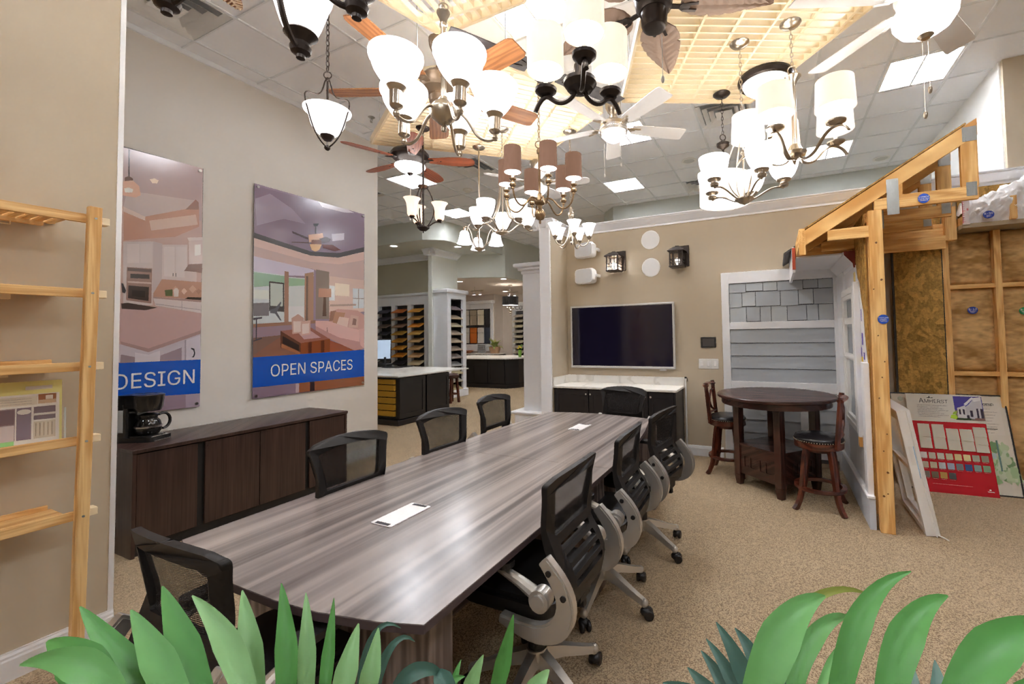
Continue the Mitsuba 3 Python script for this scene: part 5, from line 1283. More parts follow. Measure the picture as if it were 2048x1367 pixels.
# ================================================================== chandeliers and pendants
def at(m, x, y, z=0.0, rz=0.0):
    m = m.copy()
    if rz: m.apply_transform(rot([0, 0, 1], rz))
    m.apply_translation([x, y, z]); return m
def chain(x, y, z0, z1, r=.014, w=.0028):
    ms, n = [], max(1, int((z1 - z0) / (r * 2.1)))
    st = (z1 - z0) / n
    for k in range(n):
        zc = z0 + (k + .5) * st
        a = np.linspace(0, 2 * math.pi, 10, endpoint=False)
        pts = np.c_[.6 * r * np.cos(a), 0 * a, zc + (st / 2 + w) * np.sin(a)]
        if k % 2: pts = pts[:, [1, 0, 2]]
        pts = pts + np.array([x, y, 0])
        ms.append(tube(pts, w, 5, closed=True))
    return cat(ms)
def ringm(x, y, z, r, w=.004, az=0):
    a = np.linspace(0, 2 * math.pi, 18, endpoint=False)
    return tube(np.c_[x + r * np.cos(a) * math.cos(az), y + r * np.cos(a) * math.sin(az), z + r * np.sin(a)], w, 6, closed=True)
def shell(prof, th=.004):
    """Closed double wall from an outer profile running bottom to top."""
    inner = [(max(r - th, 0.0), z + (th if i == 0 else 0)) for i, (r, z) in enumerate(prof)]
    return list(prof) + inner[::-1] + [prof[0]]
def smoothp(prof, n=14):
    p = np.array(prof, float)
    from scipy.interpolate import PchipInterpolator as P_
    t = np.r_[0, np.cumsum(np.hypot(*np.diff(p, axis=0).T))]
    q = np.linspace(0, t[-1], n)
    return list(zip(P_(t, p[:, 0])(q), P_(t, p[:, 1])(q)))
def canopy_part(t, x, y, m, r=.065, z=LZ):
    z -= .006 if z == LZ else 0
    part(t, 'canopy', at(lathe([(0, -.03), (.02, -.028), (r * .8, -.018), (r, -.004), (r, 0), (0, 0)], 24), x, y, z), m)
def chandelier(lab, x, y, z, r, n, ph, metal, arm, arm_r, cup, shade, shade_mat, shade_emit, hub, col=None, top=None, chain_to=LZ, canopy=True, candle=None, lining=None, arm_flat=None, bows=None, group=None, loop=None, cat_='chandelier', skip=(), shade_smooth=True):
    t = thing('chandelier', lab, cat_, group)
    if hub: part(t, 'hub', at(lathe(hub, 28), x, y), metal)
    if col: part(t, 'column', at(lathe(col, 20), x, y), metal)
    armc = spline([(a, 0, b) for a, b in arm], 22)
    am = tube(armc, arm_r, 8, flat_=arm_flat)
    for k in range(n):
        if k in skip: continue
        a = ph + 360.0 * k / n
        c, s = math.cos(math.radians(a)), math.sin(math.radians(a))
        part(t, 'arm', at(am, x, y, 0, a), metal)
        sx, sy = x + r * c, y + r * s
        if cup: part(t, 'cup', at(lathe(cup, 20), sx, sy), metal)
        if candle: part(t, 'candle', disc((sx, sy, (candle[0] + candle[1]) / 2), candle[2], candle[1] - candle[0], 2, 12), flat(206, 190, 180))
        sh = part(t, 'shade', at(lathe(shell(shade), 32), sx, sy), shade_mat, shade_smooth if shade_smooth is not True else 40, emit=shade_emit)
        if lining is None and shade_mat in ('m_glass_white', 'm_amber'):
            zs_ = [q[1] for q in shade]
            up_ = shade[-1][0] > shade[0][0]
            part(sh, 'bulb', ball((sx, sy, min(zs_) + .45 * (max(zs_) - min(zs_))), .02, (1, 1, 1.3), 2), 'm_white', emit=BULB if shade_mat == 'm_glass_white' else [20, 14, 9])
        if lining:
            part(sh, 'lining', at(lathe(lining[::-1], 28), sx, sy), 'm_white', 40, emit=[2.4, 2.25, 2.0], label='bright white lining')
            part(sh, 'bulb', ball((sx, sy, sum(q[1] for q in lining) / len(lining) - .01), .018, (1, 1, 1.5), 2), 'm_white', emit=[30, 27, 23])
    if bows:
        nb, pts, rr = bows
        bm = tube(spline([(a, 0, b) for a, b in pts], 20), rr, 7)
        for k in range(nb): part(t, 'bow', at(bm, x, y, 0, ph + 360.0 * k / nb), metal)
    if loop: part(t, 'loop', ringm(x, y, loop[0], loop[1], .004, .6), metal)
    if top is not None:
        part(t, 'chain', chain(x, y, top, chain_to - (.02 if canopy else 0)), metal)
    if canopy: canopy_part(t, x, y, metal, z=chain_to)
    return t
mat('m_glass_white', L(240, 236, 228), 0.35)
def shelf_on(z0, prof): return [(a, z0 + b) for a, b in prof]

# five bell-shade nickel chandelier, large, upper middle
z = 2.60
chandelier('large brushed nickel five-light chandelier with white bell glass, in front of the walnut fan', -1.525, 1.724, z, .26, 5, 327.8, 'm_nickel',
           [(.03, 2.70), (.085, 2.712), (.13, 2.665), (.19, 2.59), (.235, 2.585), (.26, 2.60)], .0085,
           shelf_on(z, [(0, -.016), (.012, -.012), (.017, 0), (.012, .014), (.008, .022), (.024, .03), (.031, .04), (.031, .105), (.029, .108), (.036, .116), (.046, .130), (.044, .133), (.03, .12), (0, .12)]),
           smoothp(shelf_on(z, [(.040, .125), (.055, .14), (.088, .185), (.106, .22), (.112, .245), (.123, .262), (.125, .285), (.116, .30)]), 18), 'm_glass_white', SHADE_WHITE,
           [(0, 2.605), (.012, 2.61), (.016, 2.624), (.010, 2.637), (.008, 2.648), (.03, 2.652), (.062, 2.68), (.074, 2.715), (.074, 2.722), (.05, 2.755), (.022, 2.775), (.018, 2.79), (0, 2.79)],
           [(.014, 2.78), (.014, 3.16), (.019, 3.165), (.019, 3.18), (.015, 3.185), (.022, 3.21), (.034, 3.235), (.034, 3.245), (.0, 3.25)], 3.25, CZ, False, loop=(3.27, .025))
# three-light black chandelier, cream drum shades
z = 2.639
cream = [.40, .33, .265]
mat('m_fabric', L(236, 222, 208), .9)
chandelier('black three-light chandelier with cream fabric drum shades at the top', -.738, 1.693, z, .17, 3, 299.7, 'm_bronze',
           [(.02, 2.63), (.045, 2.585), (.09, 2.575), (.135, 2.60), (.17, 2.622), (.20, 2.605), (.225, 2.565)], .0105,
           shelf_on(z, [(0, -.014), (.03, -.01), (.048, .006), (.050, .018), (.03, .022), (0, .022)]),
           [(.083, z + .10), (.083, z + .285)], 'm_fabric', cream,
           [(0, 2.59), (.012, 2.592), (.02, 2.605), (.055, 2.61), (.072, 2.635), (.072, 2.65), (.03, 2.66), (.026, 2.66), (.026, 2.72), (.0, 2.72)],
           [(.018, 2.72), (.018, 3.1), (0, 3.1)], 3.1, CZ, False, (z + .02, z + .17, .010), [(.0785, z + .102), (.0785, z + .283)])
# five-light nickel chandelier, cream shades, right
z = 2.756
chandelier('brushed nickel five-light chandelier with cream fabric shades, right of the flush ceiling light', .149, 3.097, z, .28, 5, 246, 'm_nickel',
           [(.03, 2.665), (.06, 2.63), (.12, 2.635), (.19, 2.70), (.25, 2.738), (.30, 2.735), (.355, 2.685)], .014,
           shelf_on(z, [(0, -.014), (.03, -.01), (.052, .004), (.054, .012), (.03, .018), (0, .018)]),
           [(.108, z + .085), (.100, z + .255)], 'm_fabric', cream,
           [(0, 2.64), (.012, 2.645), (.02, 2.66), (.06, 2.672), (.07, 2.69), (.05, 2.70), (.03, 2.74), (0, 2.74)],
           [(.02, 2.74), (.017, 2.78), (.017, 3.12), (.02, 3.13), (.03, 3.16), (.052, 3.185), (.05, 3.19), (0, 3.19)], 3.26, LZ, True, (z + .015, z + .14, .011), [(.103, z + .087), (.096, z + .253)], (1.0, .45), loop=(3.225, .032))
# six-light antique nickel chandelier, brown shades
z = 2.606
brown = [.10, .055, .035]
mat('m_brown_fabric', L(84, 62, 54), .9)
chandelier('antique nickel six-light chandelier with dark brown pleated shades in the middle', -1.564, 2.798, z, .26, 6, 313, 'm_antique',
           [(.02, 2.535), (.05, 2.56), (.085, 2.555), (.13, 2.51), (.18, 2.475), (.225, 2.495), (.25, 2.54), (.26, 2.585)], .006,
           shelf_on(z, [(0, -.035), (.012, -.03), (.012, -.02), (.022, -.01), (.024, 0), (.018, .012), (.01, .016), (.01, .026), (.022, .034), (.024, .042), (.0, .042)]),
           [(.062, z + .085), (.060, z + .265)], 'm_brown_fabric', brown,
           [(0, 2.372), (.008, 2.378), (.010, 2.392), (.006, 2.40), (.03, 2.412), (.041, 2.435), (.041, 2.452), (.026, 2.48), (.014, 2.49), (.018, 2.51), (.042, 2.525), (.045, 2.535), (.02, 2.55), (.016, 2.60), (.010, 2.61), (0, 2.61)],
           [(.009, 2.60), (.009, 2.90), (.018, 2.905), (.02, 2.925), (.012, 2.945), (0, 2.95)], 3.0, LZ, True, (z + .04, z + .13, .010), [(.0575, z + .087), (.0555, z + .263)], loop=(2.972, .028))
# five-light satin nickel bowl chandelier with flared strips
z = 2.605
chandelier('satin nickel five-light chandelier with white tulip glass and flared strips, left of the brown-shaded one', -2.34, 3.455, z, .25, 5, 339, 'm_nickel',
           [(.02, 2.535), (.08, 2.555), (.14, 2.61), (.19, 2.632), (.235, 2.60), (.27, 2.575), (.30, 2.585)], .0075,
           shelf_on(z, [(0, -.02), (.02, -.016), (.036, .0), (.042, .014), (.03, .018), (0, .018)]),
           smoothp(shelf_on(z, [(.035, .012), (.055, .04), (.074, .09), (.083, .14), (.086, .175)]), 14), 'm_glass_white', SHADE_WHITE,
           [(0, 2.50), (.006, 2.505), (.03, 2.51), (.07, 2.525), (.07, 2.538), (.02, 2.545), (0, 2.545)],
           [(.007, 2.54), (.007, 3.12), (.02, 3.125), (.02, 3.135), (0, 3.14)], 3.14, LZ, True, bows=(5, [(.018, 3.12), (.025, 3.0), (.04, 2.85), (.075, 2.72), (.12, 2.65), (.17, 2.632)], .008))
# five-light small chandelier near the return wall
z = 2.48
chandelier('small white-glass five-light chandelier in front of the beige return wall', -1.78, 3.805, z, .174, 5, 304, 'm_nickel',
           [(.012, 2.66), (.025, 2.56), (.06, 2.45), (.105, 2.405), (.15, 2.42), (.174, 2.465)], .0055,
           shelf_on(z, [(0, -.02), (.012, -.016), (.018, 0), (.026, .012), (.024, .022), (0, .022)]),
           smoothp(shelf_on(z, [(.022, .018), (.034, .045), (.044, .08), (.058, .115), (.068, .135)]), 12), 'm_glass_white', SHADE_WHITE,
           [(0, 2.418), (.008, 2.424), (.014, 2.44), (.008, 2.455), (.018, 2.475), (.02, 2.5), (.010, 2.52), (0, 2.52)],
           [(.009, 2.50), (.009, 2.71), (.03, 2.715), (.032, 2.73), (.02, 2.745), (.018, 2.77), (.008, 2.79), (0, 2.80)], 2.80, LZ, True, bows=(5, [(.02, 2.71), (.017, 2.68), (.012, 2.64)], .005))
# three-light bronze chandelier with amber glass
z = 2.645
mat('m_amber', L(236, 196, 168), .35)
chandelier('small bronze three-light chandelier with amber trumpet glass beside the living room poster', -3.0, 3.1, z, .15, 3, 274, 'm_bronze',
           [(.015, 2.56), (.05, 2.595), (.095, 2.63), (.14, 2.642), (.165, 2.632)], .0055,
           shelf_on(z, [(0, -.006), (.018, -.002), (.026, .012), (.022, .018), (0, .018)]),
           smoothp(shelf_on(z, [(.034, .014), (.042, .03), (.045, .09), (.054, .14), (.076, .178)]), 14), 'm_amber', [.75, .50, .36],
           [(0, 2.53), (.006, 2.535), (.006, 2.548), (.03, 2.555), (.056, 2.58), (.056, 2.588), (0, 2.60)],
           [(.009, 2.59), (.009, 3.378), (0, 3.385)], 3.385, LZ, True, bows=(3, [(.03, 2.59), (.085, 2.68), (.098, 2.79), (.07, 2.90), (.036, 2.965)], .0055), loop=None)
part('chandelier_006', 'collar', at(lathe([(0, 2.955), (.034, 2.96), (.05, 2.975), (.045, 2.985), (0, 2.995)], 20), -3.0, 3.1), 'm_bronze')
# three-light down-shade chandelier
chandelier('small nickel three-light chandelier with white bell glass hanging down, on a long rod', -2.79, 3.685, 2.65, .184, 3, 253, 'm_nickel',
           [(.02, 2.455), (.055, 2.48), (.09, 2.57), (.125, 2.65), (.16, 2.672), (.184, 2.655)], .0055,
           [(0, 2.61), (.016, 2.612), (.018, 2.645), (.012, 2.655), (0, 2.657)],
           smoothp([(.076, 2.487), (.062, 2.52), (.052, 2.56), (.044, 2.60), (.03, 2.618)], 12), 'm_glass_white', [2.8, 2.9, 3.2],
           [(0, 2.43), (.008, 2.432), (.05, 2.455), (.054, 2.468), (.02, 2.475), (0, 2.476)],
           [(.008, 2.47), (.008, 3.53), (0, 3.535)], None, LZ, True, bows=(3, [(.03, 2.47), (.11, 2.53), (.15, 2.62), (.12, 2.7)], .004))
# five-light nickel bowl chandelier, right
z = 2.54
chandelier('nickel five-light chandelier with white bowl glass, below the cream-shaded one', -.165, 3.156, z, .249, 5, 298, 'm_nickel',
           [(.025, 2.445), (.08, 2.46), (.14, 2.495), (.20, 2.515), (.249, 2.505)], .0065,
           shelf_on(z, [(0, -.035), (.01, -.03), (.026, -.024), (.03, -.01), (.022, -.004), (.022, .004), (.042, .014), (.046, .022), (0, .022)]),
           smoothp(shelf_on(z, [(.032, .018), (.062, .045), (.085, .09), (.096, .135), (.098, .165)]), 14), 'm_glass_white', SHADE_WHITE,
           [(0, 2.41), (.006, 2.415), (.03, 2.425), (.062, 2.45), (.062, 2.458), (.02, 2.47), (0, 2.47)],
           [(.006, 2.46), (.006, 2.92), (.03, 2.93), (.03, 2.94), (0, 2.95)], 2.95, LZ, True, bows=(4, [(.03, 2.46), (.10, 2.55), (.115, 2.66), (.075, 2.80), (.02, 2.93)], .0055))
# bronze chandelier at the upper left, partly out of the picture
z = 2.40
chandelier('dark bronze chandelier with white tulip glass, cut off at the top left', -1.149, .592, z, .25, 5, 118.3, 'm_bronze',
           [(.03, 2.58), (.07, 2.60), (.13, 2.53), (.19, 2.43), (.24, 2.415), (.27, 2.44)], .0085,
           shelf_on(z, [(0, -.014), (.012, -.01), (.012, .0), (.026, .008), (.03, .022), (.024, .036), (.03, .046), (.046, .062), (.044, .066), (0, .062)]),
           smoothp(shelf_on(z, [(.036, .06), (.05, .085), (.062, .12), (.074, .16), (.085, .19), (.088, .22), (.08, .25)]), 16), 'm_glass_white', SHADE_WHITE,
           [(0, 2.46), (.01, 2.465), (.02, 2.48), (.012, 2.50), (.045, 2.53), (.05, 2.58), (.02, 2.62), (0, 2.63)],
           [(.012, 2.6), (.012, 3.0), (0, 3.0)], 3.0, CZ, False)
k0 = 'chandelier_009'
# pendants
t = thing('pendant_light', 'bronze pendant with white bell bowl in wire straps, beside the pale wall', 'pendant light')
px, py, pz = -2.213, 1.569, 2.79
part(t, 'bowl', at(lathe(shell(smoothp([(.03, -.125), (.06, -.10), (.082, -.06), (.094, -.01), (.10, .0), (.118, .012), (.120, .02)], 18), .004), 36), px, py, pz), 'm_glass_white', 40, emit=SHADE_WHITE)
part(t, 'cap', at(lathe([(0, -.150), (.02, -.148), (.034, -.13), (.036, -.118), (.03, -.112), (0, -.112)], 24), px, py, pz), 'm_bronze')
part(t, 'finial', ball((px, py, pz - .19), .015), 'm_bronze')
for k in range(3):
    a = 25 + 120 * k
    part(t, 'strap', at(tube(spline([(.012, 0, .185), (.024, 0, .14), (.06, 0, .085), (.112, 0, .075), (.108, 0, -.01), (.082, 0, -.09), (.04, 0, -.16), (.0, 0, -.19)], 30), .0035, 6), px, py, pz, a), 'm_bronze')
part(t, 'stem', cat(disc((px, py, pz + .13), .006, .15, 2, 10), ball((px, py, pz + .195), .012, sub=1)), 'm_bronze')
part(t, 'bulb', ball((px, py, pz - .03), .022, (1, 1, 1.3), 2), 'm_white', emit=BULB)
part(t, 'socket', disc((px, py, pz + .045), .022, .05, 2, 16), 'm_white')
part(t, 'loop', ringm(px, py, pz + .22, .02, .003, .6), 'm_bronze')
part(t, 'chain', chain(px, py, pz + .24, CZ), 'm_bronze')
t = thing('pendant_light', 'white fabric drum pendant on a bronze chain, behind the bowl-glass chandelier', 'pendant light')
px, py = -.351, 3.776
part(t, 'shade', at(lathe(shell([(.2, 2.61), (.2, 2.84)], .004), 48), px, py), 'm_fabric', 40, emit=[.5, .46, .38])
part(t, 'diffuser', disc((px, py, 2.618), .195, .006, 2, 40), 'm_white', emit=[2.2, 2.1, 1.9])
part(t, 'stem', at(lathe([(.01, 2.62), (.01, 3.07), (.02, 3.08), (.05, 3.1), (.055, 3.12), (.03, 3.135), (.01, 3.15), (0, 3.15)], 20), px, py), 'm_bronze')
part(t, 'loop', ringm(px, py, 3.175, .025, .004, .6), 'm_bronze')
part(t, 'chain', chain(px, py, 3.2, LZ - .02), 'm_bronze')
canopy_part(t, px, py, 'm_bronze', .07)
t = thing('flush_light', 'round flush ceiling light with dark ring and white bowl on the large lattice', 'ceiling light')
part(t, 'ring', at(lathe([(.15, 0), (.20, 0), (.205, -.02), (.195, -.045), (.18, -.055), (.165, -.05), (.15, -.03), (.15, 0)], 44), -.014, 3.69, LZ), 'm_bronze')
part(t, 'bowl', at(lathe([(0, -.14), (.06, -.135), (.12, -.11), (.155, -.08), (.17, -.045), (.16, -.03), (0, -.02)], 40), -.014, 3.69, LZ), 'm_glass_white', 40, emit=SHADE_WHITE)

# ================================================================== ceiling fans
def blade(R, r0, prof, pitch=-12, th=.007):
    """Outline from prof [(fraction along, half width)], flat, pitched about its axis."""
    P = smoothp(prof, 22)
    pts = [(r0 + (R - r0) * a, w) for a, w in P] + [(r0 + (R - r0) * a, -w) for a, w in P[::-1]]
    m = ext(Polygon(pts).buffer(0), th, at=-th / 2)
    m.apply_transform(rot([1, 0, 0], pitch)); return m
def leaf(R, r0, w, pitch=10, flip=1):
    n, k = 46, 9
    V, F = [], []
    for i in range(n + 1):
        q = i / n
        hw = w * (math.sin(math.pi * min(1, q ** .72)) ** .62) * (1 - .25 * q) + .002
        notch = .82 if (i % 9 == 7 and 8 < i < n - 4) else 1.0
        for j in range(-k, k + 1):
            v = j / k
            ph = (q * 9.0 + abs(v) * 1.5)
            z = .010 * (abs((ph % 1) - .5) * 2) * min(1, abs(v) * 4) * (1 - .4 * abs(v)) - .012 * math.exp(-(v * 9) ** 2) - .02 * v * v
            V.append((r0 + (R - r0) * q + abs(v) * .0, v * hw * (notch if abs(v) > .75 else 1) + .02 * math.sin(q * 3), -z))
    m_ = 2 * k + 1
    for i in range(n):
        for j in range(2 * k):
            a = i * m_ + j
            F += [[a, a + m_, a + m_ + 1], [a, a + m_ + 1, a + 1]]
    top_ = M(V, F)
    m = cat(top_, M(np.array(V) + [0, 0, .006], np.array(F)[:, ::-1]))
    m.apply_transform(rot([1, 0, 0], pitch)); return m
def fan(lab, x, y, z, R, n, ph, bl, bl_mat, metal, canopy_z, motor, iron=True, grain=None, kit=None, chains=None, rod=True, screws=False):
    t = thing('ceiling_fan', lab, 'ceiling fan')
    part(t, 'motor', at(lathe(motor, 36), x, y, z), metal)
    if rod:
        part(t, 'downrod', disc((x, y, (z + canopy_z) / 2), .013, canopy_z - z, 2, 14), metal)
        part(t, 'canopy', at(lathe([(0, -.12), (.022, -.115), (.05, -.085), (.066, -.045), (.07, -.005), (.07, 0), (0, 0)], 28), x, y, canopy_z), metal)
    else:
        part(t, 'canopy', at(lathe([(.05, z + .1 - canopy_z), (.09, -.05), (.1, 0), (0, 0)], 28), x, y, canopy_z), metal)
    for k in range(n):
        a = ph + 360.0 * k / n
        g = at(bl, x, y, z, a)
        d = np.array([math.cos(math.radians(a)), math.sin(math.radians(a)), 0])
        b = part(t, 'blade', g, bl_mat, 25 if grain is None else False, **({'grain': d} if grain else {}))
        if iron:
            im = cat(beam((.07, 0, .012), (.17, 0, .004), .03, .008, (0, 1, 0)), beam((.16, -.02, .0), (.24, -.035, -.004), .018, .006, (0, 1, 0)), beam((.16, .02, .0), (.24, .035, .006), .018, .006, (0, 1, 0)), disc((.17, 0, .004), .03, .008))
            part(b, 'blade_iron', at(im, x, y, z - .006, a), metal)
        if screws:
            part(b, 'screw', at(cat(disc((.27, .02, -.004), .007, .008), disc((.31, 0, -.004), .007, .008)), x, y, z, a), metal)
    if kit: kit(t, x, y, z, metal)
    if chains:
        for dx, dy, ln in chains:
            c = part(t, 'pull_chain', cat(disc((x + dx, y + dy, z - .16 - ln / 2), .0018, ln, 2, 6), ball((x + dx, y + dy, z - .16 - ln), .008, (1, 1, 2), 1)), 'm_white')
    return t
motorA = [(0, -.10), (.05, -.10), (.065, -.085), (.07, -.05), (.06, -.03), (.085, -.02), (.12, -.01), (.13, .02), (.125, .07), (.10, .10), (.04, .115), (.02, .17), (0, .17)]
b_wide = [(0, .045), (.1, .055), (.5, .072), (.85, .072), (.95, .062), (1.0, .035)]
def kit_none(t, x, y, z, m):
    part(t, 'switch_housing', at(lathe([(0, -.17), (.03, -.168), (.055, -.15), (.06, -.10), (0, -.10)], 28), x, y, z), m)
fan('walnut-bladed ceiling fan with brown motor, behind the large nickel chandelier', -2.0, 2.22, 3.20, .737, 5, 348.4, blade(.737, .20, [(0, .045), (.1, .058), (.5, .074), (.9, .076), (.985, .066), (1.0, .055)]), 'm_walnut', 'm_motor', LZ, motorA, grain=True, kit=kit_none, screws=True)
def kit_bowl(r, h, em, finial=True, ribbed=None):
    def k(t, x, y, z, m):
        part(t, 'light_bowl', at(lathe([(0, -h), (r * .35, -h * .95), (r * .7, -h * .72), (r * .93, -h * .38), (r, -.03), (r * .98, -.02), (0, -.02)], 36), x, y, z - .04), 'm_glass_white', 40, emit=em)
        if finial: part(t, 'finial', at(lathe([(0, -.022), (.015, -.02), (.03, 0), (.028, .008), (0, .008)], 20), x, y, z - .04 - h), m)
        if ribbed:
            part(t, 'beaded_rim', cat([ball((x + ribbed * math.cos(q), y + ribbed * math.sin(q), z - .025), .010, sub=1) for q in np.arange(0, 6.28, .17)], at(lathe([(ribbed - .006, -.05), (ribbed + .004, -.05), (ribbed + .004, 0), (ribbed - .006, 0), (ribbed - .006, -.05)], 40), x, y, z)), 'm_chrome')
    return k
b_round = [(0, .04), (.15, .05), (.6, .075), (.9, .062), (.98, .04), (1.0, .02)]
fan('red-brown ceiling fan with white bowl light by the end of the pale wall', -3.40, 3.33, 3.39, .66, 5, 32.6, blade(.66, .19, b_round), 'm_cherry', 'm_bronze', LZ, [(0, -.05), (.06, -.05), (.09, -.02), (.16, .0), (.19, .03), (.19, .06), (.17, .085), (.08, .10), (.05, .14), (0, .14)], grain=True, kit=kit_bowl(.155, .10, SHADE_WHITE), chains=[(.03, -.02, .45), (-.03, .03, .45)], screws=True)
b_sq = [(0, .05), (.1, .058), (.5, .068), (.9, .074), (.985, .072), (1.0, .066)]
fan('white five-blade ceiling fan with beaded light rim, below the middle of the lattices', -1.23, 3.535, 3.345, .66, 5, 326, blade(.66, .17, b_sq), 'm_whiteblade', 'm_nickel', LZ + .02, [(0, -.03), (.10, -.03), (.115, -.01), (.115, .03), (.09, .05), (.05, .07), (.03, .11), (0, .11)], kit=kit_bowl(.105, .09, SHADE_WHITE, False, .116), chains=[(-.06, -.08, .28), (.08, -.05, .2)])
def kit_leaf(t, x, y, z, m):
    part(t, 'switch_housing', at(lathe([(0, -.125), (.05, -.125), (.062, -.12), (.07, -.10), (.075, -.02), (.06, .0), (0, 0)], 32), x, y, z - .0), m)
    part(t, 'pull_chain', cat(disc((x + .03, y + .05, z - .26), .002, .25, 2, 6), ball((x + .03, y + .05, z - .39), .011, (1, 1, 2), 1)), 'm_galv')
fan('leaf-bladed ceiling fan with black motor, cut off at the top', -.56, 2.33, 3.36, .66, 5, 23, leaf(.66, .15, .135), 'm_leafblade', 'm_bronze', LZ, [(0, -.03), (.08, -.03), (.10, 0), (.11, .06), (.09, .1), (0, .1)], kit=kit_leaf)
def kit_bigbowl(t, x, y, z, m):
    part(t, 'light_bowl', at(lathe([(0, -.20), (.06, -.195), (.11, -.165), (.14, -.12), (.145, -.08), (.12, -.045), (0, -.04)], 36), x, y, z), 'm_glass_white', 40, emit=SHADE_WHITE)
    part(t, 'finial', at(lathe([(0, -.222), (.02, -.22), (.036, -.205), (.034, -.195), (0, -.195)], 20), x, y, z), 'm_nickel')
    for dx, ln in ((-.012, .40), (.012, .27)):
        part(t, 'pull_chain', cat(disc((x + dx, y + .01, z - .22 - ln / 2), .0016, ln, 2, 6), ball((x + dx, y + .01, z - .22 - ln), .010, (1, 1, 2.2), 1)), 'm_nickel')
fan('large white ceiling fan with white glass bowl at the upper right', .762, 2.806, 3.29, .68, 5, 60.7, blade(.68, .17, b_sq), 'm_whiteblade', 'm_white', LZ + .02, motorA, kit=kit_bigbowl)
fan('white ceiling fan with nickel canopy, behind the brown-shaded chandelier', -2.45, 4.3, 3.30, .62, 5, 20, blade(.62, .17, b_round), 'm_whiteblade', 'm_nickel', LZ, [(0, -.06), (.06, -.06), (.09, -.03), (.11, 0), (.11, .04), (.08, .07), (.03, .1), (0, .1)], kit=kit_bowl(.13, .12, SHADE_WHITE, False))
fan('two-bladed charcoal ceiling fan, mostly behind the black three-light chandelier', -1.345, 2.495, 3.30, .66, 2, 60.5, blade(.66, .12, [(0, .06), (.1, .065), (.9, .068), (1, .062)], 4), 'm_darkblade', 'm_bronze', LZ, [(0, -.05), (.06, -.05), (.09, -.02), (.10, .03), (.06, .08), (0, .1)])
# rattan fan whose blade tip shows at the upper left
def rattan():
    t = thing('ceiling_fan', 'brown rattan leaf fan blade peeping in at the top left, behind the bronze chandelier', 'ceiling fan')
    x, y, z = -2.02, .62, 3.2
    part(t, 'motor', at(lathe(motorA, 28), x, y, z), 'm_bronze')
    part(t, 'downrod', disc((x, y, (z + CZ) / 2), .013, CZ - z, 2, 12), 'm_bronze')
    for k in range(5):
        a = math.degrees(math.atan2(.60, -.36)) + 72 * k
        pts = [(.12 + .58 * q, .095 * math.sin(math.pi * min(1, q ** .7 * .97 + .02)) ** .6) for q in np.linspace(0, 1, 24)]
        oul = Polygon(pts + [(u, -v) for u, v in pts[::-1]]).buffer(0)
        b = part(t, 'blade', at(ext(oul, .006), x, y, z, a), flat(112, 70, 48))
        sticks = [box(.12, .70, -.004, .004, -.004, .010)]
        for q in np.linspace(.16, .68, 26):
            for s in (-1, 1):
                ln = LineString([(q - .0, 0), (q - .09, s * .14)] if False else [(q, 0), (q + .07, s * .11)]).intersection(oul)
                if ln.geom_type == 'LineString' and ln.length > .01:
                    (u0, v0), (u1, v1) = ln.coords[0], ln.coords[-1]
                    sticks.append(beam((u0, v0, -.002), (u1, v1, -.002), .005, .006, (0, 0, 1)))
        part(b, 'wicker', at(cat(sticks), x, y, z, a), flat(206, 186, 160), False, label='pale wicker ribs')
rattan()
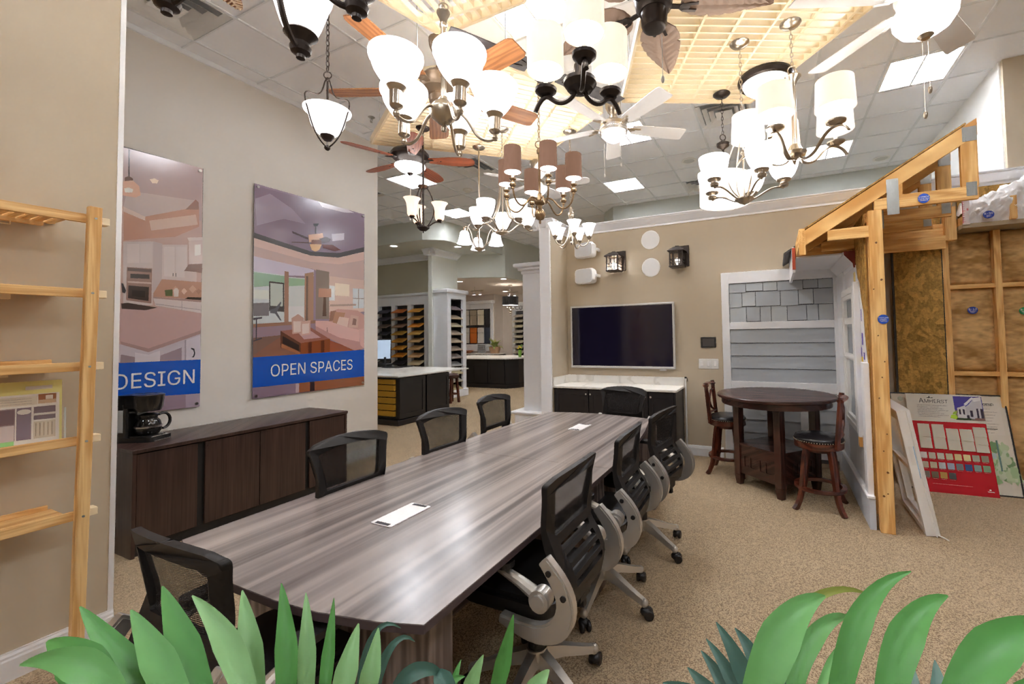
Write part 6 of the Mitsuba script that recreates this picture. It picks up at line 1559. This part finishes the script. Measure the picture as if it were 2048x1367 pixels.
# ================================================================== cut-away house wall with roof truss
def lum(parent, name, poly, y0, y1, grain, m='m_lumber', **kw):
    return part(parent, name, ext(poly, y1 - y0, 'xz', at=y0), m, False, grain=grain, **kw)
def plate_mesh(x0, x1, z0, z1, y):
    ms = [box(x0, x1, y - .002, y, z0, z1)]
    nx, nz = max(2, int((x1 - x0) / .013)), max(3, int((z1 - z0) / .013))
    for i in range(nx):
        for j in range(nz):
            xc, zc = x0 + (i + .5) * (x1 - x0) / nx, z0 + (j + .5) * (z1 - z0) / nz
            ms.append(box(xc - .0035, xc + .0035, y - .0045, y - .002, zc - .002, zc + .003))
    return cat(ms)
RS = math.atan2(3.06 - 2.375, 1.361 - .244)
slope = (1.0, 0.0, math.tan(RS))
rzt = lambda x: 2.375 + (x - .244) * math.tan(RS)
for k, (y, lab) in enumerate(((4.02, 'nearest pine roof truss with a blue badge, standing over the wooden post'), (4.54, 'second pine roof truss behind the nearest one'), (5.03, 'third pine roof truss, mostly hidden by the nearer ones'))):
    t = thing('roof_truss', lab, 'roof truss', 'pine roof trusses')
    y1 = y + .038
    lum(t, 'rafter', [(.244, 2.25), (.244, 2.372), (1.361, rzt(1.361)), (1.361, rzt(1.361) - .122)], y, y1, slope)
    lum(t, 'bottom_chord', [(.727, 2.476), (1.352, 2.476), (1.352, 2.572), (.90, 2.572), (.727, 2.555)], y + .001, y1 - .001, 0)
    lum(t, 'king_post', [(1.262, 2.57), (1.358, 2.57), (1.358, rzt(1.358) - .05), (1.262, rzt(1.262) - .10)], y + .002, y1 - .002, 2)
    lum(t, 'heel_block', [(.872, 2.56), (.91, 2.56), (.91, 2.69), (.872, 2.66)], y + .003, y1 + .03, 2)
    if k < 2:
        lum(t, 'lookout', [(.405, 2.272), (.715, 2.272), (.715, 2.362), (.405, 2.355)], y + .002, y1, 0)
    for q in ((.808, .885, 2.425, 2.70), (1.275, 1.358, 2.90, 3.005), (1.285, 1.345, 2.50, 2.60)):
        part(t, 'nail_plate', plate_mesh(*q, y), 'm_galv', False, label='embossed galvanized plate')
    if k == 0:
        b = part(t, 'badge', cat(disc((1.035, y - .004, 2.521), .036, .004, 1, 28)), flat(28, 70, 168), False, label='round blue badge with white lettering')
        part(b, 'lettering', cat(text('Engineered', .0085, (1.035, y - .0065, 2.532), (1, 0, 0), (0, 0, 1), .0006, True, True), text('Roof & Floor', .0085, (1.035, y - .0065, 2.519), (1, 0, 0), (0, 0, 1), .0006, True, True), text('Systems', .0085, (1.035, y - .0065, 2.506), (1, 0, 0), (0, 0, 1), .0006, True, True)), flat(240, 240, 246), False)
t = thing('roof_deck', 'thin roof deck with dark shingle edge on the pine trusses', 'roof')
part(t, 'sheathing', beam((.23, 4.85, rzt(.23) + .012), (1.30, 4.85, rzt(1.30) + .012), 1.66, .012, (0, 1, 0)), 'm_osb', False)
part(t, 'shingle_edge', beam((.10, 5.18, rzt(.10) + .02), (.27, 5.18, rzt(.27) + .024), .88, .016, (0, 1, 0)), 'm_black', False, label='black shingle edge')
t = thing('wood_post', 'tall pine post at the near end of the cut-away wall', 'post')
part(t, 'stud', box(.682, .775, 4.02, 4.058, .0, 2.476, .003), 'm_lumber', False, grain=2)
part(t, 'stud', box(.682, .775, 4.059, 4.097, .0, 2.44, .003), 'm_lumber', False, grain=2)
for x, z in ((.71, .28), (.735, .30), (.72, .62), (.745, .75), (.705, 1.02), (.75, 1.30), (.715, 1.5), (.70, 1.86), (.752, 1.93), (.728, 2.22), (.74, .46), (.73, 1.18)):
    part(t, 'knot', disc((x, 4.0195, z), .005 + .003 * ((x * 1000) % 3 > 1), .002, 1, 12), flat(108, 66, 30), False)
b = part(t, 'badge', disc((.752, 4.016, 1.625), .036, .004, 1, 28), flat(28, 70, 168), False, label='round blue badge with white lettering')
part(b, 'lettering', cat(text('Environmentally', .0065, (.752, 4.0135, 1.637), (1, 0, 0), (0, 0, 1), .0006, True, True), text('Friendly', .0085, (.752, 4.0135, 1.624), (1, 0, 0), (0, 0, 1), .0006, True, True), text('Framing', .0085, (.752, 4.0135, 1.611), (1, 0, 0), (0, 0, 1), .0006, True, True)), flat(240, 240, 246), False)
# wall section running back to the screen wall
t = thing('wall_section', 'cut-away exterior wall of strand board, house wrap, white trim and base skirt', 'wall section')
part(t, 'sheathing', box(.660, .671, 4.10, 5.60, 0, 2.47), 'm_osb', False, label='strand board sheathing')
for y in (4.42, 4.86, 5.30):
    part(t, 'stud', box(.671, .76, y, y + .038, 0, 2.47), 'm_lumber', False, grain=2)
part(t, 'top_plate', box(.671, .76, 4.10, 5.6, 2.40, 2.475), 'm_lumber', False, grain=1)
wr = Polygon([(5.60, .25), (5.60, 2.12), (4.50, 2.12), (4.44, 2.0), (4.36, 1.95), (4.30, 1.80), (4.22, 1.68), (4.20, 1.5), (4.15, 1.36), (4.12, 1.28), (4.12, .25)])
part(t, 'house_wrap', ext(wr, .003, 'yz', at=.656), flat(236, 236, 240), False, label='white house wrap with violet print')
pr = Flat()
for y, z, w, h in ((4.30, 1.62, .03, .10), (4.27, 1.42, .06, .10), (4.22, 1.30, .05, .06), (4.33, 1.30, .05, .10), (4.30, 1.16, .06, .06), (4.36, 1.05, .05, .22), (4.30, .95, .05, .06), (4.33, .78, .03, .08)):
    pr.rect(y, z, y + w, z + h, (88, 70, 160))
pr.rect(4.30, 1.28, 4.36, 1.32, (220, 190, 60)).rect(4.33, 1.24, 4.36, 1.27, (220, 190, 60))
for k in range(16):
    pr.rect(4.385, 1.66 - .022 * k, 4.405, 1.648 - .022 * k, (150, 150, 176))
q = Flat(); q.p = [(shapely.affinity.scale(g, -1, 1, origin=(0, 0)), c) for g, c in pr.p]
m, col = q.build((.6555, 0, 0), (0, -1, 0), (0, 0, 1), .0002)
part(t, 'wrap_print', m, 'm_print', color=col)
part(t, 'seal_tape', box(.652, .656, 4.52, 4.60, 1.92, 2.06), flat(232, 214, 150), False, label='yellow seal tape')
part(t, 'trim_board', box(.63, .656, 5.12, 5.60, .25, 2.13, .003), 'm_trim', False)
part(t, 'corner_board', box(.618, .66, 4.085, 4.19, .26, 1.285, .003), 'm_trim', False, label='white corner board, cut off at half height')
part(t, 'stucco_panel', box(.638, .656, 4.19, 5.6, .25, .66), flat(214, 214, 216), False)
part(t, 'base_skirt', box(.62, .662, 4.06, 5.6, 0, .235), flat(196, 202, 212), False, label='pale blue-grey base skirt')
part(t, 'base_cap', box(.605, .662, 4.05, 5.6, .235, .262, .006), 'm_trim', False)
fr = ext([(.66, 2.10), (.645, 2.10), (.64, 2.14), (.60, 2.19), (.575, 2.22), (.575, 2.25), (.66, 2.25)], 1.06, 'xz', at=4.53)
part(t, 'frieze', fr, 'm_trim', False)
part(t, 'frieze_end', ext([(.66, 2.10), (.645, 2.10), (.64, 2.14), (.60, 2.19), (.575, 2.22), (.575, 2.25), (.66, 2.25)], .01, 'xz', at=4.52), flat(120, 46, 34), False, label='red-brown cut end')
t = thing('roof_eave', 'white soffit and fascia of the cut-away eave with red-brown cut ends', 'eave')
part(t, 'soffit', box(.20, .645, 4.61, 5.62, 2.235, 2.25), 'm_trim', False)
part(t, 'fascia', box(.165, .19, 4.62, 5.62, 2.10, 2.345, .002), 'm_trim', False)
part(t, 'fascia_end', box(.165, .192, 4.605, 4.62, 2.13, 2.335), flat(176, 74, 48), False, label='red-brown cut end')
part(t, 'subfascia', box(.20, .243, 4.0, 5.60, 2.252, 2.385), 'm_lumber', False, grain=1)
part(t, 'subfascia_tail', ext([(.198, 2.17), (.244, 2.17), (.244, 2.375), (.198, 2.36)], .045, 'xz', at=4.0), 'm_lumber', False, grain=2)
for y in (4.62, 5.0, 5.4):
    part(t, 'joist', box(.245, .655, y, y + .038, 2.252, 2.33), 'm_lumber', False, grain=0)
# window in the section
t = thing('display_window', 'white double-hung window set in the cut-away wall', 'window')
wy0, wy1, wz0, wz1, wx = 4.42, 5.11, .66, 1.93, .61
part(t, 'frame', cat(box(wx, .656, wy0, wy0 + .06, wz0, wz1, .004), box(wx, .656, wy1 - .06, wy1, wz0, wz1, .004), box(wx, .656, wy0, wy1, wz1 - .06, wz1, .004), box(wx, .656, wy0, wy1, wz0, wz0 + .05, .004)), 'm_white', False)
for z0, z1, x in ((1.285, 1.87, .615), (.71, 1.31, .622)):
    s = part(t, 'sash', cat(box(x, x + .03, wy0 + .06, wy0 + .10, z0, z1, .003), box(x, x + .03, wy1 - .10, wy1 - .06, z0, z1, .003), box(x, x + .03, wy0 + .06, wy1 - .06, z0, z0 + .04, .003), box(x, x + .03, wy0 + .06, wy1 - .06, z1 - .04, z1, .003)), 'm_white', False)
    part(s, 'pane', M([(x + .015, wy0 + .09, z0 + .03), (x + .015, wy1 - .09, z0 + .03), (x + .015, wy1 - .09, z1 - .03), (x + .015, wy0 + .09, z1 - .03)], [(0, 1, 2), (0, 2, 3)]), 'm_pane', False)
    if z0 > 1: part(s, 'muntin', box(x + .006, x + .024, wy0 + .09, wy1 - .09, 1.60, 1.66), 'm_white', False)
part(t, 'side_jamb', box(.612, .655, 4.36, 4.42, .64, 1.96, .004), 'm_trim', False)
part(t, 'backing', box(.652, .655, wy0, wy1, wz0, wz1), 'm_siding', False, label='grey backing seen through the panes')
part(t, 'sill_block', box(.615, .655, 4.36, 4.42, .56, .64, .002), 'm_lumber', False, grain=2, label='pine block under the jamb')

# ================================================================== insulated stud wall at the right
t = thing('stud_wall', 'pine stud wall with brown fibreglass batts beside a strand board panel', 'stud wall')
part(t, 'strand_board', box(1.145, 1.552, 5.548, 5.562, .0, 2.72), 'm_osb', False, label='strand board panel')
part(t, 'edge_strip', cat(box(1.128, 1.147, 5.54, 5.56, 0, 2.46), box(1.548, 1.556, 5.545, 5.55, 0, 2.46), box(1.13, 1.55, 5.545, 5.5475, 2.455, 2.463)), flat(40, 32, 24), False, label='dark joint')
part(t, 'backing', box(1.55, 3.6, 5.63, 5.647, 0, 2.50), 'm_osb', False)
for x in (1.556, 1.955, 2.37, 2.78):
    part(t, 'stud', box(x, x + .052, 5.545, 5.63, 0, 2.50), 'm_lumber', False, grain=2)
for a, b in ((1.608, 1.955), (2.007, 2.37), (2.422, 2.78)):
    for z in (1.94, 1.075):
        part(t, 'blocking', box(a, b, 5.552, 5.63, z, z + .04), 'm_lumber', False, grain=0)
    for z0, z1 in ((.04, 1.075), (1.115, 1.94), (1.98, 2.50)):
        nx, nz = 26, max(14, int((z1 - z0) / .018))
        X, Z = np.meshgrid(np.linspace(a, b, nx), np.linspace(z0, z1, nz))
        pt = np.stack([X * 7, Z * 13, X * 0 + a], -1)
        e = np.minimum(np.minimum(X - a, b - X), np.minimum(Z - z0, z1 - Z)) / .05
        d = .05 * np.clip(e, 0, 1) ** .5 * (.45 + .9 * meshkit.fbm(pt, 4, 5))
        V = np.stack([X, 5.622 - d, Z], -1).reshape(-1, 3)
        i = np.arange((nx) * (nz)).reshape(nz, nx)
        F = np.vstack([np.stack([i[:-1, :-1], i[:-1, 1:], i[1:, 1:]], -1).reshape(-1, 3), np.stack([i[:-1, :-1], i[1:, 1:], i[1:, :-1]], -1).reshape(-1, 3)])
        part(t, 'batt', M(V, F), 'm_batt', True, label='brown fibreglass batt')
part(t, 'bottom_plate', box(1.55, 3.6, 5.552, 5.63, 0, .04), 'm_lumber', False, grain=0)
baseboard('baseboard_right', (2.06, 5.545), (3.6, 5.545), (0, -1), .10)
def badge(x, z, col, l1, l2, lab, y=5.53):
    t = thing('insulation_badge', lab, 'badge')
    g = disc((0, 0, 0), .038, .005, 1, 32); g.apply_scale([1.05, 1, .95]); g.apply_translation([x, y, z])
    part(t, 'disc', g, flat(*col), False)
    part(t, 'lettering', cat(text(l1, .018, (x, y - .003, z + .011), (1, 0, 0), (0, 0, 1), .0008, True, True), *[text(s, .0075, (x, y - .003, z - .008 - .011 * i), (1, 0, 0), (0, 0, 1), .0008, True, True) for i, s in enumerate(l2)]), flat(244, 244, 248), False)
badge(1.773, 1.72, (30, 52, 140), 'R-13', ('Fiberglass', 'Level 1'), 'round blue R-13 badge on the brown batts', 5.545)
badge(2.155, 1.70, (28, 128, 74), 'R-11', ('Fiberglass', 'Level 2'), 'round green badge at the right picture edge', 5.545)
# attic shelf with blown insulation
t = thing('attic_tray', 'attic ceiling board carrying heaped white blown insulation', 'attic tray')
part(t, 'board', box(1.66, 3.6, 5.33, 5.62, 2.505, 2.545), flat(150, 132, 104), False)
nx, ny = 200, 40
X, Y = np.meshgrid(np.linspace(1.70, 3.5, nx), np.linspace(5.335, 5.62, ny))
hh = .23 + .20 * np.clip((X - 1.72) / .55, 0, 1) - .04 * np.exp(-((X - 1.93) / .09) ** 2) + .10 * (meshkit.fbm(np.stack([X * 11, Y * 11, X * 0], -1), 3, 2) - .5) + .06 * (meshkit.fbm(np.stack([X * 34, Y * 34, X * 0], -1), 4, 3) - .5)
hh *= np.clip((X - 1.69) / .04, .3, 1) ** .5
hh = np.minimum(hh, 1.0)
V0 = np.stack([X, Y, 2.545 + hh], -1).reshape(-1, 3)
i = np.arange(nx * ny).reshape(ny, nx)
F = np.vstack([np.stack([i[:-1, :-1], i[:-1, 1:], i[1:, 1:]], -1).reshape(-1, 3), np.stack([i[:-1, :-1], i[1:, 1:], i[1:, :-1]], -1).reshape(-1, 3)])
nz = 40
fx = np.linspace(1.70, 3.5, nx); fz = np.linspace(0, 1, nz)
FX, FQ = np.meshgrid(fx, fz)
top = hh[0]
FZ = 2.545 + FQ * top[None, :]
FY = 5.335 - .03 * np.sin(np.pi * FQ) * 1 - .09 * (meshkit.fbm(np.stack([FX * 26, FZ * 26, FX * 0], -1), 5, 6) - .4) * np.sin(np.pi * np.clip(FQ, .0, 1))
V1 = np.stack([FX, FY, FZ], -1).reshape(-1, 3)
i = np.arange(nx * nz).reshape(nz, nx)
F1 = np.vstack([np.stack([i[:-1, :-1], i[:-1, 1:], i[1:, 1:]], -1).reshape(-1, 3), np.stack([i[:-1, :-1], i[1:, 1:], i[1:, :-1]], -1).reshape(-1, 3)])
part(t, 'blown_insulation', cat(M(V0, F), M(V1, F1)), 'm_fluff', True, label='heaped white blown insulation')
part(t, 'stub', box(2.00, 2.045, 5.29, 5.34, 2.545, 2.76, .002), 'm_lumber', False, grain=2)
part(t, 'end_board', box(1.66, 1.70, 5.33, 5.62, 2.545, 2.62), 'm_lumber', False, grain=1)
part(t, 'rear_board', box(1.72, 3.5, 5.622, 5.635, 2.545, 2.96), 'm_osb', False)
badge(1.835, 2.60, (30, 52, 140), 'R-30', ('Blown', 'Level 1'), 'round blue R-30 badge on the white blown insulation', 5.27)
t = thing('depth_ruler', 'white and red depth ruler standing in the blown insulation', 'ruler')
part(t, 'blade', box(1.66, 1.715, 5.315, 5.322, 2.535, 3.14), flat(236, 226, 226), False)
pr = Flat().rect(1.66, 3.03, 1.714, 3.14, (216, 206, 208)).rect(1.66, 3.13, 1.715, 3.14, (196, 60, 70)).rect(1.66, 3.02, 1.715, 3.027, (196, 60, 70)).rect(1.66, 2.55, 1.664, 3.14, (196, 60, 70))
for k in range(22):
    pr.rect(1.664, 2.56 + .021 * k, 1.664 + (.02 if k % 5 == 0 else .012), 2.563 + .021 * k, (196, 60, 70))
m, col = pr.build((0, 5.3145, 0), (1, 0, 0), (0, 0, 1), .0002)
part(t, 'scale_print', m, 'm_print', color=col)
part(t, 'numbers', cat(*[text(str(n), .018, (1.69, 5.3142, z), (1, 0, 0), (0, 0, 1), .0006, True) for n, z in ((20, 2.99), (18, 2.94), (16, 2.89), (12, 2.78), (8, 2.67))]), flat(190, 50, 60), False)
# headers and plates behind the trusses
t = thing('header_beam', 'pine header beams behind the trusses, above the strand board', 'beam')
part(t, 'beam', box(.78, 1.56, 5.44, 5.48, 2.34, 2.47), 'm_lumber', False, grain=0)
part(t, 'beam', box(.78, 1.56, 5.50, 5.54, 2.46, 2.60), 'm_lumber', False, grain=0)
part(t, 'post', box(1.56, 1.65, 5.44, 5.53, 2.42, 2.75), 'm_lumber', False, grain=2)

# ================================================================== boards leaning on the stud wall
def panel(o, ux, uy, w, h, th):
    ux, uy = np.array(ux, float), np.array(uy, float); n = np.cross(ux, uy)
    return trimesh.convex.convex_hull(np.array([np.array(o) + ux * a + uy * b - n * c for a in (0, w) for b in (0, h) for c in (0, th)]))
ux = np.array([.999, .045, 0]); ux /= np.linalg.norm(ux)
uy = np.array([-.012, .292, .956]); uy -= ux * (uy @ ux); uy /= np.linalg.norm(uy)
# framed site map
o = np.array([1.07, 5.262, .0]); w, h = .93, .93
t = thing('framed_map', 'black framed site map with LEGEND and green watercolour, leaning behind the red board', 'picture')
for q in ((0, w, 0, .012), (0, w, h - .012, h), (0, .012, 0, h), (w - .012, w, 0, h)):
    part(t, 'frame', panel(o + ux * q[0] + uy * q[2], ux, uy, q[1] - q[0], q[3] - q[2], .02), 'm_black', False, label='black frame')
part(t, 'backing', panel(o + ux * .01 + uy * .01 - np.cross(ux, uy) * .006, ux, uy, w - .02, h - .02, .008), flat(226, 220, 206), False)
f = Flat().rect(.012, .012, w - .012, h - .012, (228, 222, 208)).rect(.70, .55, .88, .86, (232, 226, 214))
for k in range(9):
    f.rect(.72, .79 - .028 * k, .80 + .05 * ((k * 3) % 4) / 3, .793 - .028 * k, (150, 146, 136))
f.rect(.72, .60, .83, .608, (120, 116, 106))
for k in range(46):
    a, b = .80 + .10 * (rng.random() - .5) * (1.2 if k % 3 else 2.2), .30 + .34 * (rng.random() - .5)
    c = .012 + .028 * rng.random(); ang = np.linspace(0, 2 * math.pi, 16)[:-1]
    rr = 1 + .5 * np.array([rng.random() - .5 for _ in ang])
    f.poly(Polygon(np.c_[a + c * rr * np.cos(ang), b + 1.5 * c * rr * np.sin(ang)]).buffer(0), [(186, 200, 164), (160, 184, 140), (140, 168, 120), (196, 206, 180), (120, 150, 104)][k % 5])
f.rect(.795, .22, .808, .50, (90, 120, 110)).rect(.68, .33, .78, .38, (176, 196, 196))
f.poly(Polygon([(.09 + .022 * math.cos(q), .865 + .022 * math.sin(q)) for q in np.linspace(0, 6.28, 24)[:-1]]), (150, 150, 130))
m, col = f.build(o - np.cross(ux, uy) * .0055, ux, uy, .00015)
part(t, 'print', m, 'm_print', color=col)
part(t, 'lettering', text('LEGEND', .022, o + ux * .715 + uy * .825 - np.cross(ux, uy) * .004, ux, uy, .0008, True), flat(70, 66, 60), False)
# siding colour board
o = np.array([1.195, 5.205, 0.0]); w, h = .605, .93
n = np.cross(ux, uy)
t = thing('color_board', 'red and white Amherst siding colour board leaning on the stud wall', 'sample board')
part(t, 'board', panel(o, ux, uy, w, h, .008), flat(226, 222, 212), False)
f = Flat().rect(0, 0, w, h, (228, 226, 216)).rect(0, 0, w, .66, (172, 26, 34)).rect(.385, .685, w, .915, (70, 62, 140)).rect(.385, .685, w, .78, (120, 112, 96)).poly([(.40, .75), (.50, .84), (.55, .905), (.60, .90), (.60, .70), (.40, .70)], (206, 206, 212))
f.poly([(.405, .80), (.47, .83), (.47, .70), (.405, .70)], (222, 222, 226)).poly([(.46, .84), (.53, .91), (.545, .90), (.475, .825)], (240, 240, 244)).poly([(.53, .90), (.60, .915), (.595, .88), (.54, .865)], (236, 236, 240))
for a, b, c, d in ((.415, .74, .43, .79), (.445, .74, .46, .79), (.50, .72, .52, .78), (.55, .71, .565, .80), (.58, .71, .60, .80), (.47, .70, .49, .735)):
    f.rect(a, b, c, d, (52, 46, 60))
f.rect(.385, .685, .50, .705, (44, 56, 36)).rect(.53, .685, w, .71, (130, 96, 84)).poly([(.34, .70), (.385, .69), (.40, .71), (.385, .735), (.35, .73)], (176, 206, 60)).poly([(.36, .735), (.39, .74), (.40, .77), (.37, .76)], (150, 186, 60))
for k in range(8):
    f.rect(.085, .815 - .016 * k, .33 - .07 * ((k * 5) % 3) / 2, .8185 - .016 * k, (150, 150, 144))
f.rect(.12, .075, .42, .08, (206, 120, 120))
chips = [[(226, 226, 226), (206, 204, 190), (214, 216, 204), (206, 200, 170), (222, 206, 156), (232, 220, 166), (160, 158, 140), (140, 134, 116)],
         [(180, 166, 146), (190, 176, 150), (206, 214, 220), (150, 160, 176), (110, 116, 118), (52, 76, 120), (120, 140, 136), (126, 150, 118)],
         [(120, 112, 100), (110, 96, 76), (180, 142, 78), (76, 74, 72)]]
for r_, row in enumerate(chips):
    for k, c in enumerate(row):
        f.rect(.055 + .0665 * k, .305 - .088 * r_, .108 + .0665 * k, .362 - .088 * r_, c)
        f.rect(.06 + .0665 * k, .296 - .088 * r_, .10 + .0665 * k, .299 - .088 * r_, (220, 160, 160))
m, col = f.build(o + n * .0004, ux, uy, .00012)
part(t, 'print', m, 'm_print', color=col)
for k, (a, v0, v1) in enumerate(((.065, .40, .635), (.178, .40, .635), (.287, .395, .60), (.392, .395, .60), (.495, .39, .625))):
    st = 3 if k == 4 else 2
    ms = []
    for q in range(st):
        b0, b1 = v0 + (v1 - v0 - .02) * q / st, v0 + (v1 - v0 - .02) * (q + 1) / st
        pts = []
        for u in (a, a + .094):
            for b, c in ((b0, .0), (b1, .0), (b0, .016), (b0 + .01, .014), (b1, .005)):
                pts.append(o + ux * u + uy * b + n * c)
        ms.append(trimesh.convex.convex_hull(np.array(pts)))
    ms.append(panel(o + ux * a + uy * (v1 - .02) + n * .004, ux, uy, .094, .018, .004))
    part(t, 'siding_sample', cat(ms), flat(216, 212, 196), False, label='raised cream siding sample')
part(t, 'lettering', cat(text('A', .044, o + ux * .105 + uy * .842 + n * .001, ux, uy, .001), text('MHERST', .034, o + ux * .148 + uy * .842 + n * .001, ux, uy, .001)), flat(66, 62, 58), False, label='dark capitals reading AMHERST')
part(t, 'emblem', cat(panel(o + ux * .19 + uy * .898 + n * .001, ux, uy, .008, .012, .0008), panel(o + ux * .175 + uy * .89 + n * .001, ux, uy, .05, .006, .0008)), flat(30, 28, 28), False)
part(t, 'emblem', cat(panel(o + ux * .538 + uy * .055 + n * .001, ux, uy, .014, .012, .0008), panel(o + ux * .525 + uy * .042 + n * .001, ux, uy, .048, .007, .0008)), flat(236, 230, 230), False)
# loose window leaning on the post
t = thing('loose_window', 'loose white vinyl window frame leaning against the wooden post', 'window')
uy2 = np.array([-.165, .0, .986]); uy2 /= np.linalg.norm(uy2)
uxw = np.array([.0, 1.0, 0.0]); nw = np.cross(uxw, uy2)      # nw points to +x and up
o = np.array([.975, 4.09, .0]); w, h, th = .66, .93, .085
def wp(a0, a1, b0, b1, c0, c1):
    return trimesh.convex.convex_hull(np.array([o + uxw * a + uy2 * b + nw * c for a in (a0, a1) for b in (b0, b1) for c in (c0, c1)]))
for q in ((0, .045, 0, h), (w - .045, w, 0, h), (.045, w - .045, 0, .05), (.045, w - .045, h - .05, h)):
    part(t, 'frame', wp(*q, .0, th), 'm_white', False)
part(t, 'nailing_fin', cat(wp(-.03, 0, -.0, h + .0, .058, .062), wp(-.004, 0, 0, h, 0, th)), 'm_white', False)
for b0, b1, c in ((.05, .48, .05), (.46, h - .05, .025)):
    s = part(t, 'sash', cat(wp(.045, .08, b0, b1, c - .018, c), wp(w - .08, w - .045, b0, b1, c - .018, c), wp(.08, w - .08, b0, b0 + .035, c - .018, c), wp(.08, w - .08, b1 - .035, b1, c - .018, c)), 'm_white', False)
    P4 = [o + uxw * a + uy2 * b + nw * (c - .009) for a, b in ((.08, b0 + .03), (w - .08, b0 + .03), (w - .08, b1 - .03), (.08, b1 - .03))]
    part(s, 'pane', M(P4, [(0, 1, 2), (0, 2, 3)]), 'm_pane', False)
f = Flat().rect(.018, .52, .045, .66, (232, 230, 226)).rect(.05, .42, .055, .66, (150, 186, 220)).rect(.02, .60, .036, .64, (96, 90, 92)).rect(.022, .56, .034, .58, (120, 120, 124)).rect(.02, .22, .06, .34, (226, 226, 222)).rect(.04, .84, .05, .85, (90, 190, 130))
m, col = f.build(o - uxw * .0045, nw, uy2, -.0002)
part(t, 'label_print', m, 'm_print', color=col)
part(t, 'strap', tube(spline([o + nw * .06 + uy2 * .01, o + nw * .085 + np.array([0, -.03, .006]), o + nw * .11 + np.array([0, -.085, .004])], 10), .004, 6), 'm_white')

# ================================================================== palms in the foreground
PLANTS = [('left', 'broad green palm at the lower left edge, before the near chair', (-.62, .22)), ('mid', 'slim green palm low in the middle, in front of the table leg', (-.33, .70)), ('blue', 'blue-green fan palm at the lower right, over the carpet', (.13, .72)), ('right', 'bright green arching palm at the lower right corner', (.30, .42))]
lm = []
for k, c in enumerate(((78, 138, 66), (96, 152, 84), (126, 172, 112), (62, 96, 84), (136, 146, 66))):
    nm = 'm_palm_%d' % k
    scene[nm] = {'type': 'twosided', 'bsdf': {'type': 'principled', 'base_color': rgb(L(*c)), 'roughness': .45, 'specular': .4}}
    lm.append(nm)
def leaflet(pts, w):
    P = spline(pts, 16) if len(pts) > 2 else np.linspace(pts[0], pts[1], 16)
    view = np.array([0, 0, 1.55]) - P.mean(0); view /= np.linalg.norm(view)
    tg = np.gradient(P, axis=0); tg /= np.linalg.norm(tg, axis=1, keepdims=True)
    s = np.cross(tg, view); s /= np.linalg.norm(s, axis=1, keepdims=True)
    up = np.cross(s, tg)
    q = np.linspace(0, 1, 16)
    hw = w * .40 * np.clip(np.minimum(.6 + .9 * q, (1.01 - q) * 2.1), .01, 1) ** .75
    V, k = [], 5
    for i in range(16):
        for j in range(k):
            v = 2 * j / (k - 1) - 1
            V.append(P[i] + s[i] * v * hw[i] + up[i] * (abs(v) * hw[i] * .35))
    F = []
    for i in range(15):
        for j in range(k - 1):
            a = i * k + j
            F += [[a, a + k, a + k + 1], [a, a + k + 1, a + 1]]
    V = np.array(V)
    return cat(M(V, F), M(V - up.repeat(k, 0) * .0012, np.array(F)[:, ::-1]))
for i, (nm, lab, (x, y)) in enumerate(PLANTS):
    t = thing('palm_plant', lab, 'plant')
    part(t, 'pot', at(lathe([(0, 0), (.09, 0), (.115, .22), (.12, .24), (.105, .24), (.10, .2), (0, .2)], 28), x, y), flat(70, 62, 56), 40)
    part(t, 'soil', disc((x, y, .205), .1, .01), flat(60, 46, 36))
    for k, P, w, c in [q for q in LEAFLETS if q[0] == i]:
        lf = part(t, 'leaflet', leaflet([np.array(p) for p in P], w), lm[c], True)
        b = np.array(P[0])
        part(lf, 'stalk', tube(spline([(x + (b[0] - x) * .15, y + (b[1] - y) * .15, .2), (x + (b[0] - x) * .5, y + (b[1] - y) * .5, .2 + (b[2] - .2) * .6), b, b + (np.array(P[1]) - b) * .12], 12), np.linspace(.007, .0035, 12), 6), lm[3] if c == 3 else lm[0])
